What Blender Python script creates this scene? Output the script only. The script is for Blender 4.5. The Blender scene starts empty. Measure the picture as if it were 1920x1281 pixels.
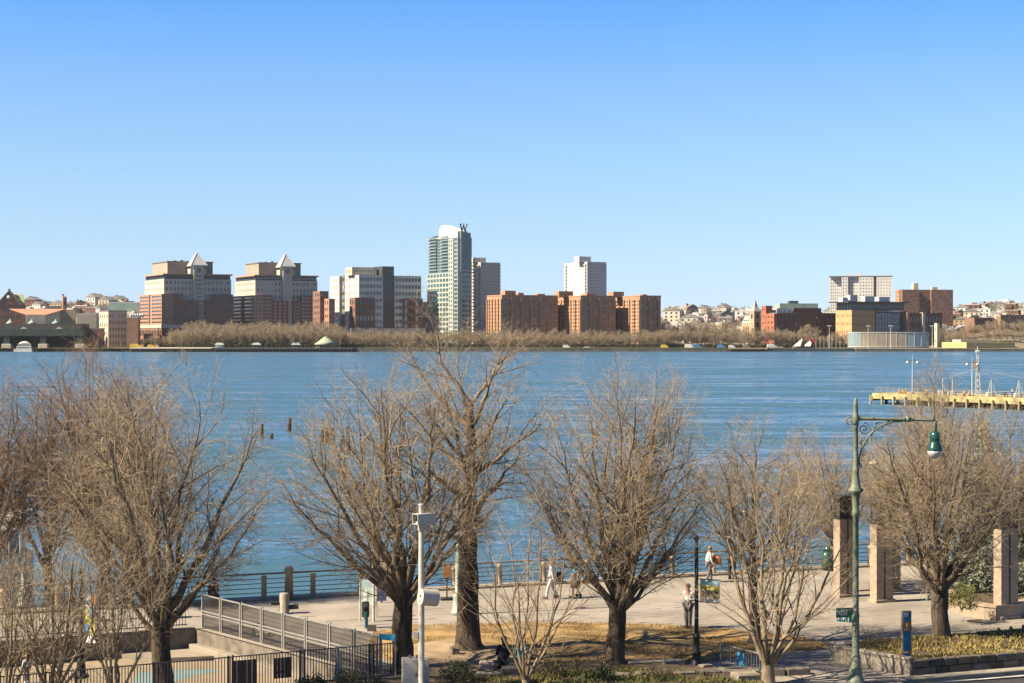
import bpy, bmesh, math, random
import numpy as np
from mathutils import Vector, Matrix

S = bpy.context.scene
COL = S.collection
R = math.radians
RNG = np.random.default_rng(7)
random.seed(7)

# ------------------------------------------------------------------ camera, sky, sun, exposure
FOC = 3340.0          # focal length in photo pixels (photo 1920 wide)
YH = 627.0            # horizon row in the photo
EYE = 11.6            # eye height above the promenade
WZ = -2.0             # river level
cam_d = bpy.data.cameras.new('camera')
cam = bpy.data.objects.new('camera', cam_d)
COL.objects.link(cam)
cam.location = (0, 0, EYE)
cam.rotation_euler = (R(90), 0, 0)
cam_d.sensor_width = 36
cam_d.lens = FOC / 1920 * 36
cam_d.shift_y = -(640.5 - YH) / 1920
cam_d.clip_start = 0.5
cam_d.clip_end = 20000
S.camera = cam

SUN_EL = 42.0
SUN_BEHIND = 17.0     # the sun stands to the left and this much behind the camera
sdir = Vector((-math.cos(R(SUN_BEHIND)) * math.cos(R(SUN_EL)), -math.sin(R(SUN_BEHIND)) * math.cos(R(SUN_EL)), math.sin(R(SUN_EL))))
world = bpy.data.worlds.new('World')
S.world = world
world.use_nodes = True
wn = world.node_tree.nodes
wl = world.node_tree.links
for n in list(wn):
    wn.remove(n)
wout = wn.new('ShaderNodeOutputWorld')
wbg = wn.new('ShaderNodeBackground')
sky = wn.new('ShaderNodeTexSky')
sky.sky_type = 'NISHITA'
sky.sun_disc = False
sky.sun_elevation = R(SUN_EL)
sky.sun_rotation = math.atan2(sdir.x, sdir.y)
sky.altitude = 0
sky.air_density = 1.0
sky.dust_density = 0.3
sky.ozone_density = 2.0
tc = wn.new('ShaderNodeTexCoord')
sep = wn.new('ShaderNodeSeparateXYZ')
ramp = wn.new('ShaderNodeValToRGB')
mul = wn.new('ShaderNodeMixRGB')
mul.blend_type = 'MULTIPLY'
mul.inputs[0].default_value = 1.0
wl.new(tc.outputs['Generated'], sep.inputs[0])
wl.new(sep.outputs['Z'], ramp.inputs[0])
els = ramp.color_ramp.elements
ramp.color_ramp.interpolation = 'LINEAR'
SKY_TINT = [(0.0, (0.388, 0.526, 0.863)), (0.0081, (0.358, 0.486, 0.807)), (0.0245, (0.335, 0.431, 0.688)), (0.0529, (0.335, 0.417, 0.589)), (0.0752, (0.342, 0.42, 0.559)), (0.0974, (0.34, 0.426, 0.553)), (0.1195, (0.33, 0.424, 0.561)), (0.1414, (0.309, 0.419, 0.577)), (0.1631, (0.261, 0.411, 0.598)), (0.1845, (0.212, 0.39, 0.619)), (0.27, (0.159, 0.293, 0.51)), (0.45, (0.153, 0.268, 0.421)), (1.0, (0.191, 0.268, 0.383))]
els[0].position = 0.0
els[0].color = (*SKY_TINT[0][1], 1)
els[1].position = 1.0
els[1].color = (*SKY_TINT[-1][1], 1)
for p_, c_ in SKY_TINT[1:-1]:
    e_ = els.new(p_)
    e_.color = (*c_, 1)
wl.new(sky.outputs[0], mul.inputs[1])
wl.new(ramp.outputs[0], mul.inputs[2])
wl.new(mul.outputs[0], wbg.inputs['Color'])
wbg.inputs['Strength'].default_value = 0.10
wl.new(wbg.outputs[0], wout.inputs['Surface'])

sun_d = bpy.data.lights.new('sun', 'SUN')
sun_d.energy = 5.0
sun_d.angle = R(0.53)
sun_d.color = (1.0, 0.86, 0.66)
sun = bpy.data.objects.new('sun', sun_d)
COL.objects.link(sun)
sun.rotation_euler = (-sdir).to_track_quat('-Z', 'Y').to_euler()
sun.location = (-60, -20, 60)

S.view_settings.view_transform = 'Standard'
S.view_settings.look = 'None'
S.view_settings.exposure = 1.6
S.view_settings.gamma = 1.0
S.cycles.max_bounces = 5
S.cycles.diffuse_bounces = 2
S.cycles.glossy_bounces = 3
S.cycles.transmission_bounces = 3
S.cycles.transparent_max_bounces = 6

# ------------------------------------------------------------------ placing helpers
def W(px, py, d):
    """photo pixel at distance d -> world point"""
    return Vector(((px - 960) * d / FOC, d, EYE - (py - YH) * d / FOC))

def G(px, py, z=0.0):
    """photo pixel on the level z -> world point"""
    d = FOC * (EYE - z) / (py - YH)
    return Vector(((px - 960) * d / FOC, d, z))

SHA = R(21.3)         # direction of the near shore
U = Vector((math.cos(SHA), math.sin(SHA), 0))
V = Vector((-math.sin(SHA), math.cos(SHA), 0))
def L(s, t, z=0.0):
    p = U * s + V * t
    return Vector((p.x, p.y, z))
def SOF(p):
    return p.x * U.x + p.y * U.y
def TOF(p):
    return p.x * V.x + p.y * V.y
SHORE = 76.7

# ------------------------------------------------------------------ materials
MATS = {}
ALB = 0.70            # all base colours below are given for exposure 1; this brings them to the exposure above
def mat(name, c, rough=0.8, c2=None, scale=1.0, bump=0.0, bscale=None, metal=0.0, stretch=None, spec=0.3, detail=4.0, lo=0.35, hi=0.65, bdist=0.02):
    if name in MATS:
        return MATS[name]
    m = bpy.data.materials.new(name)
    m.use_nodes = True
    nt = m.node_tree
    b = nt.nodes['Principled BSDF']
    b.inputs['Roughness'].default_value = rough
    b.inputs['Metallic'].default_value = metal
    b.inputs['Specular IOR Level'].default_value = spec
    if c2 is None:
        c2 = tuple(x * 0.78 for x in c)
    c = tuple(x * ALB for x in c)
    c2 = tuple(x * ALB for x in c2)
    t = nt.nodes.new('ShaderNodeTexCoord')
    mp = nt.nodes.new('ShaderNodeMapping')
    if stretch:
        mp.inputs['Scale'].default_value = stretch
    nt.links.new(t.outputs['Object'], mp.inputs[0])
    nz = nt.nodes.new('ShaderNodeTexNoise')
    nz.inputs['Scale'].default_value = scale
    nz.inputs['Detail'].default_value = detail
    nt.links.new(mp.outputs[0], nz.inputs['Vector'])
    rp = nt.nodes.new('ShaderNodeValToRGB')
    rp.color_ramp.elements[0].position = lo
    rp.color_ramp.elements[1].position = hi
    rp.color_ramp.elements[0].color = (*c2, 1)
    rp.color_ramp.elements[1].color = (*c, 1)
    nt.links.new(nz.outputs['Fac'], rp.inputs[0])
    nt.links.new(rp.outputs[0], b.inputs['Base Color'])
    if bump:
        n2 = nt.nodes.new('ShaderNodeTexNoise')
        n2.inputs['Scale'].default_value = bscale or scale * 4
        n2.inputs['Detail'].default_value = 3
        nt.links.new(mp.outputs[0], n2.inputs['Vector'])
        bp = nt.nodes.new('ShaderNodeBump')
        bp.inputs['Strength'].default_value = bump
        bp.inputs['Distance'].default_value = bdist
        nt.links.new(n2.outputs['Fac'], bp.inputs['Height'])
        nt.links.new(bp.outputs[0], b.inputs['Normal'])
    MATS[name] = m
    return m

# ------------------------------------------------------------------ object helpers
def props(o, label=None, cat=None, group=None, kind=None):
    if label: o['label'] = label
    if cat: o['category'] = cat
    if group: o['group'] = group
    if kind: o['kind'] = kind
    return o

def empty(name, loc, label, cat, rz=0.0, group=None):
    o = bpy.data.objects.new(name, None)
    o.empty_display_size = 0.3
    COL.objects.link(o)
    o.location = loc
    o.rotation_euler = (0, 0, rz)
    props(o, label, cat, group)
    return o

class MB:
    """collects simple shapes, links them as one mesh object"""
    def __init__(s):
        s.v = []
        s.f = []
        s.sm = []
    def add(s, vs, fs, smooth=False):
        k = len(s.v)
        s.v.extend([tuple(p) for p in vs])
        s.f.extend([tuple(i + k for i in f) for f in fs])
        s.sm.extend([smooth] * len(fs))
        return s
    def box(s, x0, x1, y0, y1, z0, z1, M=None):
        vs = [Vector((x, y, z)) for z in (z0, z1) for y in (y0, y1) for x in (x0, x1)]
        if M is not None:
            vs = [M @ p for p in vs]
        return s.add(vs, [(0, 2, 3, 1), (4, 5, 7, 6), (0, 1, 5, 4), (1, 3, 7, 5), (3, 2, 6, 7), (2, 0, 4, 6)])
    def bbox(s, x0, x1, y0, y1, z0, z1, b=0.02, M=None):
        """box with chamfered vertical and top edges"""
        b = min(b, (x1 - x0) / 3, (y1 - y0) / 3, (z1 - z0) / 2)
        def ring(i, z):
            return [(x0 + i, y0, z), (x1 - i, y0, z), (x1, y0 + i, z), (x1, y1 - i, z), (x1 - i, y1, z), (x0 + i, y1, z), (x0, y1 - i, z), (x0, y0 + i, z)]
        def ring2(z):
            i = b
            return [(x0 + 1.4 * i, y0 + i, z), (x1 - 1.4 * i, y0 + i, z), (x1 - i, y0 + 1.4 * i, z), (x1 - i, y1 - 1.4 * i, z), (x1 - 1.4 * i, y1 - i, z), (x0 + 1.4 * i, y1 - i, z), (x0 + i, y1 - 1.4 * i, z), (x0 + i, y0 + 1.4 * i, z)]
        vs = [Vector(p) for p in ring(b, z0) + ring(b, z1 - b) + ring2(z1)]
        if M is not None:
            vs = [M @ p for p in vs]
        fs = []
        for k in (0, 8):
            for i in range(8):
                j = (i + 1) % 8
                fs.append((k + i, k + j, k + 8 + j, k + 8 + i))
        fs.append(tuple(range(16, 24)))
        fs.append(tuple(range(7, -1, -1)))
        return s.add(vs, fs)
    def tube(s, pts, rad, n=8, caps=True, smooth=True):
        pts = [Vector(p) for p in pts]
        if not isinstance(rad, (list, tuple)):
            rad = [rad] * len(pts)
        vs = []
        fs = []
        ref = None
        for i, p in enumerate(pts):
            t = (pts[min(i + 1, len(pts) - 1)] - pts[max(i - 1, 0)])
            if t.length < 1e-9:
                t = Vector((0, 0, 1))
            t.normalize()
            if ref is None:
                ref = Vector((1, 0, 0)) if abs(t.x) < 0.8 else Vector((0, 1, 0))
            a = ref - t * ref.dot(t)
            if a.length < 1e-6:
                a = t.orthogonal()
            a.normalize()
            ref = a
            b = t.cross(a)
            for k in range(n):
                w = 2 * math.pi * k / n
                vs.append(p + (a * math.cos(w) + b * math.sin(w)) * rad[i])
        for i in range(len(pts) - 1):
            for k in range(n):
                j = (k + 1) % n
                fs.append((i * n + k, i * n + j, (i + 1) * n + j, (i + 1) * n + k))
        s.add(vs, fs, smooth)
        if caps:
            m = (len(pts) - 1) * n
            s.add(vs[:n], [tuple(range(n - 1, -1, -1))])
            s.add(vs[m:m + n], [tuple(range(n))])
        return s
    def lathe(s, prof, n=16, c=(0, 0, 0), smooth=True, M=None, a0=0.0, a1=2 * math.pi):
        """prof: list of (r, z)"""
        c = Vector(c)
        vs = []
        fs = []
        full = abs(a1 - a0 - 2 * math.pi) < 1e-6
        nn = n if full else n + 1
        for r, z in prof:
            for k in range(nn):
                w = a0 + (a1 - a0) * k / n
                vs.append(c + Vector((r * math.cos(w), r * math.sin(w), z)))
        if M is not None:
            vs = [M @ p for p in vs]
        for i in range(len(prof) - 1):
            for k in range(n):
                j = (k + 1) % nn if full else k + 1
                fs.append((i * nn + k, i * nn + j, (i + 1) * nn + j, (i + 1) * nn + k))
        if full and prof[0][0] > 1e-4:
            fs.append(tuple(range(n - 1, -1, -1)))
        if full and prof[-1][0] > 1e-4:
            m = (len(prof) - 1) * n
            fs.append(tuple(range(m, m + n)))
        return s.add(vs, fs, smooth)
    def prism(s, poly, z0, z1, M=None):
        """poly: list of (x, y) counter-clockwise"""
        n = len(poly)
        vs = [Vector((p[0], p[1], z0)) for p in poly] + [Vector((p[0], p[1], z1)) for p in poly]
        if M is not None:
            vs = [M @ p for p in vs]
        fs = [tuple(range(n - 1, -1, -1)), tuple(range(n, 2 * n))]
        fs += [(i, (i + 1) % n, n + (i + 1) % n, n + i) for i in range(n)]
        return s.add(vs, fs)
    def bar(s, p, q, w, h, up=(0, 0, 1)):
        """rectangular bar from p to q, w across, h along up"""
        p = Vector(p); q = Vector(q)
        t = (q - p).normalized()
        up = Vector(up)
        a = t.cross(up)
        if a.length < 1e-6:
            a = t.orthogonal()
        a.normalize()
        b = a.cross(t).normalized()
        vs = [e + a * (w / 2 * i) + b * (h / 2 * j) for e in (p, q) for i, j in ((-1, -1), (1, -1), (1, 1), (-1, 1))]
        return s.add(vs, [(0, 1, 2, 3), (7, 6, 5, 4), (0, 4, 5, 1), (1, 5, 6, 2), (2, 6, 7, 3), (3, 7, 4, 0)])
    def mesh(s, name):
        me = bpy.data.meshes.new(name)
        me.from_pydata(s.v, [], s.f)
        if any(s.sm):
            me.polygons.foreach_set('use_smooth', s.sm)
        me.update()
        return me
    def build(s, name, m, parent=None, loc=None, rz=0.0):
        me = s.mesh(name)
        me.materials.append(m)
        return link(name, me, parent, loc, rz)

def link(name, me, parent=None, loc=None, rz=0.0):
    o = bpy.data.objects.new(name, me)
    COL.objects.link(o)
    if loc is not None:
        o.location = loc
    o.rotation_euler = (0, 0, rz)
    if parent is not None:
        o.parent = parent
    return o

KIDS = {}
def dup(root, loc, rz=None, scale=None, label=None):
    """copy of a thing with copies of its parts and sub-parts (mesh data shared)"""
    r = root.copy()
    COL.objects.link(r)
    r.location = loc
    if rz is not None:
        r.rotation_euler = (0, 0, rz)
    if scale is not None:
        r.scale = scale
    if label:
        r['label'] = label
    key = root.name
    if key not in KIDS:
        KIDS[key] = [(c, list(c.children)) for c in root.children]
    for c, gs in KIDS[key]:
        d = c.copy()
        COL.objects.link(d)
        d.parent = r
        for g in gs:
            e = g.copy()
            COL.objects.link(e)
            e.parent = d
    return r

def poly_sheet(name, pts, z, m, kind='structure'):
    """flat sheet from world points"""
    me = bpy.data.meshes.new(name)
    me.from_pydata([(p[0], p[1], z) for p in pts], [], [tuple(range(len(pts)))])
    me.materials.append(m)
    o = link(name, me)
    if kind:
        o['kind'] = kind
    return o

def np_mesh(name, verts, quads=None, tris=None, smooth=False):
    me = bpy.data.meshes.new(name)
    verts = np.asarray(verts, dtype=np.float32)
    nq = 0 if quads is None else len(quads)
    nt_ = 0 if tris is None else len(tris)
    me.vertices.add(len(verts))
    me.vertices.foreach_set('co', verts.ravel())
    loops = []
    starts = []
    if nq:
        loops.append(np.asarray(quads, dtype=np.int32).ravel())
        starts.append(np.arange(nq, dtype=np.int32) * 4)
    if nt_:
        loops.append(np.asarray(tris, dtype=np.int32).ravel())
        starts.append(nq * 4 + np.arange(nt_, dtype=np.int32) * 3)
    lp = np.concatenate(loops)
    me.loops.add(len(lp))
    me.loops.foreach_set('vertex_index', lp)
    me.polygons.add(nq + nt_)
    me.polygons.foreach_set('loop_start', np.concatenate(starts))
    me.polygons.foreach_set('use_smooth', np.full(nq + nt_, bool(smooth)))
    me.update(calc_edges=True)
    return me
# ------------------------------------------------------------------ water
RIP = (0.60, 1.6, 0.80, 0.04, -0.42)
def water_material():
    m = bpy.data.materials.new('river_water')
    m.use_nodes = True
    nt = m.node_tree
    b = nt.nodes['Principled BSDF']
    b.inputs['Base Color'].default_value = (0.046, 0.100, 0.142, 1)
    b.inputs['Roughness'].default_value = 0.12
    b.inputs['IOR'].default_value = 1.33
    t = nt.nodes.new('ShaderNodeTexCoord')
    def noise(sc, st, det, rough=0.5, out='Color'):
        mp = nt.nodes.new('ShaderNodeMapping')
        mp.inputs['Scale'].default_value = st
        mp.inputs['Rotation'].default_value = (0, 0, R(-8))
        nt.links.new(t.outputs['Object'], mp.inputs[0])
        n = nt.nodes.new('ShaderNodeTexNoise')
        n.inputs['Scale'].default_value = sc
        n.inputs['Detail'].default_value = det
        n.inputs['Roughness'].default_value = rough
        nt.links.new(mp.outputs[0], n.inputs['Vector'])
        return n.outputs[out]
    def vm(op, a, bb=None):
        n = nt.nodes.new('ShaderNodeVectorMath')
        n.operation = op
        for i, x in enumerate((a, bb)):
            if x is None:
                continue
            if isinstance(x, tuple):
                n.inputs[i].default_value = x
            else:
                nt.links.new(x, n.inputs[i])
        return n.outputs[0]
    def scaled(v, k):
        n = nt.nodes.new('ShaderNodeVectorMath')
        n.operation = 'SCALE'
        nt.links.new(v, n.inputs[0])
        if isinstance(k, float):
            n.inputs['Scale'].default_value = k
        else:
            nt.links.new(k, n.inputs['Scale'])
        return n.outputs[0]
    # wave slopes: ripples, chop and long wind patches (slope vectors, so far water stays rough too)
    half = (0.5, 0.5, 0.5)
    ripple = vm('SUBTRACT', noise(1.6, (0.35, 1.0, 1.0), 4, 0.6), half)
    chop = vm('SUBTRACT', noise(0.22, (0.28, 1.0, 1.0), 3), half)
    patch = noise(0.010, (0.22, 1.0, 1.0), 4, 0.6, 'Fac')
    pr = nt.nodes.new('ShaderNodeMapRange')
    pr.inputs['From Min'].default_value = 0.35
    pr.inputs['From Max'].default_value = 0.68
    pr.inputs['To Min'].default_value = RIP[0]
    pr.inputs['To Max'].default_value = RIP[1]
    nt.links.new(patch, pr.inputs['Value'])
    sl = vm('ADD', scaled(ripple, pr.outputs[0]), scaled(chop, RIP[2]))
    sl = vm('MULTIPLY', sl, (0.7, 1.0, 0.0))
    # resolved wave faces: long crests leaning towards or away from the shore
    crest = noise(0.075, (0.16, 1.0, 1.0), 5, 0.65, 'Fac')
    cr = nt.nodes.new('ShaderNodeMapRange')
    cr.inputs['From Min'].default_value = 0.36
    cr.inputs['From Max'].default_value = 0.64
    cr.inputs['To Min'].default_value = RIP[4]
    cr.inputs['To Max'].default_value = RIP[3]
    nt.links.new(crest, cr.inputs['Value'])
    cx = nt.nodes.new('ShaderNodeCombineXYZ')
    cx.inputs['Z'].default_value = 1.0
    nt.links.new(cr.outputs[0], cx.inputs['Y'])
    sl = vm('ADD', sl, cx.outputs[0])
    nv = vm('NORMALIZE', sl)
    nt.links.new(nv, b.inputs['Normal'])
    return m

def grid_sheet(name, x0, x1, y0, y1, nx, ny, z, m):
    xs = np.linspace(x0, x1, nx + 1)
    ys = np.linspace(y0, y1, ny + 1)
    X, Y = np.meshgrid(xs, ys)
    Z = z(X, Y) if callable(z) else np.full_like(X, z)
    v = np.stack([X.ravel(), Y.ravel(), Z.ravel()], 1)
    i = np.arange(nx * ny)
    r, c = i // nx, i % nx
    a = r * (nx + 1) + c
    q = np.stack([a, a + 1, a + nx + 2, a + nx + 1], 1)
    me = np_mesh(name, v, quads=q, smooth=True)
    me.materials.append(m)
    return link(name, me)

o = grid_sheet('river', -1600, 1800, 20, 1560, 8, 8, WZ, water_material())
props(o, kind='structure')

# ------------------------------------------------------------------ near ground
M_CONC = mat('pale_concrete', (0.34, 0.29, 0.22), 0.85, (0.26, 0.22, 0.165), 0.8, 0.3, 12)
M_PAVE = mat('grey_paving', (0.365, 0.316, 0.25), 0.85, (0.275, 0.24, 0.19), 0.45, 0.4, 10)
M_PAVER = mat('hexagon_asphalt_paver', (0.355, 0.31, 0.248), 0.85, (0.25, 0.218, 0.174), 0.35, 0.5, 14, detail=6)
M_JOINT = mat('paving_bed', (0.20, 0.18, 0.15), 0.95, (0.15, 0.13, 0.11), 2.0)
M_GRAN = mat('tan_granite', (0.42, 0.34, 0.24), 0.7, (0.34, 0.27, 0.19), 6.0, 0.2, 30)
M_PINK = mat('pink_granite', (0.44, 0.335, 0.24), 0.6, (0.33, 0.25, 0.175), 5.0, 0.15, 30)
M_DARKSTONE = mat('weathered_stone', (0.24, 0.20, 0.155), 0.85, (0.13, 0.11, 0.085), 2.2, 0.6, 9)
M_ASPH = mat('asphalt', (0.060, 0.056, 0.052), 0.9, (0.045, 0.042, 0.04), 3.0, 0.4, 40)
M_LAWN = mat('dormant_lawn', (0.40, 0.26, 0.10), 0.95, (0.17, 0.115, 0.045), 0.9, 0.9, 9, detail=10, lo=0.36, hi=0.62)
M_DIRT = mat('sandy_dirt', (0.40, 0.29, 0.17), 0.95, (0.29, 0.205, 0.115), 1.1, 0.6, 8)
M_WHITEP = mat('white_road_paint', (0.75, 0.73, 0.68), 0.7, (0.62, 0.60, 0.56), 3.0)
M_MULCH = mat('planting_soil', (0.12, 0.085, 0.05), 0.95, (0.07, 0.05, 0.03), 2.0, 0.8, 9)

PIT = [L(-42, 57.9), L(-42, 69.7), Vector((-19.2, 66.9, 0)), Vector((-12.45, 70.1, 0)), Vector((-4.6, 60.6, 0)), L(18.2, 57.9)]
# the river bank: one sheet with the sunken playground cut out
bm = bmesh.new()
outer = [L(-140, SHORE), L(140, SHORE), L(140, 50.9), L(-140, 50.9)]
pit2 = [Vector((-28.0, 62.8, 0)), Vector((-12.45, 70.1, 0)), Vector((-4.4, 60.0, 0)), L(17.4, 57.6), L(-10, 57.6)]
def quad_strip(name, polys, z, m):
    mb = MB()
    for p in polys:
        mb.add([Vector((q[0], q[1], z)) for q in p], [tuple(range(len(p)))])
    o = mb.build(name, m)
    o['kind'] = 'structure'
    return o
pA = Vector((-12.45, 70.1, 0)); pB = Vector((-4.4, 60.0, 0))
pD = L(SOF(pB) - 0.0, 57.6)                        # front right corner of the pit
backdir = (Vector((-12.45, 70.1, 0)) - Vector((-19.2, 66.9, 0))).normalized()
pE = pA - backdir * 40                              # far left on the back wall line
pF = L(SOF(pE), 57.6)
quad_strip('promenade', [
    [pE, L(-140, TOF(pE)), L(-140, SHORE), L(SOF(pA), SHORE), pA],
    [pA, L(SOF(pA), SHORE), L(140, SHORE), L(140, TOF(pB)), pB],
    [pB, L(140, TOF(pB)), L(140, 50.9), L(SOF(pB), 50.9), pD],
    [pD, L(SOF(pB), 50.9), L(SOF(pE), 50.9), pF],
    [pF, L(SOF(pE), 50.9), L(-140, 50.9), L(-140, TOF(pE)), pE],
], 0.0, M_PAVE)
PITZ = -0.9
quad_strip('playground_floor', [[pE, pF, pD, pB, pA]], PITZ, mat('playground_paving', (0.34, 0.27, 0.18), 0.85, (0.27, 0.21, 0.14), 0.7, 0.3, 10))
# blue painted splash area on the playground floor
mb = MB()
pts = [G(245, 1290, PITZ), G(258, 1262, PITZ), G(330, 1256, PITZ), G(395, 1255, PITZ), G(418, 1258, PITZ), G(360, 1268, PITZ), G(300, 1290, PITZ)]
mb.add([Vector((p.x, p.y, PITZ + 0.004)) for p in pts], [tuple(range(len(pts)))[::-1]])
props(mb.build('splash_pad', mat('pale_blue_paint', (0.19, 0.30, 0.30), 0.6, (0.26, 0.31, 0.28), 1.2)), kind='structure')
poly_sheet('street', [L(-200, 50.9), L(200, 50.9), L(200, 8), L(-200, 8)], -0.12, M_ASPH)
poly_sheet('near_pavement', [L(-200, 8), L(200, 8), L(200, -40), L(-200, -40)], 0.0, M_CONC)
o = MB().add([L(-60, 50.55, -0.116), L(90, 50.55, -0.116), L(90, 50.68, -0.116), L(-60, 50.68, -0.116)], [(0, 1, 2, 3)]).build('lane_line', M_WHITEP)
o['kind'] = 'structure'
# kerb of granite blocks
kerb = empty('street_kerb', L(0, 50.9, -0.12), 'long granite kerb between the pavement and the dark street', 'kerb')
kerb['kind'] = 'structure'
kerb_me = None
for i in range(16):
    s0 = 14 + i * 2.0
    M = Matrix.Translation(L(s0, 50.95) - L(0, 50.9)) @ Matrix.Rotation(SHA, 4, 'Z')
    if kerb_me is None:
        kerb_me = MB().bbox(0.006, 1.994, -0.07, 0.08, -0.1, 0.135, 0.015).mesh('kerb_stone')
        kerb_me.materials.append(M_CONC)
    k = link('kerb_stone', kerb_me, kerb)
    k.matrix_local = M
# lawn and dirt
def blob(name, pxs, z, m):
    return poly_sheet(name, [G(px, py) for px, py in pxs], z, m)
lawn_px = [(700, 1186), (745, 1178), (810, 1174), (880, 1171), (940, 1169), (1010, 1168), (1130, 1170), (1230, 1172), (1290, 1177), (1360, 1181), (1440, 1188), (1540, 1203), (1556, 1210), (1548, 1216), (1450, 1226), (1350, 1238), (1270, 1248), (1200, 1262), (1080, 1266), (950, 1262), (860, 1262), (760, 1250), (690, 1225)]
def lawn_mesh():
    bm = bmesh.new()
    vs = [bm.verts.new(G(px, py) + Vector((0, 0, 0.02))) for px, py in lawn_px]
    bm.faces.new(vs)
    bmesh.ops.triangulate(bm, faces=bm.faces[:])
    bmesh.ops.subdivide_edges(bm, edges=bm.edges[:], cuts=4, use_grid_fill=True)
    edge = {v for e in bm.edges if e.is_boundary for v in e.verts}
    for v in bm.verts:
        if v not in edge:
            v.co.z += 0.05 + 0.05 * math.sin(v.co.x * 1.7 + v.co.y) + random.uniform(0, 0.03)
    for f in bm.faces:
        f.smooth = True
    me = bpy.data.meshes.new('lawn')
    bm.to_mesh(me)
    bm.free()
    me.materials.append(M_LAWN)
    return me
o = link('lawn', lawn_mesh())
o['kind'] = 'structure'
# dry grass blades over the lawn
def inside(poly, X, Y):
    res = np.zeros(len(X), bool)
    n = len(poly)
    for i in range(n):
        x1, y1 = poly[i][0], poly[i][1]
        x2, y2 = poly[(i + 1) % n][0], poly[(i + 1) % n][1]
        c = ((y1 > Y) != (y2 > Y)) & (X < (x2 - x1) * (Y - y1) / (y2 - y1 + 1e-12) + x1)
        res ^= c
    return res
def blades(name, poly, n, h, w, m, z=0.03, seed=1, clump=0.0):
    r = np.random.default_rng(seed)
    P = np.array([[p[0], p[1]] for p in poly])
    lo, hi = P.min(0), P.max(0)
    X = r.uniform(lo[0], hi[0], n * 2)
    Y = r.uniform(lo[1], hi[1], n * 2)
    k = inside(P, X, Y)
    if clump:
        k &= (np.sin(X * 3.1 + np.sin(Y * 2.3) * 2) + np.sin(Y * 4.3 + X) + r.uniform(-1, 1, len(X))) > clump
    X, Y = X[k][:n], Y[k][:n]
    n = len(X)
    a = r.uniform(0, 2 * np.pi, n)
    hh = h * r.uniform(0.5, 1.3, n)
    ww = w * r.uniform(0.6, 1.4, n)
    lean = r.normal(0, 0.5, (n, 2)) * hh[:, None]
    v = np.empty((n, 3, 3), np.float32)
    v[:, 0] = np.stack([X - np.cos(a) * ww, Y - np.sin(a) * ww, np.full(n, z)], 1)
    v[:, 1] = np.stack([X + np.cos(a) * ww, Y + np.sin(a) * ww, np.full(n, z)], 1)
    v[:, 2] = np.stack([X + lean[:, 0], Y + lean[:, 1], z + hh], 1)
    me = np_mesh(name, v.reshape(-1, 3), tris=np.arange(n * 3).reshape(-1, 3))
    me.materials.append(m)
    o = link(name, me)
    o['kind'] = 'stuff'
    return o
M_DRY = mat('dry_grass_blade', (0.38, 0.25, 0.09), 0.9, (0.24, 0.155, 0.05), 0.6)
blades('dry_grass', [G(px, py) for px, py in lawn_px], 26000, 0.07, 0.012, M_DRY, z=0.05, seed=3, clump=-0.4)
# bare sandy patch under the trees
blob('sandy_patch', [(748, 1222), (790, 1212), (850, 1206), (880, 1212), (930, 1222), (980, 1226), (1000, 1240), (960, 1262), (860, 1275), (760, 1275), (735, 1250)], 0.145, M_DIRT)
blob('front_path', [(1310, 1244), (1420, 1233), (1556, 1218), (1580, 1240), (1620, 1281), (1640, 1300), (1440, 1300), (1425, 1281), (1360, 1262)], 0.004, M_PAVER)
blob('planting_bed', [(1000, 1256), (1100, 1250), (1270, 1254), (1330, 1256), (1425, 1276), (1440, 1310), (560, 1310), (560, 1285), (760, 1279), (870, 1272)], 0.15, M_MULCH)

# pavers of the plaza, long flat blocks with open joints, only where they show
def pavers(name, poly_px, bw, bd, m, z=0.0, skip=None, seed=5):
    r = np.random.default_rng(seed)
    poly = [G(px, py) for px, py in poly_px]
    P = np.array([[SOF(p), TOF(p)] for p in poly])
    lo, hi = P.min(0), P.max(0)
    ss, tt = [], []
    row = 0
    t = lo[1]
    while t < hi[1]:
        s = lo[0] + (row % 2) * bw / 2
        while s < hi[0]:
            ss.append(s); tt.append(t)
            s += bw
        t += bd
        row += 1
    s = np.array(ss); t = np.array(tt)
    k = inside(P, s + bw / 2, t + bd / 2)
    s, t = s[k], t[k]
    n = len(s)
    g = 0.012
    zz = z + 0.014 + r.uniform(-0.003, 0.003, n)
    tilt = r.normal(0, 0.002, (n, 2))
    cs = [(g, g), (bw - g, g), (bw - g, bd - g), (g, bd - g)]
    v = np.empty((n, 8, 3), np.float32)
    for i, (a, b) in enumerate(cs):
        for lay in (0, 1):
            S_, T_ = s + a, t + b
            v[:, i + 4 * lay, 0] = U.x * S_ + V.x * T_
            v[:, i + 4 * lay, 1] = U.y * S_ + V.y * T_
            v[:, i + 4 * lay, 2] = (z - 0.01) if lay == 0 else zz + tilt[:, 0] * (a / bw - 0.5) * 2 + tilt[:, 1] * (b / bd - 0.5) * 2
    base = (np.arange(n) * 8)[:, None]
    q = np.concatenate([base + np.array([c]) for c in ([4, 5, 6, 7], [0, 1, 5, 4], [1, 2, 6, 5], [2, 3, 7, 6], [3, 0, 4, 7])])
    me = np_mesh(name, v.reshape(-1, 3), quads=q)
    me.materials.append(m)
    o = link(name, me)
    o['kind'] = 'stuff'
    return o
pavers('paver', [(1180, 1130), (1420, 1118), (1560, 1108), (1935, 1110), (1960, 1215), (1700, 1205), (1560, 1203), (1440, 1186), (1290, 1174), (1180, 1168)], 0.62, 0.62, M_PAVER)
pavers('promenade_slab', [(440, 1128), (700, 1117), (1185, 1094), (1185, 1166), (1010, 1164), (880, 1168), (745, 1174), (690, 1182), (560, 1157)], 1.5, 1.5, M_PAVE, seed=8)
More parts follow.
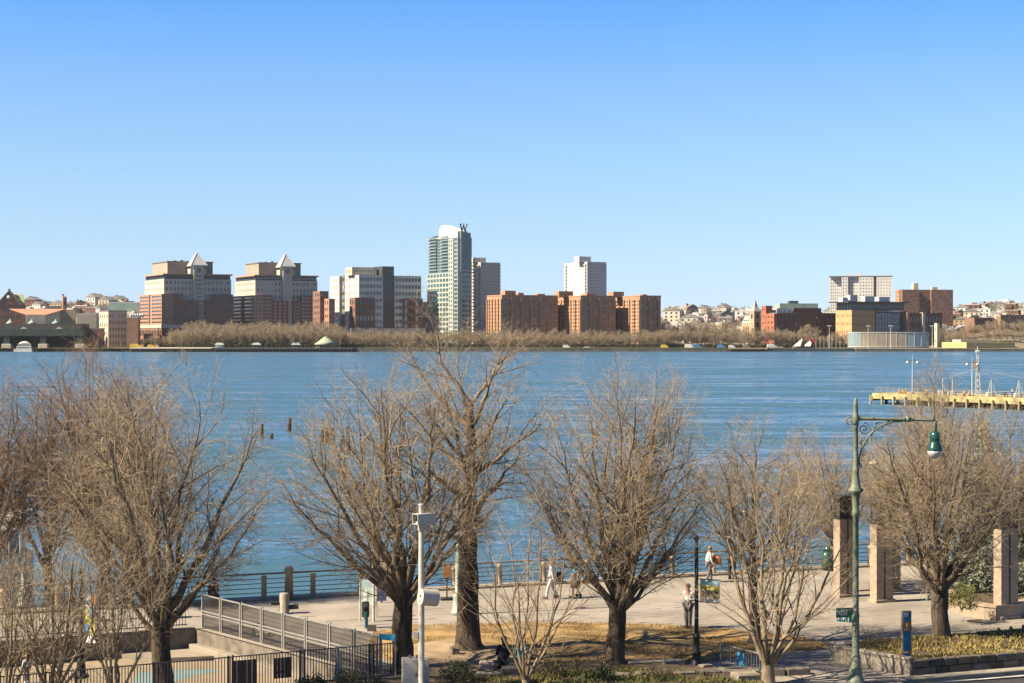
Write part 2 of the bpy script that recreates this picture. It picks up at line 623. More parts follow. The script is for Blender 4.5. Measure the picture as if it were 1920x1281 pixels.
pavers('front_paver', [(1330, 1243), (1556, 1219), (1580, 1240), (1700, 1272), (1660, 1300), (1445, 1300), (1425, 1278)], 0.62, 0.62, M_PAVER, z=0.004)
# pale coping along the river edge and the wall below it
cope = empty('river_wall', L(0, SHORE, 0), 'low stone river wall with pale coping under the railing', 'wall')
cope_me = MB().bbox(0.005, 2.195, -0.55, 0.12, -0.02, 0.12, 0.02).mesh('coping_stone')
cope_me.materials.append(M_GRAN)
for i in range(-19, 30):
    k = link('coping_stone', cope_me, cope)
    k.matrix_local = Matrix.Translation(U * (i * 2.2 + 16)) @ Matrix.Rotation(SHA, 4, 'Z')
mb = MB()
M = Matrix.Translation((0, 0, 0)) @ Matrix.Rotation(SHA, 4, 'Z')
mb.box(-130, 140, -0.3, 0.08, -4, -0.03, M)
mb.build('wall_face', M_DARKSTONE, cope)
# ------------------------------------------------------------------ bare trees
M_BARK = mat('dark_tree_bark', (0.14, 0.10, 0.068), 0.95, (0.055, 0.04, 0.028), 5.0, 0.9, 16, stretch=(1, 1, 0.25), bdist=0.04)
M_LIMB = mat('limb_bark', (0.28, 0.215, 0.14), 0.9, (0.11, 0.082, 0.054), 3.0, 0.5, 14, stretch=(1, 1, 0.4))
M_TWIG = mat('bare_twig', (0.50, 0.39, 0.255), 0.9, (0.26, 0.195, 0.125), 1.2)
M_TWIGR = mat('reddish_twig', (0.42, 0.275, 0.175), 0.9, (0.26, 0.165, 0.10), 0.7)
M_PALEB = mat('pale_smooth_bark', (0.32, 0.245, 0.15), 0.85, (0.15, 0.112, 0.07), 2.0, 0.3, 12)
M_PALET = mat('pale_twig', (0.50, 0.39, 0.255), 0.9, (0.29, 0.22, 0.14), 0.8)

def nrm(v):
    return v / np.maximum(np.linalg.norm(v, axis=-1, keepdims=True), 1e-9)

def tube_arrays(P, Rd, n, rng):
    N, K, _ = P.shape
    T = nrm(np.gradient(P, axis=1))
    ref = nrm(rng.normal(size=(N, 1, 3)))
    a = nrm(ref - (ref * T).sum(-1, keepdims=True) * T)
    b = np.cross(T, a)
    w = 2 * np.pi * np.arange(n) / n
    v = P[:, :, None, :] + Rd[:, :, None, None] * (a[:, :, None, :] * np.cos(w)[None, None, :, None] + b[:, :, None, :] * np.sin(w)[None, None, :, None])
    i = np.arange(N)[:, None, None] * K * n + np.arange(K - 1)[None, :, None] * n
    k = np.arange(n)[None, None, :]
    k2 = (k + 1) % n
    q = np.stack([i + k, i + k2, i + n + k2, i + n + k], -1).reshape(-1, 4)
    return v.reshape(-1, 3), q

def tubes_mesh(name, parts, rng, m, smooth=True):
    vs, qs, off = [], [], 0
    for P, Rd, n in parts:
        v, q = tube_arrays(P, Rd, n, rng)
        vs.append(v)
        qs.append(q + off)
        off += len(v)
    me = np_mesh(name, np.concatenate(vs), quads=np.concatenate(qs), smooth=smooth)
    me.materials.append(m)
    return me

def env_dist(P, Dr, c, r):
    p = (P - c) / r
    d = Dr / r
    A = (d * d).sum(-1)
    B = (p * d).sum(-1)
    Cc = (p * p).sum(-1) - 1
    disc = B * B - A * Cc
    s = (-B + np.sqrt(np.maximum(disc, 0))) / A
    return np.where(disc > 0, np.maximum(s, 0), 0)

def grow(P0, D0, Ln, r0, r1, K, trop, wob, rng):
    N = len(P0)
    P = np.empty((N, K, 3))
    P[:, 0] = P0
    d = nrm(D0)
    st = (Ln / (K - 1))[:, None]
    for i in range(1, K):
        d = nrm(d + rng.normal(0, wob, (N, 3)) + np.array([0, 0, trop]) / (K - 1))
        P[:, i] = P[:, i - 1] + d * st
    f = np.linspace(0, 1, K)[None, :]
    Rd = r0[:, None] * (1 - f) + r1 * f
    return P, Rd

def spawn(P, Rd, m, t0, t1, ang, lf, rng, c, r, rr=0.6, K=5, trop=0.2, wob=0.12, r1=0.004, rmax=1.0, lmin=0.25, upbias=0.0, cap=1.0):
    N, Kp, _ = P.shape
    seg = np.linalg.norm(np.diff(P, axis=1), axis=2).sum(1)
    t = t0 + (t1 - t0) * ((np.arange(m)[None, :] + rng.uniform(0, 1, (N, m))) / m)
    x = t * (Kp - 1)
    i = np.minimum(x.astype(int), Kp - 2)
    f = (x - i)[..., None]
    ar = np.arange(N)[:, None]
    A, B = P[ar, i], P[ar, i + 1]
    S0 = A * (1 - f) + B * f
    T = nrm(B - A)
    rp = Rd[ar, i] * (1 - f[..., 0]) + Rd[ar, i + 1] * f[..., 0]
    o = nrm(np.cross(T, nrm(np.array([0.3, 0.2, 1.0]) + rng.normal(0, 0.02, T.shape))))
    o2 = np.cross(T, o)
    az = 2.4 * np.arange(m)[None, :] + rng.uniform(0, 6.28, (N, 1)) + rng.normal(0, 0.5, (N, m))
    side = o * np.cos(az)[..., None] + o2 * np.sin(az)[..., None]
    an = np.radians(rng.uniform(ang[0], ang[1], (N, m)))[..., None]
    Dd = nrm(T * np.cos(an) + side * np.sin(an) + np.array([0, 0, upbias]))
    ln = seg[:, None] * lf * (1 - 0.55 * t) * rng.uniform(0.6, 1.25, (N, m))
    S0, Dd, ln, rp = S0.reshape(-1, 3), Dd.reshape(-1, 3), ln.ravel(), rp.ravel()
    e = env_dist(S0, Dd, c, r) * rng.uniform(0.75, 1.06, len(ln)) * cap
    ln = np.clip(np.minimum(ln, e), lmin * rng.uniform(0.5, 1.2, len(ln)), None)
    r0 = np.minimum(np.minimum(rp * rr, rmax), 0.0045 + ln * 0.0095)
    return grow(S0, Dd, ln, np.maximum(r0, r1), r1, K, trop, wob, rng)

def make_tree(label, base, zf, c, r, n1, rt, seed, style='vase', bark=None, limbm=None, twig=None, m2=9, m3=8, m4=6, group='bare trees on the near shore',
              name='bare_tree', cat='tree', th=(8, 100), twig_r=0.0033, lean=(0, 0), stems=None, tw_len=0.4):
    rng = np.random.default_rng(seed)
    bark, limbm, twig = bark or M_BARK, limbm or M_LIMB, twig or M_TWIG
    root = empty(name, base, label, cat, group=group)
    c = np.array(c, float) - np.array(base)
    r = np.array(r, float)
    limbs = []                                   # (P, Rd) of each first-order limb
    if style == 'multi':                         # several stems from one short stool
        K = 12
        bole = MB().tube([(0, 0, -0.1), (0.01, 0, zf * 0.5), (0.03, 0.01, zf)], [rt * 1.35, rt * 1.1, rt], 10)
        bole.build('trunk', bark, root)
        st = np.array([[0.02, 0.0, zf * 0.9]])
    else:
        K = 14
        zt = zf if style != 'leader' else c[2] + r[2] * 0.10
        n = 10 if style != 'leader' else 22
        f = np.linspace(0, 1, n)
        P = np.stack([lean[0] * f ** 1.4 + 0.05 * np.sin(f * 5 + seed), lean[1] * f + 0.05 * np.cos(f * 4 + seed) - 0.05, zt * f - 0.15 * (1 - f)], 1)
        flare = 1 + 0.9 * np.exp(-f * zt / 0.22)
        if style == 'leader':
            Rd = (rt * (1 - 0.74 * f)) * flare
        else:
            Rd = rt * (1 - 0.12 * f) * flare
        v, q = tube_arrays(P[None], Rd[None], 14, rng)
        ripple = 1 + 0.05 * rng.normal(size=len(v))
        me = np_mesh('trunk', v + (rng.normal(0, rt * 0.035, v.shape)), quads=q, smooth=True)
        me.materials.append(bark)
        link('trunk', me, root)
        TP, TR = P, Rd
    ga = 2.39996
    for i in range(n1):
        u = (i + 0.5) / n1
        tha = R(th[0] + (th[1] - th[0]) * (u ** 0.72) + rng.uniform(-6, 6))
        az = i * ga + seed + rng.uniform(-0.35, 0.35)
        bump = 1 + 0.10 * math.sin(az * 3 + seed) + rng.uniform(-0.05, 0.06)
        e = c + r * np.array([math.sin(tha) * math.cos(az), math.sin(tha) * math.sin(az), math.cos(tha)]) * 0.86 * bump
        if style == 'multi':
            s = st[0] + np.array([math.cos(az), math.sin(az), 0]) * rt * 0.5
            rl = rt * rng.uniform(0.34, 0.5)
        elif style == 'leader':
            k = int((0.42 + 0.58 * (1 - u)) * (len(TP) - 1))
            if u < 0.36:
                k = len(TP) - 1 - (i % 4) * 2
            s = TP[k]
            rl = min(TR[k] * 0.62, 0.10)
            # side limbs rise and reach out to the crown's surface
            d0 = np.array([math.cos(az), math.sin(az), (2.2 - 4.6 * u if u < 0.36 else 0.80 if u < 0.7 else 0.40)])
            el = env_dist(s, nrm(d0), c, r)
            e = s + nrm(d0) * max(float(el) * rng.uniform(0.7, 1.0), 0.6)
        else:
            k = len(TP) - 1 - int(u * 2.6)
            s = TP[k] - np.array([0, 0, 0.05])
            rl = rt * (0.47 - 0.22 * u) * rng.uniform(0.85, 1.1)
        v = e - s
        hz = np.array([v[0], v[1], 0])
        hl = np.linalg.norm(hz)
        if v[2] > 0.6 * hl:
            ctrl = s + hz * 0.62 + np.array([0, 0, v[2] * 0.42])
        else:
            ctrl = s + hz * 0.42 + np.array([0, 0, max(v[2], 0) * 0.55 + hl * 0.22])
        f = np.linspace(0, 1, K)[:, None]
        Pl = s * (1 - f) ** 2 + ctrl * 2 * f * (1 - f) + e * f ** 2
        ln = np.linalg.norm(v)
        wob = np.cumsum(rng.normal(0, 0.011 * ln, (K, 3)), 0)
        Pl = Pl + wob * np.minimum(1, f * 3)
        Rl = rl * (1 - f[:, 0]) ** 0.9 + 0.007
        limbs.append((Pl, Rl))
    r = r * 1.1
    LP = np.array([p for p, _ in limbs])
    LR = np.array([q for _, q in limbs])
    P2, R2 = spawn(LP, LR, m2, 0.14, 0.97, (20, 50), 0.68, rng, c, r, rr=0.55, K=8, trop=0.14, wob=0.10, r1=0.006, lmin=0.35)
    for i in range(n1):
        me = tubes_mesh('limb', [(LP[i:i + 1], LR[i:i + 1], 8), (P2[i * m2:(i + 1) * m2], R2[i * m2:(i + 1) * m2], 5)], rng, limbm)
        link('limb', me, root)
    P3, R3 = spawn(P2, R2, m3, 0.12, 0.98, (22, 58), 0.70, rng, c, r, rr=0.6, K=5, trop=0.10, wob=0.13, r1=twig_r, rmax=0.017, lmin=0.3)
    P3b, R3b = spawn(LP, LR, m3, 0.25, 1.0, (30, 70), 0.22, rng, c, r, rr=0.4, K=5, trop=0.15, wob=0.12, r1=twig_r, rmax=0.016, lmin=0.3)
    P3 = np.concatenate([P3, P3b]); R3 = np.concatenate([R3, R3b])
    P4, R4 = spawn(P3, R3, m4, 0.08, 1.0, (24, 66), 0.85, rng, c, r * 1.03, rr=0.8, K=4, trop=0.06, wob=0.22, r1=twig_r * 0.8, rmax=0.010, lmin=tw_len)
    me = tubes_mesh('twigs', [(P3, R3, 3), (P4, R4, 3)], rng, twig)
    o = link('twig_mass', me, root)
    o['kind'] = 'stuff'
    return root
# ------------------------------------------------------------------ far shore: building kit
M_GLASS = mat('dark_window_glass', (0.035, 0.042, 0.05), 0.12, (0.02, 0.025, 0.03), 0.1, spec=0.6)
M_GLASSB = mat('bluish_glass', (0.06, 0.10, 0.13), 0.1, (0.035, 0.06, 0.085), 0.08, spec=0.8)
M_GLASSG = mat('green_glass', (0.08, 0.16, 0.15), 0.1, (0.05, 0.10, 0.10), 0.08, spec=0.8)
M_GLASSL = mat('pale_window_blind', (0.55, 0.53, 0.47), 0.35, (0.42, 0.41, 0.37), 0.1, spec=0.6)
M_BEIGE = mat('beige_precast', (0.57, 0.52, 0.42), 0.85, (0.51, 0.465, 0.375), 0.15)
M_BRICKR = mat('red_brick', (0.27, 0.15, 0.105), 0.9, (0.215, 0.115, 0.08), 0.3)
M_BRICKB = mat('light_tan_brick', (0.44, 0.245, 0.155), 0.9, (0.36, 0.19, 0.12), 0.3)
M_BRICKO = mat('orange_brick', (0.47, 0.275, 0.16), 0.9, (0.37, 0.21, 0.12), 0.25)
M_BRICKD = mat('brown_brick', (0.20, 0.10, 0.075), 0.9, (0.15, 0.075, 0.055), 0.3)
M_WHITE = mat('white_panel', (0.66, 0.64, 0.58), 0.7, (0.58, 0.56, 0.51), 0.1)
M_CREAM = mat('cream_stucco', (0.62, 0.54, 0.40), 0.85, (0.54, 0.47, 0.34), 0.2)
M_TAN = mat('tan_masonry', (0.48, 0.37, 0.22), 0.85, (0.40, 0.30, 0.18), 0.25)
M_GREY = mat('grey_roof', (0.25, 0.235, 0.215), 0.9, (0.18, 0.17, 0.155), 0.2)
M_DGREY = mat('dark_steel', (0.07, 0.075, 0.08), 0.6, (0.05, 0.05, 0.055), 0.3)
M_COPPER = mat('tan_cornice', (0.50, 0.31, 0.19), 0.6, (0.40, 0.25, 0.15), 0.2)
M_VERD = mat('green_copper_roof', (0.36, 0.46, 0.37), 0.75, (0.27, 0.37, 0.30), 0.15)
M_LIME = mat('light_green_roof', (0.42, 0.48, 0.22), 0.8, (0.34, 0.40, 0.17), 0.2)
M_TERRA = mat('terracotta_roof', (0.52, 0.27, 0.16), 0.85, (0.43, 0.21, 0.12), 0.2)
M_DECK = mat('timber_deck', (0.42, 0.32, 0.20), 0.9, (0.30, 0.22, 0.14), 0.5)
M_PILE = mat('wet_timber', (0.10, 0.075, 0.05), 0.9, (0.05, 0.04, 0.03), 1.5, 0.5, 6)
M_STONEW = mat('bulkhead_stone', (0.16, 0.14, 0.115), 0.9, (0.09, 0.08, 0.065), 0.2)

class Bld:
    """a building with its near left corner at photo column cpx and distance D, turned by th"""
    def __init__(s, name, label, cpx, D, th=26.0, zb=0.7, cat='building', group=None):
        s.th = R(th)
        s.C = Vector(((cpx - 960) * D / FOC, D, 0))
        s.zb = zb
        s.u = Vector((math.cos(s.th), math.sin(s.th), 0))
        s.w = Vector((-math.sin(s.th), math.cos(s.th), 0))
        s.root = empty(name, (s.C.x, s.C.y, zb), label, cat, s.th, group)
        s.panes = []
    def X(s, px, y=0.0):
        t = (px - 960) / FOC
        B = s.C + s.w * y
        return (t * B.y - B.x) / (s.u.x - t * s.u.y)
    def Y(s, px, x=0.0):
        t = (px - 960) / FOC
        B = s.C + s.u * x
        return (t * B.y - B.x) / (s.w.x - t * s.w.y)
    def Z(s, py, x=0.0, y=0.0):
        d = (s.C + s.u * x + s.w * y).y
        return EYE - (py - YH) * d / FOC - s.zb
    def _face(s, mb, o, a, inn, wd, hz, z0, spec):
        """wall face with real openings; a = along, inn = inward"""
        if not spec:
            vs = [o + Vector((0, 0, z0)), o + a * wd + Vector((0, 0, z0)), o + a * wd + Vector((0, 0, z0 + hz)), o + Vector((0, 0, z0 + hz))]
            mb.add(vs, [(0, 1, 2, 3)])
            return
        c, r = spec['c'], spec['r']
        fw, fh = spec.get('w', 0.5), spec.get('h', 0.5)
        ml, mr, m0, m1 = spec.get('m', (0.4, 0.4, 0.5, 0.5))
        dp = spec.get('d', 0.35)
        cw, rh = (wd - ml - mr) / c, (hz - m0 - m1) / r
        skip = spec.get('skip', lambda i, j: False)
        al = []
        for i in range(c):
            ca = ml + cw * (i + 0.5)
            al.append((ca - cw * fw / 2, ca + cw * fw / 2))
        def P(x, z, k=0.0):
            return o + a * x + inn * k + Vector((0, 0, z0 + z))
        def quad(x0, x1, zz0, zz1):
            if x1 - x0 > 1e-4 and zz1 - zz0 > 1e-4:
                mb.add([P(x0, zz0), P(x1, zz0), P(x1, zz1), P(x0, zz1)], [(0, 1, 2, 3)])
        zc = 0.0
        for j in range(r):
            b0 = m0 + rh * (j + 0.5 - fh / 2)
            b1 = m0 + rh * (j + 0.5 + fh / 2)
            quad(0, wd, zc, b0)
            xc = 0.0
            for i in range(c):
                if skip(i, j):
                    continue
                x0, x1 = al[i]
                quad(xc, x0, b0, b1)
                xc = x1
                e = [P(x0, b0), P(x1, b0), P(x1, b1), P(x0, b1)]
                g = [P(x0, b0, dp), P(x1, b0, dp), P(x1, b1, dp), P(x0, b1, dp)]
                mb.add(e + g, [(0, 1, 5, 4), (1, 2, 6, 5), (2, 3, 7, 6), (3, 0, 4, 7)])
                ctr = P((x0 + x1) / 2, (b0 + b1) / 2, dp - 0.02)
                mm = spec.get('mat', M_GLASS)
                if callable(mm):
                    mm = mm(i, j)
                s.panes.append((ctr, math.atan2(a.y, a.x), x1 - x0, b1 - b0, mm))
            quad(xc, wd, b0, b1)
            zc = b1
        quad(0, wd, zc, hz)
    def mass(s, name, m, x0, x1, y0, y1, z0, z1, front=None, left=None, right=None):
        mb = MB()
        h = z1 - z0
        ex, ey = Vector((1, 0, 0)), Vector((0, 1, 0))
        s._face(mb, Vector((x0, y0, 0)), ex, ey, x1 - x0, h, z0, front)
        s._face(mb, Vector((x0, y1, 0)), -ey, ex, y1 - y0, h, z0, left)
        s._face(mb, Vector((x1, y0, 0)), ey, -ex, y1 - y0, h, z0, right)
        s._face(mb, Vector((x1, y1, 0)), -ex, -ey, x1 - x0, h, z0, None)
        mb.add([(x0, y0, z1), (x1, y0, z1), (x1, y1, z1), (x0, y1, z1)], [(0, 1, 2, 3)])
        return mb.build(name, m, s.root)
    def box(s, name, m, x0, x1, y0, y1, z0, z1):
        return MB().box(x0, x1, y0, y1, z0, z1).build(name, m, s.root)
    def add(s, name, m, mb):
        return mb.build(name, m, s.root)
    def done(s, limit=300):
        ps = sorted(s.panes, key=lambda p: -(p[2] * p[3]))
        for ctr, a, w, h, m in ps[:limit]:
            o = bpy.data.objects.new('window', pane_mesh(m))
            COL.objects.link(o)
            o.parent = s.root
            o.location = ctr
            o.rotation_euler = (0, 0, a)
            o.scale = (w + 0.02, 1, h + 0.02)
        if len(ps) > limit:
            mb = MB()
            for ctr, a, w, h, m in ps[limit:]:
                M = Matrix.Translation(ctr) @ Matrix.Rotation(a, 4, 'Z')
                mb.box(-w / 2 - 0.01, w / 2 + 0.01, -0.03, 0.06, -h / 2 - 0.01, h / 2 + 0.01, M)
            o = mb.build('window_field', ps[-1][4], s.root)
            o['kind'] = 'stuff'
        return s.root

_PM = {}
def pane_mesh(m):
    if m.name not in _PM:
        me = MB().box(-0.5, 0.5, -0.03, 0.06, -0.5, 0.5).mesh('window')
        me.materials.append(m)
        _PM[m.name] = me
    return _PM[m.name]

def _mixed(i, j):
    k = (i * 7919 + j * 104729 + i * j * 31) % 23
    return M_GLASSL if k in (3, 11) else M_GLASSB if k in (5, 14, 19) else M_GLASS
def win(c, r, w=0.5, h=0.5, m=(0.6, 0.6, 0.6, 0.6), mat=None, d=0.4, skip=None):
    sp = dict(c=c, r=r, w=w, h=h, m=m, mat=mat or _mixed, d=d)
    if skip:
        sp['skip'] = skip
    return sp
# ------------------------------------------------------------------ far bank: land, hill, bulkheads
def hill_z(X, Y):
    X = np.asarray(X, float); Y = np.asarray(Y, float)
    px = 960 + X * FOC / np.maximum(Y, 1)
    rise = np.clip((Y - 1640) / 420, 0, 1)
    rise = rise * rise * (3 - 2 * rise)
    top = 27 + 4 * np.sin(px * 0.011) + 2.5 * np.sin(px * 0.037 + 1) + np.where(px > 1700, 4, 0) + np.where(px < 300, 7, 0)
    z = 0.5 + rise * top
    # the wooded bluff behind the yellow sheds
    bl = np.exp(-((px - 1880) / 95.0) ** 2) * np.clip((Y - 1440) / 90, 0, 1) * np.clip((1800 - Y) / 120, 0, 1)
    return z + bl * 15.5 * (1 - rise)
M_FARLAND = mat('far_bank_ground', (0.24, 0.19, 0.12), 0.95, (0.15, 0.125, 0.08), 0.05)
o = grid_sheet('far_bank', -900, 1000, 1398, 2700, 120, 90, hill_z, M_FARLAND)
props(o, kind='structure')
poly_sheet('far_plain', [(-4000, 2690), (4000, 2690), (4000, 3500), (-4000, 3500)], 0.3, M_FARLAND)
poly_sheet('far_flats', [(-4000, 1398), (-890, 1398), (-890, 2695), (-4000, 2695)], 0.4, M_FARLAND)
poly_sheet('far_flats', [(990, 1398), (4000, 1398), (4000, 2695), (990, 2695)], 0.4, M_FARLAND)

def bulk(label, px0, px1, D, ztop, m, name='bulkhead', depth=8, piles=None, deckm=None, capm=None):
    x0, x1 = (px0 - 960) * D / FOC, (px1 - 960) * D / FOC
    root = empty(name, ((x0 + x1) / 2, D, WZ), label, 'pier' if piles else 'sea wall')
    hx = (x1 - x0) / 2
    if piles:
        MB().box(-hx, hx, 0, depth, ztop - WZ - 0.9, ztop - WZ).build('deck', deckm or M_DECK, root)
        pm = MB().tube([(0, 0, -1), (0, 0, ztop - WZ - 0.9)], 0.35, 6).mesh('pile')
        pm.materials.append(M_PILE)
        for i in range(piles):
            link('pile', pm, root, (-hx + 0.6 + (2 * hx - 1.2) * i / (piles - 1), 0.5, 0))
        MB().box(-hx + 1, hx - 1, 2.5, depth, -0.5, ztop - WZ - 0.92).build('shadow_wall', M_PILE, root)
    else:
        MB().box(-hx, hx, 0, depth, -1, ztop - WZ - 0.4).build('wall', m, root)
        MB().box(-hx - 0.05, hx + 0.05, -0.15, depth, ztop - WZ - 0.4, ztop - WZ).build('cap', capm or M_CREAM, root)
    return root
bulk('low dark seawall beside the ferry terminal on the far shore', -60, 243, 1402, 0.4, M_STONEW)
bulk('sunlit tan pier on short piles at the left of the far park', 242, 396, 1372, 1.3, None, 'park_pier', 45, 34, M_CREAM)
bulk('dark timber pier carrying the green roofed gazebo', 396, 660, 1366, 1.0, None, 'gazebo_pier', 50, 40, M_DGREY)
bulk('long dark seawall in front of the brick apartment towers', 655, 1372, 1396, 0.9, M_STONEW, capm=mat('mossy_cap', (0.20, 0.20, 0.12), 0.9))
bulk('low weathered pier on open piles right of the playground trees', 1368, 1440, 1392, 0.9, None, 'old_pier', 12, 14, M_DECK)
bulk('pale sandy seawall left of the glass pavilion', 1441, 1604, 1399, 0.5, M_TAN)
bulk('dark stone seawall in front of the curved glass pavilion', 1605, 1770, 1396, 0.7, M_STONEW)
bulk('rocky dark seawall in front of the yellow sheds', 1771, 1990, 1396, 0.7, M_STONEW, capm=M_TAN)
park = grid_sheet('park_lawn', (-100 - 960) * 1410 / FOC, (1330 - 960) * 1410 / FOC, 1396, 1470, 6, 2, 0.75, mat('park_grass', (0.25, 0.23, 0.09), 0.95, (0.18, 0.15, 0.07), 0.06))
park['kind'] = 'structure'

# ------------------------------------------------------------------ twin brick and beige office blocks with pyramids
def office(label, cpx, lpx, rpx, D, dy, first):
    b = Bld('office_block', label, cpx, D)
    Xf, Yl = b.X, b.Y
    zt = b.Z(551 + dy)                            # top of the brick base
    w = Xf(rpx)
    dp = Yl(lpx)
    y_in = 6.0
    z0 = 0
    k = (rpx - cpx) / 134.0
    xa, xb = Xf(cpx + 50 * k), Xf(cpx + 81 * k)  # the two brick wings of the front
    zb_ = b.Z(615 + dy)
    zw = b.Z(609 + dy)
    bm_ = M_BRICKB  # lighter brick for the side wings, the sunlight on them put into the colour
    # base storey and pale band
    b.mass('base_storey', M_BRICKR, 0, w, 0.3, dp, z0, zb_, front=win(22, 2, 0.55, 0.62), left=win(14, 2, 0.55, 0.62))
    b.box('pale_band', M_BEIGE, -0.4, w + 0.3, -0.2, dp + 0.2, zb_, zw)
    def wing(x0, x1, z1, cols, rows):
        b.mass('brick_wing', M_BRICKR, x0, x1, 0, 14, zw, z1, front=win(cols, rows, 0.58, 0.56, d=0.15, mat=lambda i, j: M_GLASSL if j % 2 == 1 and 0 < j < rows - 1 else M_GLASS))
    wing(9.5, xa - 5, zt, 9, 8)
    b.mass('brick_wing', M_BRICKR, xa - 5.02, xa + 9, 0.05, 14, zw, b.Z(562 + dy), front=win(3, 7, 0.5, 0.5))
    b.mass('brick_wing', M_BRICKR, xb, xb + 7, 0.05, 14, zw, b.Z(562 + dy), front=win(3, 7, 0.52, 0.5))
    wing(xb + 7.02, w, zt, 7, 8)
    # side wing along the street with ribbon windows
    b.mass('side_wing', bm_, 0, 9.48, 0.02, dp * 0.46, zw, zt, left=win(1, 8, 0.96, 0.42), front=win(3, 8, 0.5, 0.5))
    b.mass('side_slot', M_BEIGE, 1.2, 9, dp * 0.46 + 0.02, dp * 0.56, zw, zt - 1, left=win(1, 8, 0.5, 0.6))
    b.mass('side_wing', bm_, 0, 9.48, dp * 0.56 + 0.02, dp, zw, zt, left=win(1, 8, 0.96, 0.42))
    # beige upper block
    x1u = w - 0.4
    zu = b.Z(514 + dy, 4, 4)
    z520 = b.Z(523 + dy, 4, 4)
    xc0, xc1 = Xf(cpx + 57 * k), Xf(cpx + 84 * k)
    b.mass('upper_block', M_BEIGE, 3.0, x1u, 4.0, dp - (6 if first else -2), zw, z520, front=win(17, 7, 0.42, 0.5, m=(1, 1, 0.5, 0.3), d=0.5), left=win(12, 7, 0.5, 0.4, m=(1, 1, 0.5, 0.3), mat=M_GLASSL))
    b.mass('top_storey', M_DGREY, 3.6, x1u - 0.6, 4.6, dp - (6.6 if first else -1.4), z520, zu - 0.6, front=win(24, 1, 0.8, 0.7, mat=M_GLASSB), left=win(16, 1, 0.8, 0.7, mat=M_GLASSB))
    b.box('cornice', M_COPPER, 2.0, x1u + 1.0, 3.0, dp - (5 if first else -3), zu - 0.6, zu + 0.5)
    # projecting middle bay with round medallion and pyramid
    zc = b.Z(497 + dy, xc0, 2)
    b.mass('middle_bay', M_BEIGE, xc0 + 2.2, xc1 - 1.6, 2.0, 12, zw, zc, front=win(3, 12, 0.72, 0.55, m=(1.2, 1.2, 0.5, 7.5), mat=M_GLASSB))
    b.mass('bay_shoulder', M_BEIGE, xc0 - 0.4, xc0 + 2.18, 3.4, 12, zu, zc - 3)
    b.mass('bay_shoulder', M_BEIGE, xc1 - 1.58, xc1 + 1.0, 3.4, 12, zu, zc - 3)
    xm = (xc0 + xc1) / 2 + 0.3
    mm = MB()
    mm.lathe([(1.9, 0), (1.9, 0.3), (1.4, 0.32)], 20, M=Matrix.Translation((xm, 2.0, zc - 4.4)) @ Matrix.Rotation(R(90), 4, 'X'))
    b.add('medallion', M_GREY, mm)
    hw = (xc1 - xc0) / 2 + 0.9
    zp = b.Z(473.5 + dy, xm, 2 + hw)
    ycp = 2.0 + hw - 1.0
    mb = MB().add([(xm - hw, ycp - hw, zc), (xm + hw, ycp - hw, zc), (xm + hw, ycp + hw, zc), (xm - hw, ycp + hw, zc), (xm, ycp, zp)], [(0, 1, 4), (1, 2, 4), (2, 3, 4), (3, 0, 4), (0, 3, 2, 1)])
    b.add('pyramid_roof', mat('pale_metal_roof', (0.58, 0.57, 0.52), 0.5, (0.52, 0.51, 0.47), 0.2), mb)
    mb = MB()
    for sx, sy in ((-1, -1), (1, -1), (1, 1), (-1, 1)):
        mb.bar((xm + sx * hw * 1.01, ycp + sy * hw * 1.01, zc), (xm, ycp, zp + 0.15), 0.45, 0.3)
    mb.box(xm - hw - 0.3, xm + hw + 0.3, ycp - hw - 0.3, ycp + hw + 0.3, zc - 0.8, zc + 0.1)
    b.add('roof_trim', M_WHITE, mb)
    # plant storey
    xp0, xp1 = Xf(cpx + 11 * k, 14), Xf(cpx + 96 * k, 14)
    zpl = b.Z(491 + dy, xp0, 14)
    b.mass('plant_storey', mat('brownish_precast', (0.36, 0.32, 0.25), 0.85, (0.31, 0.275, 0.215), 0.2), xp0, xp1, 14, dp - 9, zu + 0.5, zpl, front=win(18, 1, 0.12, 0.8, d=0.2))
    b.box('plant_coping', M_GREY, xp0 - 0.6, xp1 + 0.6, 13.4, dp - 8.4, zpl, zpl + 0.7)
    mb = MB()
    for i in range(5):
        mb.box(xp0 + 6 + i * 6, xp0 + 8.4 + i * 6, 16 + i, 18.4 + i, zpl + 0.7, zpl + 1.3 + 0.5 * (i % 2))
    b.add('roof_unit', M_GREY, mb)
    return b.done()
office('brick and beige office block with pyramid top, left of its twin', 303, 262, 437, 1480, 0, True)
office('second brick and beige office block with pyramid top, beside the white glass offices', 475, 436, 599, 1515, 2.5, False)

# ------------------------------------------------------------------ white and glass office building
b = Bld('glass_office_building', 'white panelled office building with a blue glass middle and brick corners', 673, 1550)
X, Y, Z = b.X, b.Y, b.Z
zt = Z(515.5)
w = X(790)
x1, x2 = X(718), X(740)
d1 = Y(647)
rib = dict(w=0.72, h=0.52)
b.mass('white_wing', M_WHITE, 0, x1, 0, d1, 0, zt, front=win(7, 10, 0.74, 0.5, mat=lambda i, j: M_GLASSB), left=win(4, 10, 0.62, 0.5, m=(1, 1, 0.6, 1.0), mat=M_GLASSL))
b.mass('glass_middle', M_DGREY, x1 + 0.02, x2 - 0.02, 1.5, 24, 0, Z(499.5, x1, 1.5), front=win(6, 24, 0.86, 0.8, m=(0.2, 0.2, 0.3, 0.3), mat=lambda i, j: (M_GLASSB, M_GLASS, M_GLASSL)[(i * 7 + j * 5 + i * j) % 7 % 3], d=0.15))
b.mass('white_wing', M_WHITE, x2, w, 0, 22, 0, Z(517, x2), front=win(8, 10, 0.74, 0.5, mat=M_GLASSB), left=win(2, 10, 0.6, 0.5))
ys = d1
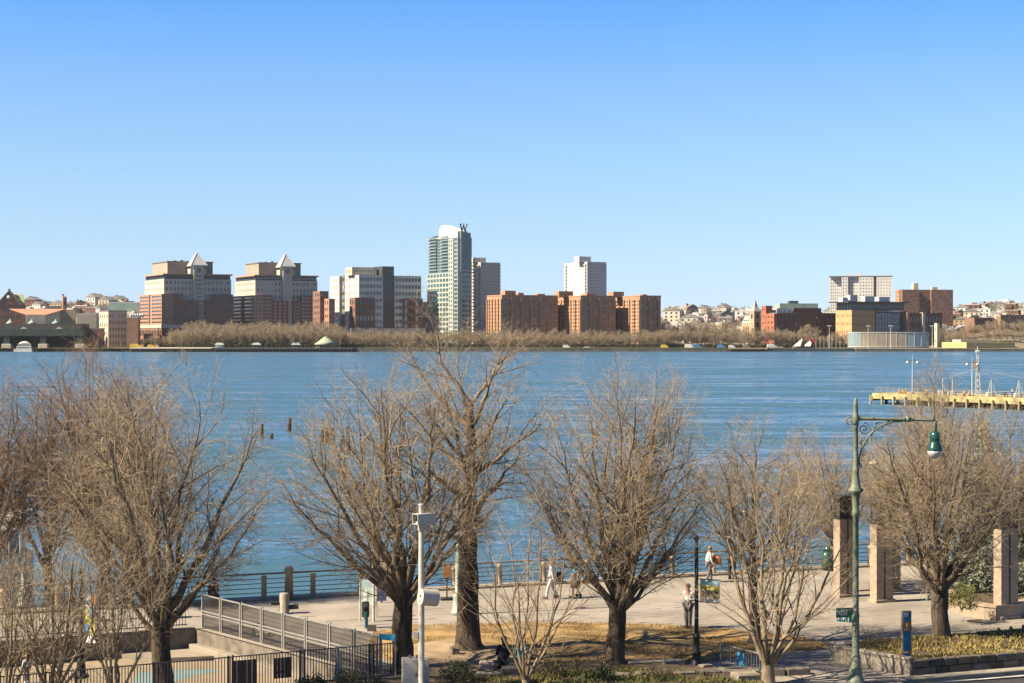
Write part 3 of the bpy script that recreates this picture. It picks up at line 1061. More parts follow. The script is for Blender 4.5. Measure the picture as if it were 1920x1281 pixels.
b.mass('dark_slot', M_GREY, 3, 20, ys + 0.02, ys + 16, 0, Z(516, 3, ys), left=win(3, 10, 0.7, 0.5))
y4 = ys + 16
xo = X(619, y4 + 14) if False else 0
b.mass('rear_wing', M_WHITE, 0.5, 22, y4 + 0.02, Y(619, 0.5), 0, Z(518, 0, y4), left=win(5, 10, 0.62, 0.5, m=(1, 1, 0.6, 1), mat=M_GLASSL))
b.mass('penthouse', M_CREAM, X(660, 10), X(706, 10), 10, 26, zt, Z(501, X(660, 10), 10), left=win(4, 1, 0.3, 0.5), front=win(8, 1, 0.3, 0.3))
zq = Z(558)
b.mass('brick_corner', M_BRICKR, X(666, -2), X(703, -2), -2, 12, 0, zq, front=win(5, 6, 0.62, 0.6, mat=lambda i, j: (M_GLASS, M_GLASSL)[(i * 3 + j * 5) % 3 == 0]), left=win(3, 6, 0.4, 0.5))
b.mass('brick_corner', M_BRICKR, X(757, -2), X(793, -2), -2, 12, 0, Z(560, X(757)), front=win(5, 6, 0.62, 0.6, mat=lambda i, j: (M_GLASS, M_GLASSL)[(i * 5 + j * 3) % 3 == 0]))
b.mass('brick_back', M_BRICKR, w + 0.6, X(801, 4), 4, 20, 0, Z(566, w, 4), front=win(2, 6, 0.4, 0.5))
b.mass('base_band', M_BEIGE, X(658, -3), X(797, -3), -2.9, -2.02, 0, Z(615.5, 0, -3))
b.done()
b = Bld('brick_street_building', 'narrow brick building with sunlit side between the second pyramid block and the white offices', 617, 1500)
b.mass('wall', M_BRICKB, 0, b.X(628), 0, 12, 0, b.Z(560), front=win(3, 7, 0.4, 0.5), left=win(2, 7, 0.4, 0.5))
b.mass('wall', M_BRICKR, b.X(600, 12.1), b.X(616, 12.1), 12.1, 30, 0, b.Z(546, 0, 12), left=win(4, 9, 0.4, 0.5), front=win(2, 9, 0.4, 0.4))
b.done()

# ------------------------------------------------------------------ tall glass tower with the letter on top
b = Bld('hotel_tower', 'tall green glass tower with a big dark letter W on its roof', 858, 1540)
X, Y, Z = b.X, b.Y, b.Z
w, d = X(886), Y(801)
zt = Z(446, 0, d / 2)
zf = Z(436)
zm = Z(512, 0, d / 2)
xs = 4.0
# lower two thirds with square windows, upper third with balconies
pale = mat('tower_white_frame', (0.46, 0.49, 0.43), 0.6, (0.41, 0.44, 0.39), 0.1)
b.mass('lower_side', pale, 0, xs, d * 0.28, d, 0, zm, left=win(7, 15, 0.78, 0.68, m=(0.4, 0.4, 0.5, 0.2), mat=M_GLASSG))
b.mass('pier_bay', pale, -0.5, xs, d * 0.13, d * 0.28 - 0.02, 0, Z(446), left=win(2, 25, 0.5, 0.5, mat=M_GLASS))
b.mass('corner_bay', pale, 0.3, xs, 0.5, d * 0.13 - 0.02, 0, Z(444), left=win(1, 26, 0.9, 0.78, m=(0.2, 0.2, 0.5, 0.4), mat=M_GLASSG))
b.mass('upper_side', mat('tower_green_wall', (0.30, 0.36, 0.32), 0.4, (0.24, 0.30, 0.27), 0.2), 1.4, xs, d * 0.28, d, zm, zt - 0.5, left=win(9, 11, 0.84, 0.76, m=(0.3, 0.3, 0.2, 0.2), mat=M_GLASSG))
fh = (zt - zm) / 11
slab = MB().box(0, 1.6, 0, d * 0.26, 0, 0.35).mesh('balcony')
slab.materials.append(pale)
rail = MB().box(0.02, 0.12, 0.1, d * 0.26 - 0.1, 0.35, 1.25).mesh('balcony_rail')
rail.materials.append(M_GLASSG)
for j in range(12):
    for q in (0.30, 0.70):
        bal = link('balcony', slab, b.root, (-0.1, d * q, zm + j * fh - 0.2))
        link('balcony_rail', rail, bal)
b.mass('front_wall', pale, xs + 0.02, w * 0.92, 0, d - 2, 0, zm + 2, front=win(3, 16, 0.8, 0.5, m=(0.3, 0.5, 0.4, 0.4), mat=M_GLASSB))
b.mass('front_glass', M_GLASSB, xs + 0.6, w * 0.9, 0.6, d - 2, zm + 2, zf, front=win(2, 11, 0.9, 0.8, m=(0.3, 0.3, 0.3, 0.3), mat=M_GLASSB, d=0.1))
b.mass('front_edge', pale, xs - 1.2, xs + 0.58, -0.2, 6, zm, zf + 0.4)
b.mass('right_bay', pale, w * 0.92 + 0.02, w, 1.5, d - 3, 0, Z(445), front=win(1, 24, 0.8, 0.6, mat=M_GLASSB), right=win(4, 24, 0.6, 0.5))
# sloping white crown
za, zr = Z(423, 0, d * 0.6), Z(434, 0, 2)
cy0, cy1 = 1.0, d * 0.62
crown = MB()
prof = [(cy0, zt - 1), (cy1, zt - 1), (cy1, za - 4.5), (cy1 - 5.5, za), (cy0, zr)]
n = len(prof)
crown.add([(0.4, y, z) for y, z in prof] + [(w * 0.7, y, z) for y, z in prof], [tuple(range(n)), tuple(range(2 * n - 1, n - 1, -1))] + [(i, n + i, n + (i + 1) % n, (i + 1) % n) for i in range(n)])
b.add('crown', M_WHITE, crown)
b.box('roof_slab', M_WHITE, 0.2, w - 0.2, d * 0.62, d - 0.4, zt - 0.5, zt + 0.3)
# the rooftop letter: strokes of a W with serifs
lx0, lx1 = X(861.5, 1), X(877, 1)
lz0, lz1 = Z(434, 0, 1), Z(420, 0, 1)
lw = lx1 - lx0
mb = MB()
pt = lambda u, v: (lx0 + u * lw, 0.8, lz0 + v * (lz1 - lz0))
for a, c_, t in ((( .10, 1), (.30, 0), 1.0), ((.30, 0), (.52, .92), .5), ((.46, .92), (.68, 0), 1.0), ((.68, 0), (.90, 1), .5)):
    mb.bar(pt(*a), pt(*c_), 0.8, t, (0, 1, 0)) if False else mb.bar(pt(*a), pt(*c_), t, 0.8, (0, 1, 0))
for u in (0.1, 0.46, 0.90):
    p = pt(u, 1)
    mb.box(p[0] - 0.9, p[0] + 0.9, 0.4, 1.2, p[2] - 0.15, p[2] + 0.25)
b.add('letter_sign', mat('dark_red_sign', (0.075, 0.03, 0.045), 0.5, (0.05, 0.02, 0.03), 0.5), mb)
b.box('sign_base', M_GREY, lx0, lx1, 1.3, 3, zf, lz0 + 0.3)
b.done()

# ------------------------------------------------------------------ pale slab towers
def slab_tower(label, cpx, lpx, rpx, top, D, ptop, pl, pr, m):
    b = Bld('apartment_tower', label, cpx, D)
    w, d = b.X(rpx), b.Y(lpx)
    z1 = b.Z(top)
    rows = 25
    b.mass('wall', m, 0, w, 0, d, 0, z1, front=win(8, rows, 0.32, 0.26, m=(0.8, 0.8, 1, 0.8), d=0.25), left=win(max(5, int(d / 4)), rows, 0.28, 0.34, m=(4.2, 1, 1, 0.8), d=0.25))
    x0, x1 = b.X(pl, 6), b.X(pr, 6)
    b.mass('penthouse', m, x0, x1, 6, 16, z1, b.Z(ptop, x0, 6), front=win(3, 1, 0.3, 0.3))
    sl = MB().box(-1.6, 0, 0, 3.4, 0, 1.1).mesh('balcony'); sl.materials.append(m)
    sr = MB().box(0, 1.5, 0, 3.2, 0, 1.1).mesh('balcony'); sr.materials.append(m)
    fh = z1 / rows
    for j in range(4, rows):
        link('balcony', sl, b.root, (-0.01, 1.2, j * fh - 0.3))
        link('balcony', sr, b.root, (w + 0.01, 2.0, j * fh - 0.3))
        link('balcony', sl, b.root, (-0.01, d - 5.5, j * fh - 0.3))
    return b.done(260)
slab_tower('pale beige slab tower just right of the green glass tower', 901, 885, 938, 492, 1600, 483, 886.5, 911, mat('light_beige_brick', (0.72, 0.65, 0.53), 0.85, (0.65, 0.585, 0.475), 0.2))
slab_tower('whitish slab tower rising behind the orange brick apartments', 1101, 1058, 1137, 491, 1660, 481, 1086, 1108, M_WHITE)

# ------------------------------------------------------------------ orange brick apartment blocks
def brick_apts(label, cpx, lpx, rpx, top, D, pent, rt=None, long_right=False):
    b = Bld('brick_apartments', label, cpx, D)
    w, d = b.X(rpx), b.Y(lpx)
    z1 = b.Z(top)
    rows = 13
    b.mass('wall', M_BRICKO, 0, w, 0, d, 0, z1, left=win(9, rows, 0.42, 0.46, m=(1, 1, 1, 2.5), d=0.6, mat=lambda i, j: M_GLASS), front=win(max(4, int(w / 4)), rows, 0.4, 0.42, m=(1, 1, 1, 2.0), d=0.3, mat=lambda i, j: M_GLASSL if (i * 5 + j * 3) % 7 == 0 else M_GLASS))
    pier = MB().box(-0.9, 0, 0, 1.0, 0, z1 - 2.5).mesh('wall_pier'); pier.materials.append(M_BRICKO)
    for q in (0.02, 0.22, 0.40, 0.62, 0.80, 0.97):
        link('wall_pier', pier, b.root, (-0.01, q * d - 0.5, 0))
    fp = MB().box(0, 2.2, -1.1, 0, 0, z1 - 1.5).mesh('wall_pier'); fp.materials.append(M_BRICKO)
    for i in range(1, max(3, int(w / 9))):
        link('wall_pier', fp, b.root, (i * 9.0 - 1, -0.01, 0))
    b.box('parapet', M_BRICKO, -0.25, w + 0.25, -0.2, d + 0.25, z1, z1 + 0.9)
    for (pl, pr, pt_, yy) in pent:
        x0, x1 = b.X(pl, yy), b.X(pr, yy)
        b.mass('penthouse', M_BRICKO, x0, x1, yy, yy + 9, z1, b.Z(pt_, x0, yy), front=win(2, 1, 0.3, 0.3, d=0.2))
    return b
b = brick_apts('orange brick apartment block nearest the pale slab tower, half hidden by the tall bare tree', 941, 913, 1046, 555, 1470, [(947, 967, 545, 8), (972, 982, 549, 12), (1008, 1022, 551, 10)])
b.done(280)
b = brick_apts('middle orange brick apartment block with sunlit balcony front', 1089, 1044, 1154, 556, 1475, [(1048, 1075, 546, 22), (1100, 1118, 550, 8)])
b.done(280)
b = brick_apts('right hand orange brick apartment block beside the wooded park', 1200, 1153, 1239, 556, 1475, [(1150, 1170, 547, 30), (1205, 1213, 552, 6)])
b.done(280)

# ------------------------------------------------------------------ right hand side of the far shore
b = Bld('church', 'pale stone church with green mansard roof and a slim spire', 1413, 1560, 26)
X, Y, Z = b.X, b.Y, b.Z
d, w = Y(1391), X(1428)
ze, zr = Z(606), Z(592)
b.mass('wall', M_TAN, 0, w, 0, d, 0, ze, left=win(6, 2, 0.4, 0.55), front=win(4, 2, 0.4, 0.55))
n = [(0, 0), (w, 0), (w, d), (0, d)]
i2 = 2.2
mb = MB().add([(-.3, -.3, ze), (w + .3, -.3, ze), (w + .3, d + .3, ze), (-.3, d + .3, ze), (i2, i2, zr), (w - i2, i2, zr), (w - i2, d - i2, zr), (i2, d - i2, zr)], [(0, 1, 5, 4), (1, 2, 6, 5), (2, 3, 7, 6), (3, 0, 4, 7), (4, 5, 6, 7)])
b.add('mansard_roof', M_VERD, mb)
dm = MB().box(-0.2, 1.4, -0.6, 0.6, 0, 2.0).mesh('dormer'); dm.materials.append(M_GLASS)
for q in range(5):
    link('dormer', dm, b.root, (0.5, 3 + q * (d - 6) / 4, ze + 1.0))
tx0, tx1 = X(1414, -1), X(1427, -1)
zt_ = Z(584)
b.mass('tower', M_TAN, tx0, tx1, -1, tx1 - tx0 - 1, 0, zt_, front=win(1, 4, 0.4, 0.5), left=win(1, 4, 0.4, 0.5))
cx, cyy, hw = (tx0 + tx1) / 2, (tx1 - tx0) / 2 - 1, (tx1 - tx0) / 2 + 0.3
mb = MB()
def pyr(z0, h0, z1, h1):
    mb.add([(cx - h0, cyy - h0, z0), (cx + h0, cyy - h0, z0), (cx + h0, cyy + h0, z0), (cx - h0, cyy + h0, z0), (cx - h1, cyy - h1, z1), (cx + h1, cyy - h1, z1), (cx + h1, cyy + h1, z1), (cx - h1, cyy + h1, z1)], [(0, 1, 5, 4), (1, 2, 6, 5), (2, 3, 7, 6), (3, 0, 4, 7), (4, 5, 6, 7)])
pyr(zt_, hw, Z(575), hw * 0.4)
pyr(Z(575), hw * 0.42, Z(562), 0.08)
b.add('spire', mat('pale_slate', (0.42, 0.39, 0.35), 0.8), mb)
b.done()

b = Bld('brick_hall', 'dark red brick hall with a sunlit end tower beside the church', 1451, 1490, 26)
X, Y, Z = b.X, b.Y, b.Z
d, w = Y(1428), X(1567)
b.mass('wall', M_BRICKD, 3, w, 0, 24, 0, Z(588), front=win(14, 5, 0.4, 0.4, mat=lambda i, j: M_GLASSL if (i * 3 + j * 7) % 11 == 0 else M_GLASS))
b.mass('end_tower', mat('sunlit_red_brick', (0.40, 0.155, 0.09), 0.9, (0.33, 0.12, 0.07), 0.3), 0, 2.98, -0.3, d * 0.62, 0, Z(588), left=win(2, 6, 0.35, 0.3), front=None)  # brighter brick than the front: sun and shade put into the two colours
b.mass('end_tower', MATS['sunlit_red_brick'], -0.3, 6, d * 0.62 + 0.02, d, 0, Z(573), left=win(2, 6, 0.3, 0.3))
b.box('parapet', M_GREY, 2.8, w + 0.2, -0.2, 24.2, Z(588), Z(586.5))
b.mass('roof_house', M_WHITE, X(1456, 10), X(1486, 10), 10, 18, Z(588), Z(578, 0, 10), front=win(3, 1, 0.3, 0.4), left=win(2, 1, 0.3, 0.4))
b.mass('roof_house', M_BRICKD, X(1488, 12), X(1540, 12), 12, 20, Z(588), Z(577, 0, 12), front=win(6, 1, 0.3, 0.3))
b.done()
b = Bld('green_gabled_hall', 'long pale green hall on the hill behind the dark brick hall', 1462, 1640, 10)
X, Z = b.X, b.Z
w = X(1534)
b.mass('wall', M_VERD, 0, w, 0, 14, 0, Z(569), front=win(16, 3, 0.4, 0.4), left=win(3, 3, 0.3, 0.4))
b.mass('roof_plant', M_DGREY, X(1483), X(1499), 3, 9, Z(569), Z(564), front=win(4, 1, 0.6, 0.6, mat=M_GLASSL))
b.done()

b = Bld('college_building', 'tan masonry college building with dark flat roof and tall glass corner', 1597, 1480, 26)
X, Y, Z = b.X, b.Y, b.Z
d, w = Y(1567), X(1697)
zt = Z(566)
z1 = Z(582)
tanb = mat('golden_tan_wall', (0.55, 0.36, 0.17), 0.85, (0.47, 0.30, 0.14), 0.2)
b.mass('wall', tanb, 0, X(1641), 0, d, 0, z1, left=win(6, 4, 0.26, 0.3, m=(1, 1, 3, 1)), front=win(8, 4, 0.3, 0.3))
b.mass('upper_storey', mat('slate_panel', (0.16, 0.16, 0.15), 0.5), 0.4, w - 1, 0.4, d - 0.5, z1, zt - 0.8, front=win(20, 1, 0.7, 0.45, mat=M_GLASSB, m=(1, 1, 1, 0.6)), left=win(5, 1, 0.5, 0.7, mat=M_GLASSL))
b.box('flat_roof', M_DGREY, -6, w + 2, -3, d + 2, zt - 0.8, zt + 0.2)
gx0, gx1 = X(1641), X(1690)
b.mass('glass_corner', M_DGREY, gx0 + 0.05, gx1, -0.8, 16, 0, Z(585), front=win(9, 6, 0.9, 0.9, m=(0.2, 0.2, 0.2, 0.6), mat=M_GLASSB, d=0.15))
b.mass('right_wing', M_GREY, gx1 + 0.02, w + 2, -0.4, 18, 0, Z(584), front=win(1, 4, 0.3, 0.4))
b.box('canopy', M_GREY, gx0 - 0.4, gx1 + 2.5, -2.2, 1, Z(585), Z(583))
mb = MB()
for (pa, pb, pt_) in ((1580, 1590, 558), (1594, 1608, 553), (1622, 1640, 555), (1648, 1668, 556)):
    mb.box(X(pa, 12), X(pb, 12), 12, 18, zt + 0.2, Z(pt_, 0, 12))
b.add('roof_plant', M_WHITE, mb)
b.done(250)

b = Bld('white_ridge_tower', 'wide white slab tower on the ridge behind the college building', 1578, 1800, -12)
X, Y, Z = b.X, b.Y, b.Z
w = X(1673)
z1 = Z(519)
segs = [(1578, 1590, 0, 8), (1590.3, 1610, 3, 10), (1610.3, 1638, 0, 12), (1638.3, 1643, 2.5, 9), (1643.3, 1672, 0, 14)]
for i, (pa, pb, yy, dd) in enumerate(segs):
    x0, x1 = X(pa, yy), X(pb, yy)
    b.mass('wall', M_WHITE if i != 3 else M_GREY, x0, x1, yy, 20, 0, z1, front=win(max(2, int((x1 - x0) / 2.6)), 21, 0.34 if i < 3 else 0.28, 0.42 if i < 3 else 0.34, m=(0.4, 0.4, 0.5, 1.0), d=0.5))
b.mass('left_end', M_WHITE, X(1556, 5), X(1577.6, 5), 5, 18, 0, Z(520), front=win(5, 21, 0.36, 0.5, m=(0.4, 0.4, 0.5, 1), d=0.6))
b.box('roof_edge', M_GREY, X(1555, 5), w + 0.4, -0.4, 20.4, z1, z1 + 0.8)
mb = MB()
for pa, pb, t in ((1589, 1596, 513), (1607, 1615, 512), (1638, 1640, 511)):
    mb.box(X(pa, 6), X(pb, 6), 6, 12, z1 + 0.8, Z(t, 0, 6))
b.add('roof_plant', M_WHITE, mb)
b.done(280)
b = Bld('brown_ridge_block', 'wide brown brick apartment block on the ridge right of the white slab tower', 1692, 1850, 8)
X, Z = b.X, b.Z
w = X(1787)
z1 = Z(543)
for i, (pa, pb, yy) in enumerate(((1692, 1724, 0), (1724.3, 1746, 4), (1746.3, 1787, 0.5))):
    b.mass('wall', M_BRICKR, X(pa, yy), X(pb, yy), yy, 18, 0, z1, front=win(max(4, int((X(pb) - X(pa)) / 3.2)), 13, 0.4, 0.36, d=0.3, mat=lambda i, j: M_GLASSL if (i + j) % 4 == 0 else M_GLASS))
b.mass('left_end', M_BRICKO, X(1685, 8), X(1691.6, 8), 6, 18, 0, z1, front=win(2, 13, 0.3, 0.3), left=win(3, 13, 0.3, 0.3))  # orange brick puts the sunlight on this end into the colour
b.mass('roof_tank', M_CREAM, X(1713, 8), X(1722, 8), 8, 14, z1, Z(531, 0, 8))
b.mass('roof_house', M_CREAM, X(1748, 8), X(1758, 8), 8, 14, z1, Z(538, 0, 8))
b.done(260)

b = Bld('dark_lab_building', 'dark low building with sunlit white piers right of the glass corner', 1706, 1500, 20)
X, Z = b.X, b.Z
b.mass('wall', M_BRICKD, 0, X(1766), 0, 16, 0, Z(587), front=win(10, 3, 0.6, 0.55, mat=M_GLASSB))
for pa in (1701, 1730):
    b.mass('corner_pier', M_CREAM if pa == 1730 else M_BRICKO, X(pa, -1), X(pa + 5, -1), -1, 3, 0, Z(586))
b.done()
b = Bld('yellow_pump_house', 'small yellow stepped building on the slope below the dark lab', 1757, 1450, 20)
X, Z = b.X, b.Z
b.mass('wall', M_CREAM, 0, X(1762), 0, 4, 0, Z(606), left=win(1, 2, 0.3, 0.3))
b.mass('wall', mat('yellow_stucco', (0.66, 0.53, 0.22), 0.8, (0.58, 0.46, 0.18), 0.2), X(1762) + 0.02, X(1772), 0.2, 5, 0, Z(616), front=win(2, 1, 0.3, 0.4))
b.done()
b = Bld('yellow_shed', 'long low pale yellow shed on the waterfront at the far right', 1812, 1420, 26)
X, Y, Z = b.X, b.Y, b.Z
b.mass('wall', MATS['yellow_stucco'], 0, X(1903), 0, Y(1766), 0, Z(642), left=win(9, 1, 0.2, 0.3), front=win(12, 1, 0.2, 0.3, mat=M_GLASSL))
b.mass('upper_shed', M_CREAM, 1, X(1860, 8), 8, 18, Z(642), Z(637), front=win(6, 1, 0.2, 0.3))
b.done()
b = Bld('brick_dormitory', 'long red brick dormitory on the wooded bluff at the far right', 1876, 1560, 22, zb=8)
X, Y, Z = b.X, b.Y, b.Z
b.mass('wall', M_BRICKO, 0, X(1960), 0, Y(1871, 0), 0, Z(590), front=win(14, 5, 0.4, 0.42, mat=lambda i, j: M_GLASSL if (i * 3 + j) % 5 == 0 else M_GLASS), left=win(2, 5, 0.3, 0.4))
b.mass('wall', M_BRICKR, X(1827, 8), -0.3, 8, 22, 0, Z(596), front=win(12, 5, 0.4, 0.42, mat=lambda i, j: M_GLASSL if (i * 3 + j) % 5 == 0 else M_GLASS))
b.done()
# curved glass pavilion
b = Bld('glass_pavilion', 'low curved pavilion with a milky glass front below the college building', 1672, 1420, 0)
X, Z = b.X, b.Z
hw = X(1748)
zt = Z(624)
N = 26
mb, fr = MB(), MB()
pts = []
for i in range(N + 1):
    a = math.pi * i / N
    pts.append((-hw * math.cos(a) * (1 if i < N / 2 else 1), 14 - 14 * max(0.0, math.sin(a)) ** 0.6))
pm = [mat('milky_glass_' + n_, c_, 0.15, tuple(q * 0.75 for q in c_), 0.05, spec=0.8) for n_, c_ in (('blue', (0.30, 0.40, 0.42)), ('tan', (0.42, 0.34, 0.22)), ('dark', (0.12, 0.16, 0.18)))]
for i in range(N):
    (xa, ya), (xb, yb) = pts[i], pts[i + 1]
    k = 0 if i < 6 or 15 < i < 22 else 1 if i <= 15 else 2
    me = MB().add([(xa, ya, 1.2), (xb, yb, 1.2), (xb, yb, zt), (xa, ya, zt), (xa, ya + .2, 1.2), (xb, yb + .2, 1.2), (xb, yb + .2, zt), (xa, ya + .2, zt)], [(0, 1, 2, 3), (7, 6, 5, 4), (3, 2, 6, 7), (0, 3, 7, 4), (1, 5, 6, 2)]).build('glass_panel', pm[k], b.root)
    if i % 2 == 0:
        fr.box(xa - 0.12, xa + 0.12, ya - 0.25, ya - 0.02, 0, zt + 0.3)
fr.prism([(p[0], p[1] - 0.3) for p in pts], zt, zt + 0.5)
fr.prism([(p[0], p[1] - 0.3) for p in pts], 0.6, 1.2)
b.add('frame', M_WHITE, fr)
b.add('base', M_DGREY, MB().prism(pts, 0, 0.6))

# ------------------------------------------------------------------ left hand side of the far shore
b = Bld('gabled_brick_building', 'tall brick building with light green gabled roof at the far left edge', 29, 1520, 12)
X, Y, Z = b.X, b.Y, b.Z
zf = Z(571)
ap = Z(545)
xa, xb = X(-20), X(46)
b.mass('wall', M_BRICKR, xa, xb, 0, 20, 0, zf, front=win(12, 5, 0.42, 0.5, m=(1, 1, 1, 0.4)))
xm = X(17)
hw = X(40) - xm
mb = MB().add([(xm - hw, -0.4, zf), (xm + hw, -0.4, zf), (xm, -0.4, ap), (xm - hw, 16, zf), (xm + hw, 16, zf), (xm, 16, ap)], [(0, 1, 2), (5, 4, 3), (1, 4, 5, 2), (0, 2, 5, 3)])
b.add('gable', M_BRICKR, mb)
mb = MB()
mb.bar((xm, 8, ap + 0.2), (xm + hw + 0.8, 8, zf - 0.5), 17.5, 0.5, Vector((1, 0, 1)))
mb.bar((xm, 8, ap + 0.2), (xm - hw - 0.8, 8, zf - 0.5), 17.5, 0.5, Vector((-1, 0, 1)))
mb.add([(xm, 6, Z(551)), (X(44), 6, Z(552)), (X(46), 0.5, zf), (xm + hw * 0.3, 0.5, zf)], [(0, 1, 2, 3)])
b.add('roof', M_LIME, mb)
b.add('round_window', M_GLASSL, MB().lathe([(1.8, 0), (1.8, 0.3)], 16, M=Matrix.Translation((xm, -0.42, Z(558))) @ Matrix.Rotation(R(90), 4, 'X')))
b.add('chimney', M_BRICKD, MB().box(xm - 0.8, xm + 0.8, 3, 5, ap - 1, ap + 1.6))
b.done()
b = Bld('ferry_terminal', 'long dark green ferry terminal with arched slips at the water, far left', -60, 1412, 4, zb=WZ)
X, Z = b.X, b.Z
green = mat('dark_green_iron', (0.055, 0.075, 0.06), 0.6, (0.035, 0.05, 0.04), 0.3)
zt, zb2, ztop = Z(626), Z(617), Z(607)
x_end = X(152)
b.box('attic', mat('terminal_dark_wall', (0.11, 0.085, 0.065), 0.8, (0.075, 0.06, 0.045), 0.3), X(-60), x_end, 2, 40, zb2, ztop)
b.box('fascia', green, X(-60), X(158), -1.5, 40, zt - 1.6, zb2)
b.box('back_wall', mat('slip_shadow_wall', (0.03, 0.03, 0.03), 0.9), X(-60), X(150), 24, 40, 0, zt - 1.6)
pierm = MB().bbox(-3.6, 3.6, -2, 6, -1, Z(645), 0.3).mesh('slip_pier'); pierm.materials.append(M_BEIGE)
pilm = MB().box(-2.2, 2.2, -1, 5, 0, zt - 1.6 - Z(645)).mesh('pillar'); pilm.materials.append(green)
for pc in (-55, 12.5, 81, 150):
    link('slip_pier', pierm, b.root, (X(pc), 0, 0))
    link('pillar', pilm, b.root, (X(pc), 0, Z(645)))
def arch(px0, px1):
    x0, x1 = X(px0), X(px1)
    mb = MB()
    K = 14
    rise = zt - 1.6 - Z(634)
    up = [(x0 + (x1 - x0) * i / K, zt - 1.6 - rise * (1 - max(0.0, math.sin(math.pi * i / K)) ** 0.7)) for i in range(K + 1)]
    for i in range(K):
        (xa, za), (xb_, zb_) = up[i], up[i + 1]
        mb.add([(xa, -0.8, za), (xb_, -0.8, zb_), (xb_, -0.8, zt - 1.59), (xa, -0.8, zt - 1.59), (xa, 0.2, za), (xb_, 0.2, zb_)], [(0, 1, 2, 3), (0, 4, 5, 1)])
    b.add('arch', green, mb)
arch(21, 72); arch(90, 141); arch(-46, 4)
for pc in (19, 60, 105):
    mb = MB().lathe([(3.6, 0), (2.6, 1.2), (1.2, 2.2), (0.6, 3.2), (0.05, 4.2)], 8, c=(X(pc, 10), 10, ztop))
    b.add('roof_vent', M_VERD, mb)
ped = MB().add([(-3, 0, 0), (3, 0, 0), (0, 0, 2), (-3, .5, 0), (3, .5, 0), (0, .5, 2)], [(0, 1, 2), (5, 4, 3), (0, 2, 5, 3), (1, 4, 5, 2)]).mesh('pediment')
ped.materials.append(M_BEIGE)
for pc in (45, 111):
    link('pediment', ped, b.root, (X(pc), -1.7, zb2))
b.done()
# ferry at the slip
o = empty('ferry_boat', W(45, 659, 1396) * 1.0, 'white ferry boat moored in the terminal slip at the far left', 'boat')
o.location.z = WZ
hw = 18 * 1396 / FOC
hull = [(-hw, -2.5), (hw * 0.9, -2.5), (hw, 0), (hw * 0.9, 2.5), (-hw, 2.5), (-hw * 1.05, 0)]
MB().prism(hull, 0, 1.9).build('hull', M_WHITE, o)
MB().box(-hw * 0.72, hw * 0.8, -2, 2, 1.92, 4.2).build('lower_cabin', M_WHITE, o)
MB().box(-hw * 0.6, hw * 0.72, -1.9, 1.9, 4.22, 6.2).build('upper_cabin', M_WHITE, o)
MB().lathe([(hw * 0.62, 0), (hw * 0.5, 1.0), (hw * 0.2, 1.8), (0.1, 2.0)], 16, M=Matrix.Translation((0.5, 0, 6.22)) @ Matrix.Scale(0.32, 4, (0, 1, 0))).build('canopy', M_WHITE, o)
wm = MB().box(-0.55, 0.55, -0.06, 0.06, -0.4, 0.4).mesh('window'); wm.materials.append(M_GLASS)
for j, zz in ((0, 3.1), (1, 5.3)):
    for i in range(8):
        link('window', wm, o, (-hw * 0.55 + i * hw * 0.16, -2.03 + 0.1 * j, zz))
def simple(name, label, cpx, lpx, rpx, top, D, m, th=26, fr=(6, 4), lf=(3, 4), roof=None, rt=None, **kw):
    b = Bld(name, label, cpx, D, th, **kw)
    w = b.X(rpx)
    d = b.Y(lpx) if lpx is not None else 12
    z1 = b.Z(top)
    b.mass('wall', m, 0, w, 0, d, 0, z1, front=win(fr[0], fr[1], 0.4, 0.45) if fr else None, left=win(lf[0], lf[1], 0.36, 0.42) if lf and d > 3 else None)
    if roof == 'hip':
        zr = b.Z(rt)
        i2 = min(w, d) * 0.4
        mb = MB().add([(-.6, -.6, z1), (w + .6, -.6, z1), (w + .6, d + .6, z1), (-.6, d + .6, z1), (i2, i2, zr), (w - i2, i2, zr), (w - i2, d - i2, zr), (i2, d - i2, zr)], [(0, 1, 5, 4), (1, 2, 6, 5), (2, 3, 7, 6), (3, 0, 4, 7), (4, 5, 6, 7), (3, 2, 1, 0)])
        b.add('roof', kw.get('rm') or M_TERRA, mb)
    else:
        b.box('parapet', M_WHITE if roof == 'white' else M_GREY, -0.3, w + 0.3, -0.3, d + 0.3, z1, z1 + 0.8)
    return b
b = simple('terracotta_roofed_hall', 'cream hall with terracotta hipped roof behind the ferry terminal', 54, 49, 90, 591, 1500, M_CREAM, 12, (8, 3), None, 'hip', 580); b.done()
b = simple('blank_tan_building', 'windowless tan block behind the ferry terminal', 116, 114, 143, 583, 1490, M_TAN, 8, None, None)
b.done()
b = Bld('brick_chimney', 'slim brick smokestack beside a dark water tank above the far left roofs', 118, 1560, 0)
b.add('stack', M_BRICKB, MB().lathe([(1.1, 0), (0.85, b.Z(553.5))], 10))
b.add('rim', M_BRICKD, MB().lathe([(1.0, 0), (1.0, 0.9)], 10, c=(0, 0, b.Z(553.5))))
b.done()
b = Bld('water_tank', 'dark rooftop water tank right of the brick smokestack', 121.5, 1570, 0)
b.add('legs_frame', M_DGREY, MB().box(-1.2, 1.2, -1.2, 1.2, 0, b.Z(569)))
b.add('tank', M_BRICKD, MB().lathe([(1.7, b.Z(569)), (1.7, b.Z(558)), (0.1, b.Z(555.5))], 12))
b.done()
b = simple('cream_warehouse', 'cream warehouse with a sunlit left side, left of the brick building by the pyramids', 203, 186, 238, 584, 1490, M_CREAM, 26, (6, 5), (4, 4)); b.done()
b = simple('low_brick_garage', 'low orange brick building with white roof tanks between the cream warehouse and the office block', 243, 238, 263, 597, 1480, M_BRICKO, 10, None, None, 'white')
mb = MB()
for i in range(6):
    mb.lathe([(1.1, 0), (1.1, 2.6), (0.6, 3.2)], 10, c=(1 + i * 1.9, 3, b.Z(597) + 0.8))
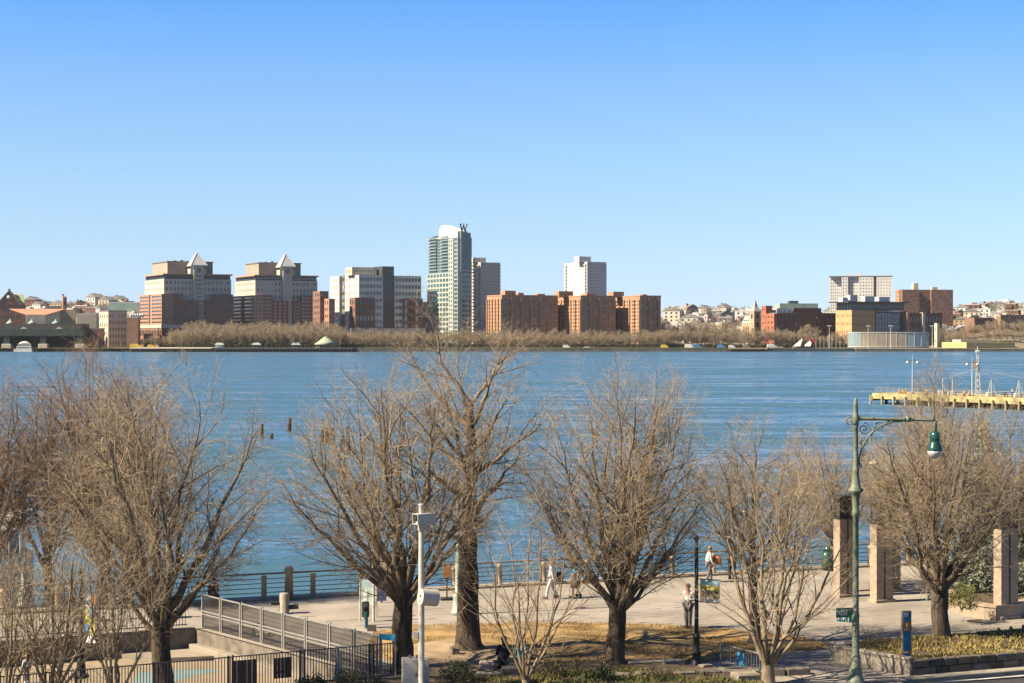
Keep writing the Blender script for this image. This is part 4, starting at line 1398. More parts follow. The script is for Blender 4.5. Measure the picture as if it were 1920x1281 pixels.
b.add('roof_tank', M_WHITE, mb)
b.done()
b = simple('long_green_school', 'long pale green and white building on the ridge behind the cream warehouse', 204, 203, 262, 568, 1880, M_VERD, 6, (18, 2), None, 'white'); b.done()
b = simple('grey_loft', 'grey blue loft building between the tan block and the hill houses', 90, 88, 114, 576, 1580, mat('blue_grey_wall', (0.20, 0.22, 0.22), 0.8), 8, (7, 4), None); b.done()
b = simple('dark_brick_shed', 'low brown shed at the waterside right of the ferry terminal', 150, 150, 196, 618, 1440, M_BRICKD, 4, (5, 1), None, 'hip', 609, rm=M_GREY) if False else simple('dark_brick_shed', 'low brown shed at the waterside right of the ferry terminal', 153, 152, 196, 617, 1440, M_BRICKD, 4, (5, 1), None); b.done()
b = simple('tan_flats', 'tan flats with white bands above the shed, left of the cream warehouse', 148, 144, 184, 590, 1560, M_BEIGE, 10, (9, 3), None, 'white'); b.done()

# ------------------------------------------------------------------ gazebo, kiosks and playground on the far shore
def gazebo(label, px, py_base, D, r, h, tip, m, group=None):
    p = W(px, py_base, D)
    o = empty('gazebo', p, label, 'gazebo', group=group)
    MB().lathe([(r, h), (r * 0.62, h + (tip - h) * 0.38), (r * 0.28, h + (tip - h) * 0.78), (r * 0.2, h + (tip - h) * 0.8), (r * 0.16, tip - 0.4), (0.05, tip)], 20).build('roof', m, o)
    pm = MB().tube([(0, 0, -0.3), (0, 0, h + 0.2)], 0.18, 6).mesh('post'); pm.materials.append(M_CREAM)
    for i in range(8):
        a = math.pi / 4 * i
        link('post', pm, o, (r * 0.82 * math.cos(a), r * 0.82 * math.sin(a), 0))
    return o
gazebo('round gazebo with a wide pale green tent roof on the dark pier', 610, 652.5, 1376, 9.0, 2.6, 8.8, mat('pale_green_roof', (0.42, 0.47, 0.30), 0.7, (0.36, 0.41, 0.25), 0.4))
for px, lab in ((412, 'small white kiosk under a green hip roof in the far park, leftmost'), (481, 'small dark kiosk under a green hip roof in the middle of the far park'), (555, 'small kiosk under a green hip roof left of the round gazebo')):
    p = W(px, 651, 1415)
    o = empty('park_kiosk', (p.x, p.y, 0.75), lab, 'kiosk', group='kiosks in the far park')
    MB().box(-3, 3, -2, 2, 0, 2.6).build('wall', M_WHITE if px == 412 else M_GREY, o)
    MB().add([(-4, -3, 2.62), (4, -3, 2.62), (4, 3, 2.62), (-4, 3, 2.62), (-1.5, 0, 4.6), (1.5, 0, 4.6)], [(0, 1, 5, 4), (1, 2, 5), (2, 3, 4, 5), (3, 0, 4), (3, 2, 1, 0)]).build('roof', M_VERD, o)
# playground tents
p = W(1508, 652, 1410)
o = empty('playground_tent', (p.x, p.y, 0.6), 'white pointed playground tents with a red slide on the far shore', 'playground')
for i, x in enumerate((-4.5, 3.5)):
    MB().add([(x - 4.5, 0, 1.5), (x + 1, -2, 1.5), (x + 1, 2, 1.5), (x + 2.5, 0, 7.5), (x + 3.5, 0, 7.2)], [(0, 1, 3), (0, 3, 2), (1, 4, 3), (2, 3, 4), (1, 2, 4)]).build('canopy', M_WHITE, o)
MB().tube([(4, -1, 6.5), (6, -1, 7.2), (8, -1, 5), (9.5, -1, 2)], 0.8, 8).build('slide', mat('red_plastic', (0.45, 0.06, 0.05), 0.4), o)
MB().box(-9, 9, 1, 3, 0, 1.6).build('deck', M_GREY, o)
# tall light masts on the waterfront
for px, lab in ((1555, 'slim sports light mast left of the glass pavilion'), (1628, 'slim sports light mast in front of the glass pavilion, left one'), (1670, 'slim sports light mast in front of the glass pavilion, middle one'), (1748, 'slim sports light mast at the right end of the glass pavilion')):
    p = W(px, 655, 1404)
    o = empty('light_mast', (p.x, p.y, 0.6), lab, 'light mast', group='light masts by the glass pavilion')
    zt = EYE - (612 - YH) * 1404 / FOC - 0.6
    MB().tube([(0, 0, 0), (0, 0, zt)], [0.28, 0.16], 6).build('pole', M_WHITE, o)
    MB().box(-1.6, 1.6, -0.3, 0.3, zt, zt + 0.7).build('lamp_bar', M_WHITE, o)
pm = MB().tube([(0, 0, 0), (0, 0, 10)], 0.12, 5).mesh('net_pole'); pm.materials.append(M_WHITE)
for i in range(13):
    p = W(1530 + i * 7.5, 655, 1408)
    o = link('net_pole', pm, None, (p.x, p.y, 0.6))
    props(o, 'thin white net pole in the row between the playground tents and the pavilion', 'pole', 'net poles along the far sports ground')
# ------------------------------------------------------------------ houses scattered over the far hillside
HCOL = [('white', M_WHITE), ('cream', M_CREAM), ('white', M_WHITE), ('off white', mat('off_white_siding', (0.58, 0.56, 0.50), 0.8)), ('pale grey', mat('pale_grey_siding', (0.42, 0.42, 0.40), 0.8)), ('cream', M_CREAM), ('tan', M_TAN), ('brown brick', M_BRICKD), ('grey', MATS['blue_grey_wall']), ('red brick', M_BRICKR), ('beige', M_BEIGE)]
HOUSES = []
for hi, (cn, hm) in enumerate(HCOL):
    for rf in ('flat', 'pitched'):
        w, d, h = 10.0 + hi % 4, 12.0, 8.5 + (hi * 5) % 4
        nm = 'flat_roofed_house' if rf == 'flat' else 'pitched_roof_house'
        HOUSES.append((cn, rf, hm, w, d, h, nm, []))
NB = {'left': 'above the ferry terminal', 'mid': 'left of the church spire', 'mid2': 'behind the dark red brick hall', 'right': 'right of the brown ridge block', 'rmid': 'below the brown ridge block'}
rngH = random.Random(11)
def put_house(px, D, zone):
    cn, rf, hm, w, d, h, nm, made = HOUSES[rngH.randrange(len(HOUSES))]
    x = (px - 960) * D / FOC
    z = float(hill_z(x, D)) - 0.4
    lab = f'{cn} {"flat roofed" if rf == "flat" else "pitched roof"} house on the far hillside {NB[zone]}'
    rz = R(rngH.choice((-38, -32, -25, -18, -30, 20)))
    sc = rngH.uniform(0.75, 1.25)
    if made:
        o = dup(made[0], (x, D, z), rz, (sc * rngH.uniform(0.8, 1.5), sc, sc * rngH.uniform(0.8, 1.15)), lab)
        return o
    o = empty(nm, (x, D, z), lab, 'house', rz, f'houses on the far hillside')
    b = Bld.__new__(Bld)
    b.root = o; b.panes = []
    b.mass('wall', hm, 0, w, 0, d, 0, h, front=win(3, 3, 0.36, 0.5, m=(0.5, 0.5, 0.6, 0.4), d=0.25), left=win(4, 3, 0.3, 0.5, m=(0.5, 0.5, 0.6, 0.4), d=0.25))
    if rf == 'flat':
        MB().box(-0.3, w + 0.3, -0.3, d + 0.3, h, h + 0.5).build('roof', M_GREY if hi % 2 else M_WHITE, o)
        MB().box(w * 0.5, w * 0.8, d * 0.4, d * 0.6, h + 0.5, h + 2.0).build('roof_house', hm, o)
    else:
        MB().add([(-.4, -.4, h), (w + .4, -.4, h), (w / 2, -.4, h + 3.2), (-.4, d + .4, h), (w + .4, d + .4, h), (w / 2, d + .4, h + 3.2)], [(0, 1, 2), (5, 4, 3), (1, 4, 5, 2), (0, 2, 5, 3), (0, 3, 4, 1)]).build('roof', M_GREY, o)
        MB().box(w * 0.2, w * 0.32, d * 0.5, d * 0.58, h + 0.5, h + 3.8).build('chimney', M_BRICKD, o)
    b.done()
    made.append(o)
    return o
def row(pa, pb, D, step, zone):
    px = pa
    while px < pb:
        put_house(px, D + rngH.uniform(-18, 18), zone)
        px += step * rngH.uniform(0.75, 1.35)
for D, st in ((1740, 15), (1800, 14), (1860, 13), (1930, 13), (2010, 12), (2080, 12)):
    row(44, 262, D, st * 1.35, 'left')
    row(1243, 1405, D, st * 1.2, 'mid')
    row(1700, 1830, D, st * 1.2, 'rmid')
    row(1790, 1925, D, st * 1.2, 'right')
    if D > 1900:
        row(1405, 1565, D, st * 1.1, 'mid2')

# ------------------------------------------------------------------ trees on the far shore
def far_tree(seed, h, rw, twr, n1=6, m2=6, m3=6, m4=5, zf=2.2):
    o = make_tree('x', (0, 0, 0), zf, (0, 0, h * 0.62), (rw, rw, h * 0.42), n1, 0.22, seed, m2=m2, m3=m3, m4=m4, twig_r=twr, name='far_tree', limbm=M_LIMB, tw_len=0.8)
    # few parts for something this far away: join the limbs into one crown part
    limbs = [c for c in o.children if c.name.startswith('limb')]
    bmj = bmesh.new()
    for c in limbs:
        bmj.from_mesh(c.data)
    me = bpy.data.meshes.new('limbs')
    bmj.to_mesh(me)
    bmj.free()
    me.materials.append(M_LIMB)
    for c in limbs:
        bpy.data.objects.remove(c)
    link('crown', me, o)
    tw = [c for c in o.children if c.name.startswith('twig')][0]
    return o
FT = [far_tree(s, 11.0, 4.6, 0.036) for s in (101, 102, 103, 104)]
FT_used = [False] * 4
rngT = random.Random(5)
def put_ftree(px, D, z, h, label, group, wide=1.0):
    k = rngT.randrange(4)
    s = h / 11.0
    loc = ((px - 960) * D / FOC, D, z)
    if not FT_used[k]:
        FT_used[k] = True
        o = FT[k]
        o.location = loc
        o.scale = (s * wide, s * wide, s)
        o.rotation_euler = (0, 0, rngT.uniform(0, 6.28))
    else:
        o = dup(FT[k], loc, rngT.uniform(0, 6.28), (s * wide, s * wide, s))
    if group in ZONES:
        near = min(ZONES[group], key=lambda z_: abs(z_[0] - px))[1]
        depth = 'back' if D > 1440 else 'middle' if D > 1425 else 'front'
        label = label.split('|')[0].strip() + ' ' + near + ((', ' + depth + ' row') if group in (gA, gB) else '')
    o['label'] = label
    o['group'] = group
    return o
gA = 'trees of the park below the twin office blocks'
gB = 'trees along the seawall below the brick apartments'
gC = 'trees of the wooded park left of the church'
gD = 'trees on the bluff at the far right'
gE = 'trees standing on the far hillside'
ZONES = {gA: ((330, 'by the lit corner of the first pyramid block'), (372, 'below the first pyramid'), (436, 'between the pyramid blocks'), (485, 'left below the second pyramid block'), (530, 'below the second pyramid'), (580, 'left of the round gazebo'), (628, 'behind the round gazebo')),
         gB: ((650, 'left below the white offices'), (700, 'below the white offices'), (765, 'right below the white offices'), (840, 'below the green glass tower'), (900, 'below the pale slab tower'), (960, 'below the left orange brick block'), (1030, 'below the left orange brick front'), (1070, 'below the middle orange brick block'), (1120, 'left of the right orange block'), (1176, 'below the right orange brick block'), (1225, 'at the right end of the brick blocks')),
         gC: ((1250, 'beside the last orange brick block'), (1300, 'left in the wooded park'), (1350, 'in the middle of the wooded park'), (1400, 'in front of the church'), (1445, 'in front of the sunlit brick end tower'), (1500, 'behind the playground tents'), (1545, 'in front of the dark brick hall'), (1590, 'below the college building')),
         gD: ((1775, 'beside the yellow stepped building'), (1810, 'left above the yellow shed'), (1850, 'above the middle of the yellow shed'), (1890, 'below the brick dormitory'), (1930, 'at the right edge')),
         gE: ((150, 'above the ferry terminal'), (230, 'behind the cream warehouse'), (1270, 'right of the orange brick blocks'), (1340, 'above the wooded park'), (1400, 'left of the church spire'), (1470, 'above the dark brick hall'), (1550, 'left of the white ridge tower'), (1850, 'right of the brown ridge block'), (1910, 'at the right edge'))}
for rowi, (D, hh) in enumerate(((1418, 15.0), (1432, 17.5), (1446, 19.5))):
    px = 322 + rowi * 5
    while px < 640:
        put_ftree(px, D, 0.7, hh * rngT.uniform(0.88, 1.1) * (0.8 if px < 350 else 1), 'bare tan park tree', gA)
        px += 10 * rngT.uniform(0.8, 1.2)
px = 262
while px < 322:
    put_ftree(px, 1428, 0.7, 10 * rngT.uniform(0.7, 1.1), 'low bare tree by the lit corner of the first office block', 'low trees by the first office block'); px += 9
for rowi, (D, hh) in enumerate(((1416, 11.5), (1432, 14.0))):
    px = 640 + rowi * 6
    while px < 1250:
        put_ftree(px, D, 0.7, hh * rngT.uniform(0.85, 1.12), 'bare tree on the far seawall', gB)
        px += 14.5 * rngT.uniform(0.8, 1.2)
for (pa, pb, D, hh, st) in ((1238, 1400, 1440, 15, 14), (1238, 1380, 1490, 21, 14), (1290, 1400, 1560, 18, 16), (1395, 1480, 1424, 14, 12), (1465, 1570, 1440, 12, 12), (1510, 1530, 1450, 20, 12), (1560, 1620, 1440, 13, 13)):
    px = pa
    while px < pb:
        put_ftree(px, D, float(hill_z((px - 960) * D / FOC, D)), hh * rngT.uniform(0.8, 1.15), 'bare brown tree', gC)
        px += st * rngT.uniform(0.8, 1.25)
for (pa, pb, D, hh, st) in ((1775, 1930, 1470, 10, 12), (1770, 1930, 1500, 12, 13), (1790, 1930, 1540, 9, 15), (1780, 1870, 1600, 9, 18)):
    px = pa
    while px < pb:
        put_ftree(px, D, float(hill_z((px - 960) * D / FOC, D)) - 0.3, hh * rngT.uniform(0.75, 1.2), 'bare tree on the brown bluff', gD)
        px += st * rngT.uniform(0.8, 1.25)
for (pa, pb) in ((130, 262), (1243, 1420), (1440, 1570), (1830, 1925)):
    for D in (1830, 2000, 2090):
        px = pa + rngT.uniform(0, 12)
        while px < pb:
            put_ftree(px, D, float(hill_z((px - 960) * D / FOC, D)) - 0.3, rngT.uniform(10, 15), 'bare tree among the far hillside houses', gE, 1.2)
            px += 24 * rngT.uniform(0.7, 1.4)
for i in range(60):
    pass
# far park lamps and strollers are under a pixel wide and left out

# dark clipped hedges and low walls under the far trees
M_HEDGE = mat('dark_hedge', (0.045, 0.045, 0.022), 0.9, (0.025, 0.025, 0.013), 0.8, 0.8, 3)
def far_hedge(label, px0, px1, D, h, m):
    x0, x1 = (px0 - 960) * D / FOC, (px1 - 960) * D / FOC
    rng = np.random.default_rng(int(px0))
    n = max(6, int((x1 - x0) / 2.2))
    xs = np.linspace(-(x1 - x0) / 2, (x1 - x0) / 2, n)
    mb = MB()
    for i in range(n - 1):
        hh = h * rng.uniform(0.75, 1.15)
        mb.bbox(xs[i] - 0.3, xs[i + 1] + 0.3, -1.2 + rng.uniform(-.3, .3), 1.2, 0, hh, 0.5)
    o = mb.build('clipped_hedge', m, None, ((x0 + x1) / 2, D, 0.7))
    props(o, label, 'hedge', None, 'stuff')
far_hedge('dark hedge under the trees below the twin office blocks', 330, 640, 1470, 3.4, M_HEDGE)
far_hedge('dark hedge under the trees along the far seawall', 640, 1250, 1452, 3.6, M_HEDGE)
far_hedge('dark hedge under the trees of the wooded park', 1250, 1490, 1436, 3.0, M_HEDGE)
far_hedge('dark hedge in front of the brick hall', 1490, 1600, 1462, 4.0, M_HEDGE)

# small vans and cars parked along the far waterfront
def far_van(label, px, D, c, ln, hh):
    x = (px - 960) * D / FOC
    o = empty('parked_van', (x, D, 0.75), label, 'van', R(random.uniform(-6, 6)), 'vehicles parked along the far waterfront')
    MB().bbox(-ln / 2, ln / 2, -1, 1, 0.35, hh * 0.62, 0.12).build('body', c, o)
    MB().bbox(-ln / 2 + 0.1, ln / 2 - ln * 0.22, -0.95, 0.95, hh * 0.62, hh, 0.2).build('cabin', M_GLASS if hh < 2 else c, o)
    wm = MB().lathe([(0.34, -1.02), (0.34, -0.8)], 10, M=Matrix.Rotation(R(90), 4, 'X')).mesh('wheel'); wm.materials.append(M_DGREY)
    for sx in (-0.32, 0.32):
        for sy in (0, 1.82):
            link('wheel', wm, o, (ln * sx, -1.82 + sy, 0.34))
random.seed(3)
blue_ = mat('van_blue', (0.10, 0.25, 0.42), 0.4)
red_ = mat('car_red', (0.35, 0.05, 0.04), 0.4)
yel_ = mat('vehicle_yellow', (0.60, 0.42, 0.06), 0.4)
for px, c, ln, hh, lab in ((255, yel_, 9, 3.2, 'yellow school bus parked near the tan pier'), (284, yel_, 6, 2.6, 'yellow truck by the lit corner of the first pyramid block'), (1062, M_WHITE, 5.5, 2.4, 'white van below the middle orange brick block'), (1100, M_WHITE, 4.5, 1.6, 'white car left of the red car on the far waterfront'), (1112, red_, 4.5, 1.6, 'red car on the far waterfront below the orange brick blocks'), (1246, yel_, 6, 2.6, 'yellow digger truck at the left of the wooded park'), (1292, M_WHITE, 7, 3.0, 'white lorry left of the pale blue tent in the wooded park'), (1306, blue_, 8, 3.0, 'pale blue lorry in the wooded park'), (1352, blue_, 6, 2.6, 'blue van in front of the church trees'), (1372, M_WHITE, 5, 2.2, 'white van in front of the church trees'), (1400, M_GREY, 5, 2.2, 'grey van left of the white truck by the old pier'), (1447, M_WHITE, 7.5, 3.0, 'white truck standing below the sunlit brick end tower'), (1462, M_WHITE, 4.5, 1.6, 'white car right of the white truck below the brick end tower')):
    far_van(lab, px, 1404, c, ln, hh)
# ------------------------------------------------------------------ thin haze over the river (one closed box)
hz = bpy.data.materials.new('haze_air')
hz.use_nodes = True
for n_ in list(hz.node_tree.nodes):
    if n_.type == 'BSDF_PRINCIPLED':
        hz.node_tree.nodes.remove(n_)
hv = hz.node_tree.nodes.new('ShaderNodeVolumePrincipled')
hv.inputs['Color'].default_value = (0.86, 0.92, 1.0, 1)
hv.inputs['Density'].default_value = 0.00002
hv.inputs['Anisotropy'].default_value = 0.2
ho = [n_ for n_ in hz.node_tree.nodes if n_.type == 'OUTPUT_MATERIAL'][0]
hz.node_tree.links.new(hv.outputs[0], ho.inputs['Volume'])
o = MB().box(-4600, 4600, -140, 3700, -6, 112).build('haze', hz)
o['kind'] = 'stuff'
# ------------------------------------------------------------------ near shore: railing, walls, fences
ROT = Matrix.Rotation(SHA, 4, 'Z')
M_RAILP = mat('brown_granite_post', (0.46, 0.34, 0.21), 0.8, (0.32, 0.235, 0.145), 6.0, 0.3, 30)
M_RAIL = mat('brown_rail_metal', (0.27, 0.21, 0.15), 0.55, (0.19, 0.145, 0.105), 3.0)
M_GALV = mat('galvanised_steel', (0.46, 0.44, 0.40), 0.45, (0.36, 0.345, 0.31), 4.0, metal=0.35)
M_GALVD = mat('grey_fence_wire', (0.10, 0.09, 0.078), 0.6, (0.07, 0.063, 0.055), 4.0, metal=0.2)
M_BLACKM = mat('black_iron', (0.035, 0.033, 0.03), 0.5, (0.022, 0.021, 0.02), 3.0)
M_PICK = mat('dull_brown_picket', (0.17, 0.145, 0.12), 0.55, (0.12, 0.10, 0.085), 3.0)
M_WHITEM = mat('white_painted_metal', (0.60, 0.57, 0.49), 0.45, (0.50, 0.47, 0.40), 2.5)
M_GREENP = mat('weathered_green_paint', (0.20, 0.225, 0.155), 0.55, (0.13, 0.15, 0.10), 7.0, 0.15, 30)
M_GREEND = mat('glossy_dark_green', (0.015, 0.075, 0.05), 0.25, (0.012, 0.055, 0.038), 3.0, spec=0.6)

rail_t = 76.35
o = empty('river_railing', L(0, rail_t, 0), 'long brown railing with stout posts and thin rails along the river edge', 'railing', SHA)
prof = [(0.17, 0), (0.17, 0.12), (0.125, 0.16), (0.115, 0.9), (0.14, 0.92), (0.14, 1.0), (0.08, 1.07), (0.0, 1.09)]
pm = MB().lathe(prof, 10).mesh('rail_post'); pm.materials.append(M_RAILP)
for i in range(-16, 24):
    link('rail_post', pm, o, (i * 2.2 + 0.55, 0, 0))
for j, (z, r) in enumerate(((1.14, 0.045), (0.92, 0.02), (0.72, 0.02), (0.52, 0.02), (0.32, 0.02))):
    MB().tube([(-36, 0.05, z), (53, 0.05, z)], r, 6).build('rail', M_RAIL, o)
p = L(SOF(G(533, 1119)), 76.2)
o = empty('mooring_post', (p.x, p.y, 0), 'thick tan stone post with rounded cap standing taller than the railing', 'post')
MB().lathe([(0.2, 0), (0.17, 1.1), (0.2, 1.15), (0.2, 1.28)], 12).build('shaft', M_RAILP, o)
MB().lathe([(0.21, 1.285), (0.2, 1.36), (0.12, 1.46), (0, 1.49)], 12).build('cap', M_GRAN, o)
p = G(533, 1151)
o = empty('drinking_fountain', (p.x, p.y, 0), 'steel drinking fountain with two side basins on the promenade', 'fountain', 0.2)
MB().lathe([(0.25, 0), (0.21, 0.05), (0.20, 0.82), (0.17, 0.86), (0, 0.87)], 14).build('column', mat('worn_steel', (0.36, 0.31, 0.24), 0.5, (0.26, 0.22, 0.17), 4.0), o)
MB().tube([(-0.2, 0, 0.45), (-0.55, 0, 0.46)], 0.09, 8).build('basin', M_BLACKM, o)
MB().tube([(0.2, -0.05, 0.27), (0.58, -0.1, 0.30)], 0.10, 8).build('basin', M_BLACKM, o)
MB().tube([(0.45, -0.1, 0.38), (0.45, -0.1, 0.46)], 0.03, 6).build('spout', M_GALV, o)

# retaining walls of the sunken playground
rw = empty('retaining_wall', (pA.x, pA.y, PITZ), 'weathered concrete retaining wall behind the sunken playground', 'wall', math.atan2(backdir.y, backdir.x))
for i in range(8):
    x1 = -i * 3.0
    MB().bbox(x1 - 2.985, x1 - 0.005, -0.02, 0.32, 0, 0.95, 0.02).build('wall_panel', M_DARKSTONE, rw)
side = (pB - pA).normalized()
sr = math.atan2(side.y, side.x)
sw = empty('side_wall', (pA.x, pA.y, PITZ), 'low tan concrete wall under the grey mesh fence', 'wall', sr)
for i in range(5):
    MB().bbox(0.02 + i * 2.5, 0.02 + i * 2.5 + 2.49, -0.34, 0.02, 0, 0.36, 0.02).build('wall_panel', M_CONC, sw)
    MB().box(0.02 + i * 2.5, 0.02 + i * 2.5 + 2.49, 0.0, 0.10, 0.36, 0.9).build('wall_panel', M_DARKSTONE, sw)
slab = MB().prism([(p.x, p.y) for p in (G(300, 1243, PITZ), G(470, 1236, PITZ), G(372, 1222, PITZ), G(200, 1232, PITZ))], PITZ + 0.002, PITZ + 0.18).build('playground_step', M_CONC)
props(slab, kind='structure')

# grey mesh fence panels
A0 = Vector((-12.30, 70.55, -0.54)); B0 = Vector((-4.55, 60.75, -0.54))
fr_dir = (B0 - A0); flen = fr_dir.length; fr_dir.normalize()
o = empty('mesh_fence', A0, 'grey wire mesh fence of eight framed panels beside the playground', 'fence', math.atan2(fr_dir.y, fr_dir.x))
pw = flen / 8
H_F = 1.86
def frame_mesh():
    mb = MB()
    w = pw - 0.09
    for x in (0.05, w):
        mb.bar((x, 0, 0.02), (x, 0, H_F), 0.05, 0.05, (0, 1, 0))
    for z in (0.04, 1.08, 1.20, H_F - 0.02):
        mb.bar((0.076, 0, z), (w - 0.026, 0, z), 0.045, 0.045)
    return mb.mesh('panel_frame')
fm = frame_mesh(); fm.materials.append(M_GALV)
mb = MB()
n = int((pw - 0.2) / 0.05)
for i in range(n):
    x = 0.08 + (pw - 0.24) * (i + 0.5) / n
    mb.bar((x, 0.01, 0.05), (x, 0.01, H_F - 0.05), 0.012, 0.012, (0, 1, 0))
for k in range(11):
    z = 0.12 + k * 0.165
    mb.bar((0.076, 0.022, z), (pw - 0.12, 0.022, z), 0.012, 0.012)
wm_ = mb.mesh('wire_mesh'); wm_.materials.append(M_GALVD)
pp = MB().tube([(0, 0, 0), (0, 0, H_F + 0.04)], 0.035, 8).mesh('fence_post'); pp.materials.append(M_GALV)
for i in range(8):
    f = link('panel', fm, o, (i * pw + 0.02, 0, 0))
    g = link('wire_mesh', wm_, f)
    g['kind'] = 'stuff'
for i in range(9):
    link('fence_post', pp, o, (i * pw, 0.055, 0))

def picket_fence(label, p0, p1, h, zb, step, m, pr=0.009, post_every=2.4, name='picket_fence', double=False):
    p0, p1 = Vector((p0[0], p0[1], zb)), Vector((p1[0], p1[1], zb))
    dr = p1 - p0
    ln = dr.length
    o = empty(name, p0, label, 'fence', math.atan2(dr.y, dr.x))
    pk = MB().box(-pr, pr, -pr, pr, 0.08, h - 0.02).mesh('picket'); pk.materials.append(m)
    po = MB().box(-0.03, 0.03, -0.03, 0.03, 0, h + 0.05).mesh('post'); po.materials.append(m)
    n = int(ln / step)
    for i in range(min(n, 299)):
        link('picket', pk, o, ((i + 0.5) * step, 0, 0))
    for z in (0.12, h - 0.015):
        MB().box(0, ln, -0.018, 0.018, z, z + 0.035).build('rail', m, o)
    k = int(ln / post_every) + 1
    for i in range(k):
        link('post', po, o, (i * post_every, 0.045, 0))
        if double:
            link('post', po, o, (i * post_every + 0.14, 0.045, 0))
    return o
p1f, p0f = Vector((-3.95, 60.0, 0)), Vector((-10.8, 56.5, 0))
dl = (p0f - p1f).normalized()
picket_fence('brown picket fence in front of the playground along the bottom of the view', p1f + dl * 20.5, p1f, 1.2, 0.0, 0.098, M_PICK, 0.012, 2.45, double=True)
wl0 = Vector((-12.45, 70.1, 0)) + V * 0.16
picket_fence('picket fence standing on the concrete retaining wall at the left', wl0 - backdir * 17, wl0 - backdir * 0.3, 1.22, 0.05, 0.115, M_PICK, 0.011, 2.3)
# dark gate panels fixed to the front fence
for (pa, pb, z0, z1, lab) in ((434, 481, 0.0, 1.08, 'dark solid board fixed to the brown picket fence, left one'), (512, 546, 0.35, 1.05, 'dark solid board hung on the brown picket fence, right one')):
    def onf(px):
        t_ = (px - 960) / FOC
        a = p1f + dl * 20.5
        d_ = (p1f - a).normalized()
        k_ = (t_ * a.y - a.x) / (d_.x - t_ * d_.y)
        return a + d_ * k_, d_
    q0, d_ = onf(pa)
    q1, _ = onf(pb)
    o = empty('fence_board', (q0.x, q0.y, 0), lab, 'board', math.atan2(d_.y, d_.x))
    ln = (q1 - q0).length
    nb = 5
    for i in range(nb):
        MB().box(ln * i / nb + 0.006, ln * (i + 1) / nb - 0.006, -0.06 + 0.006 * (i % 2), -0.035, z0 + 0.03, z1).build('plank', mat('dark_brown_board', (0.085, 0.06, 0.045), 0.7, (0.055, 0.04, 0.03), 2.0), o)
    MB().box(0, ln, -0.034, -0.020, z0 + 0.2, z0 + 0.28).build('batten', MATS['dark_brown_board'], o)
# green play spring toy and pale tubes behind the fence
p = G(490, 1240, PITZ)
o = empty('play_frame', (p.x, p.y + 0.6, PITZ), 'light green play frame with pale sloping tubes behind the picket fence', 'play equipment', -0.4)
M_LGREEN = mat('light_green_plastic', (0.32, 0.47, 0.14), 0.4, (0.26, 0.39, 0.11), 2.0)
MB().tube([(-0.5, 0, 0), (-0.5, 0, 1.0), (-0.42, 0, 1.2), (-0.2, 0, 1.32), (0.02, 0, 1.28), (0.1, 0, 1.1)], 0.06, 8).build('arch', M_LGREEN, o)
MB().tube([(-0.35, 0, 1.12), (1.3, -0.2, 0.72)], 0.06, 8).build('rail', M_CREAM, o)
MB().tube([(-0.45, 0.1, 0.92), (0.7, -0.1, 0.62)], 0.06, 8).build('rail', M_CREAM, o)
MB().lathe([(0.25, 0.0), (0.25, 0.3), (0.12, 0.36), (0, 0.37)], 12, c=(0.05, -0.3, 0)).build('seat', M_LGREEN, o)
# white triangular panel by the fence end
p = G(628, 1290)
o = empty('white_board', (p.x, p.y + 1.5, PITZ), 'white pointed sheet leaning behind the right end of the picket fence', 'sheet', 0.2)
MB().add([(-0.32, 0, 0), (0.3, 0.02, 0), (0.28, 0.2, 0.5), (0.02, 0.25, 1.95), (-0.05, 0.25, 1.9), (-0.32, 0.05, 0), (0.3, 0.06, 0), (0.28, 0.24, 0.5), (0.02, 0.29, 1.95), (-0.05, 0.29, 1.9)], [(0, 1, 2, 3, 4), (9, 8, 7, 6, 5), (0, 4, 9, 5), (4, 3, 8, 9), (3, 2, 7, 8), (2, 1, 6, 7)]).build('sheet', M_WHITEM, o)
# blue awning strip on the fence end
q = W(711, 1189, 60.6)
o = empty('blue_barrier', (q.x, q.y, 0), 'bright blue plastic barrier strip at the right end of the mesh fence', 'barrier', R(-22))
MB().bbox(0, 0.64, -0.05, 0.05, 1.22, 1.42, 0.02).build('board', mat('bright_blue_plastic', (0.06, 0.36, 0.52), 0.4, (0.05, 0.30, 0.46), 3.0), o)
for x in (0.05, 0.58):
    MB().box(x - 0.02, x + 0.02, 0.055, 0.085, -0.02, 1.3).build('leg', M_GALV, o)

# ------------------------------------------------------------------ lettering (real flat letters)
def text(s_, size, parent, loc, m, rot=(R(90), 0, 0), ext=0.004, align='CENTER', name='lettering', sx=1.0):
    cu = bpy.data.curves.new(name, 'FONT')
    cu.body = s_
    cu.size = size
    cu.align_x = align
    cu.align_y = 'CENTER'
    cu.extrude = ext
    cu.materials.append(m)
    o = bpy.data.objects.new(name, cu)
    COL.objects.link(o)
    me = bpy.data.meshes.new_from_object(o)
    bpy.data.objects.remove(o)
    bpy.data.curves.remove(cu)
    me.name = name
    o = link(name, me, parent, loc)
    o.rotation_euler = rot
    o.scale = (sx, 1, 1)
    return o
M_LETW = mat('white_letter', (0.72, 0.72, 0.68), 0.5)
M_LETK = mat('black_letter', (0.03, 0.025, 0.02), 0.6)

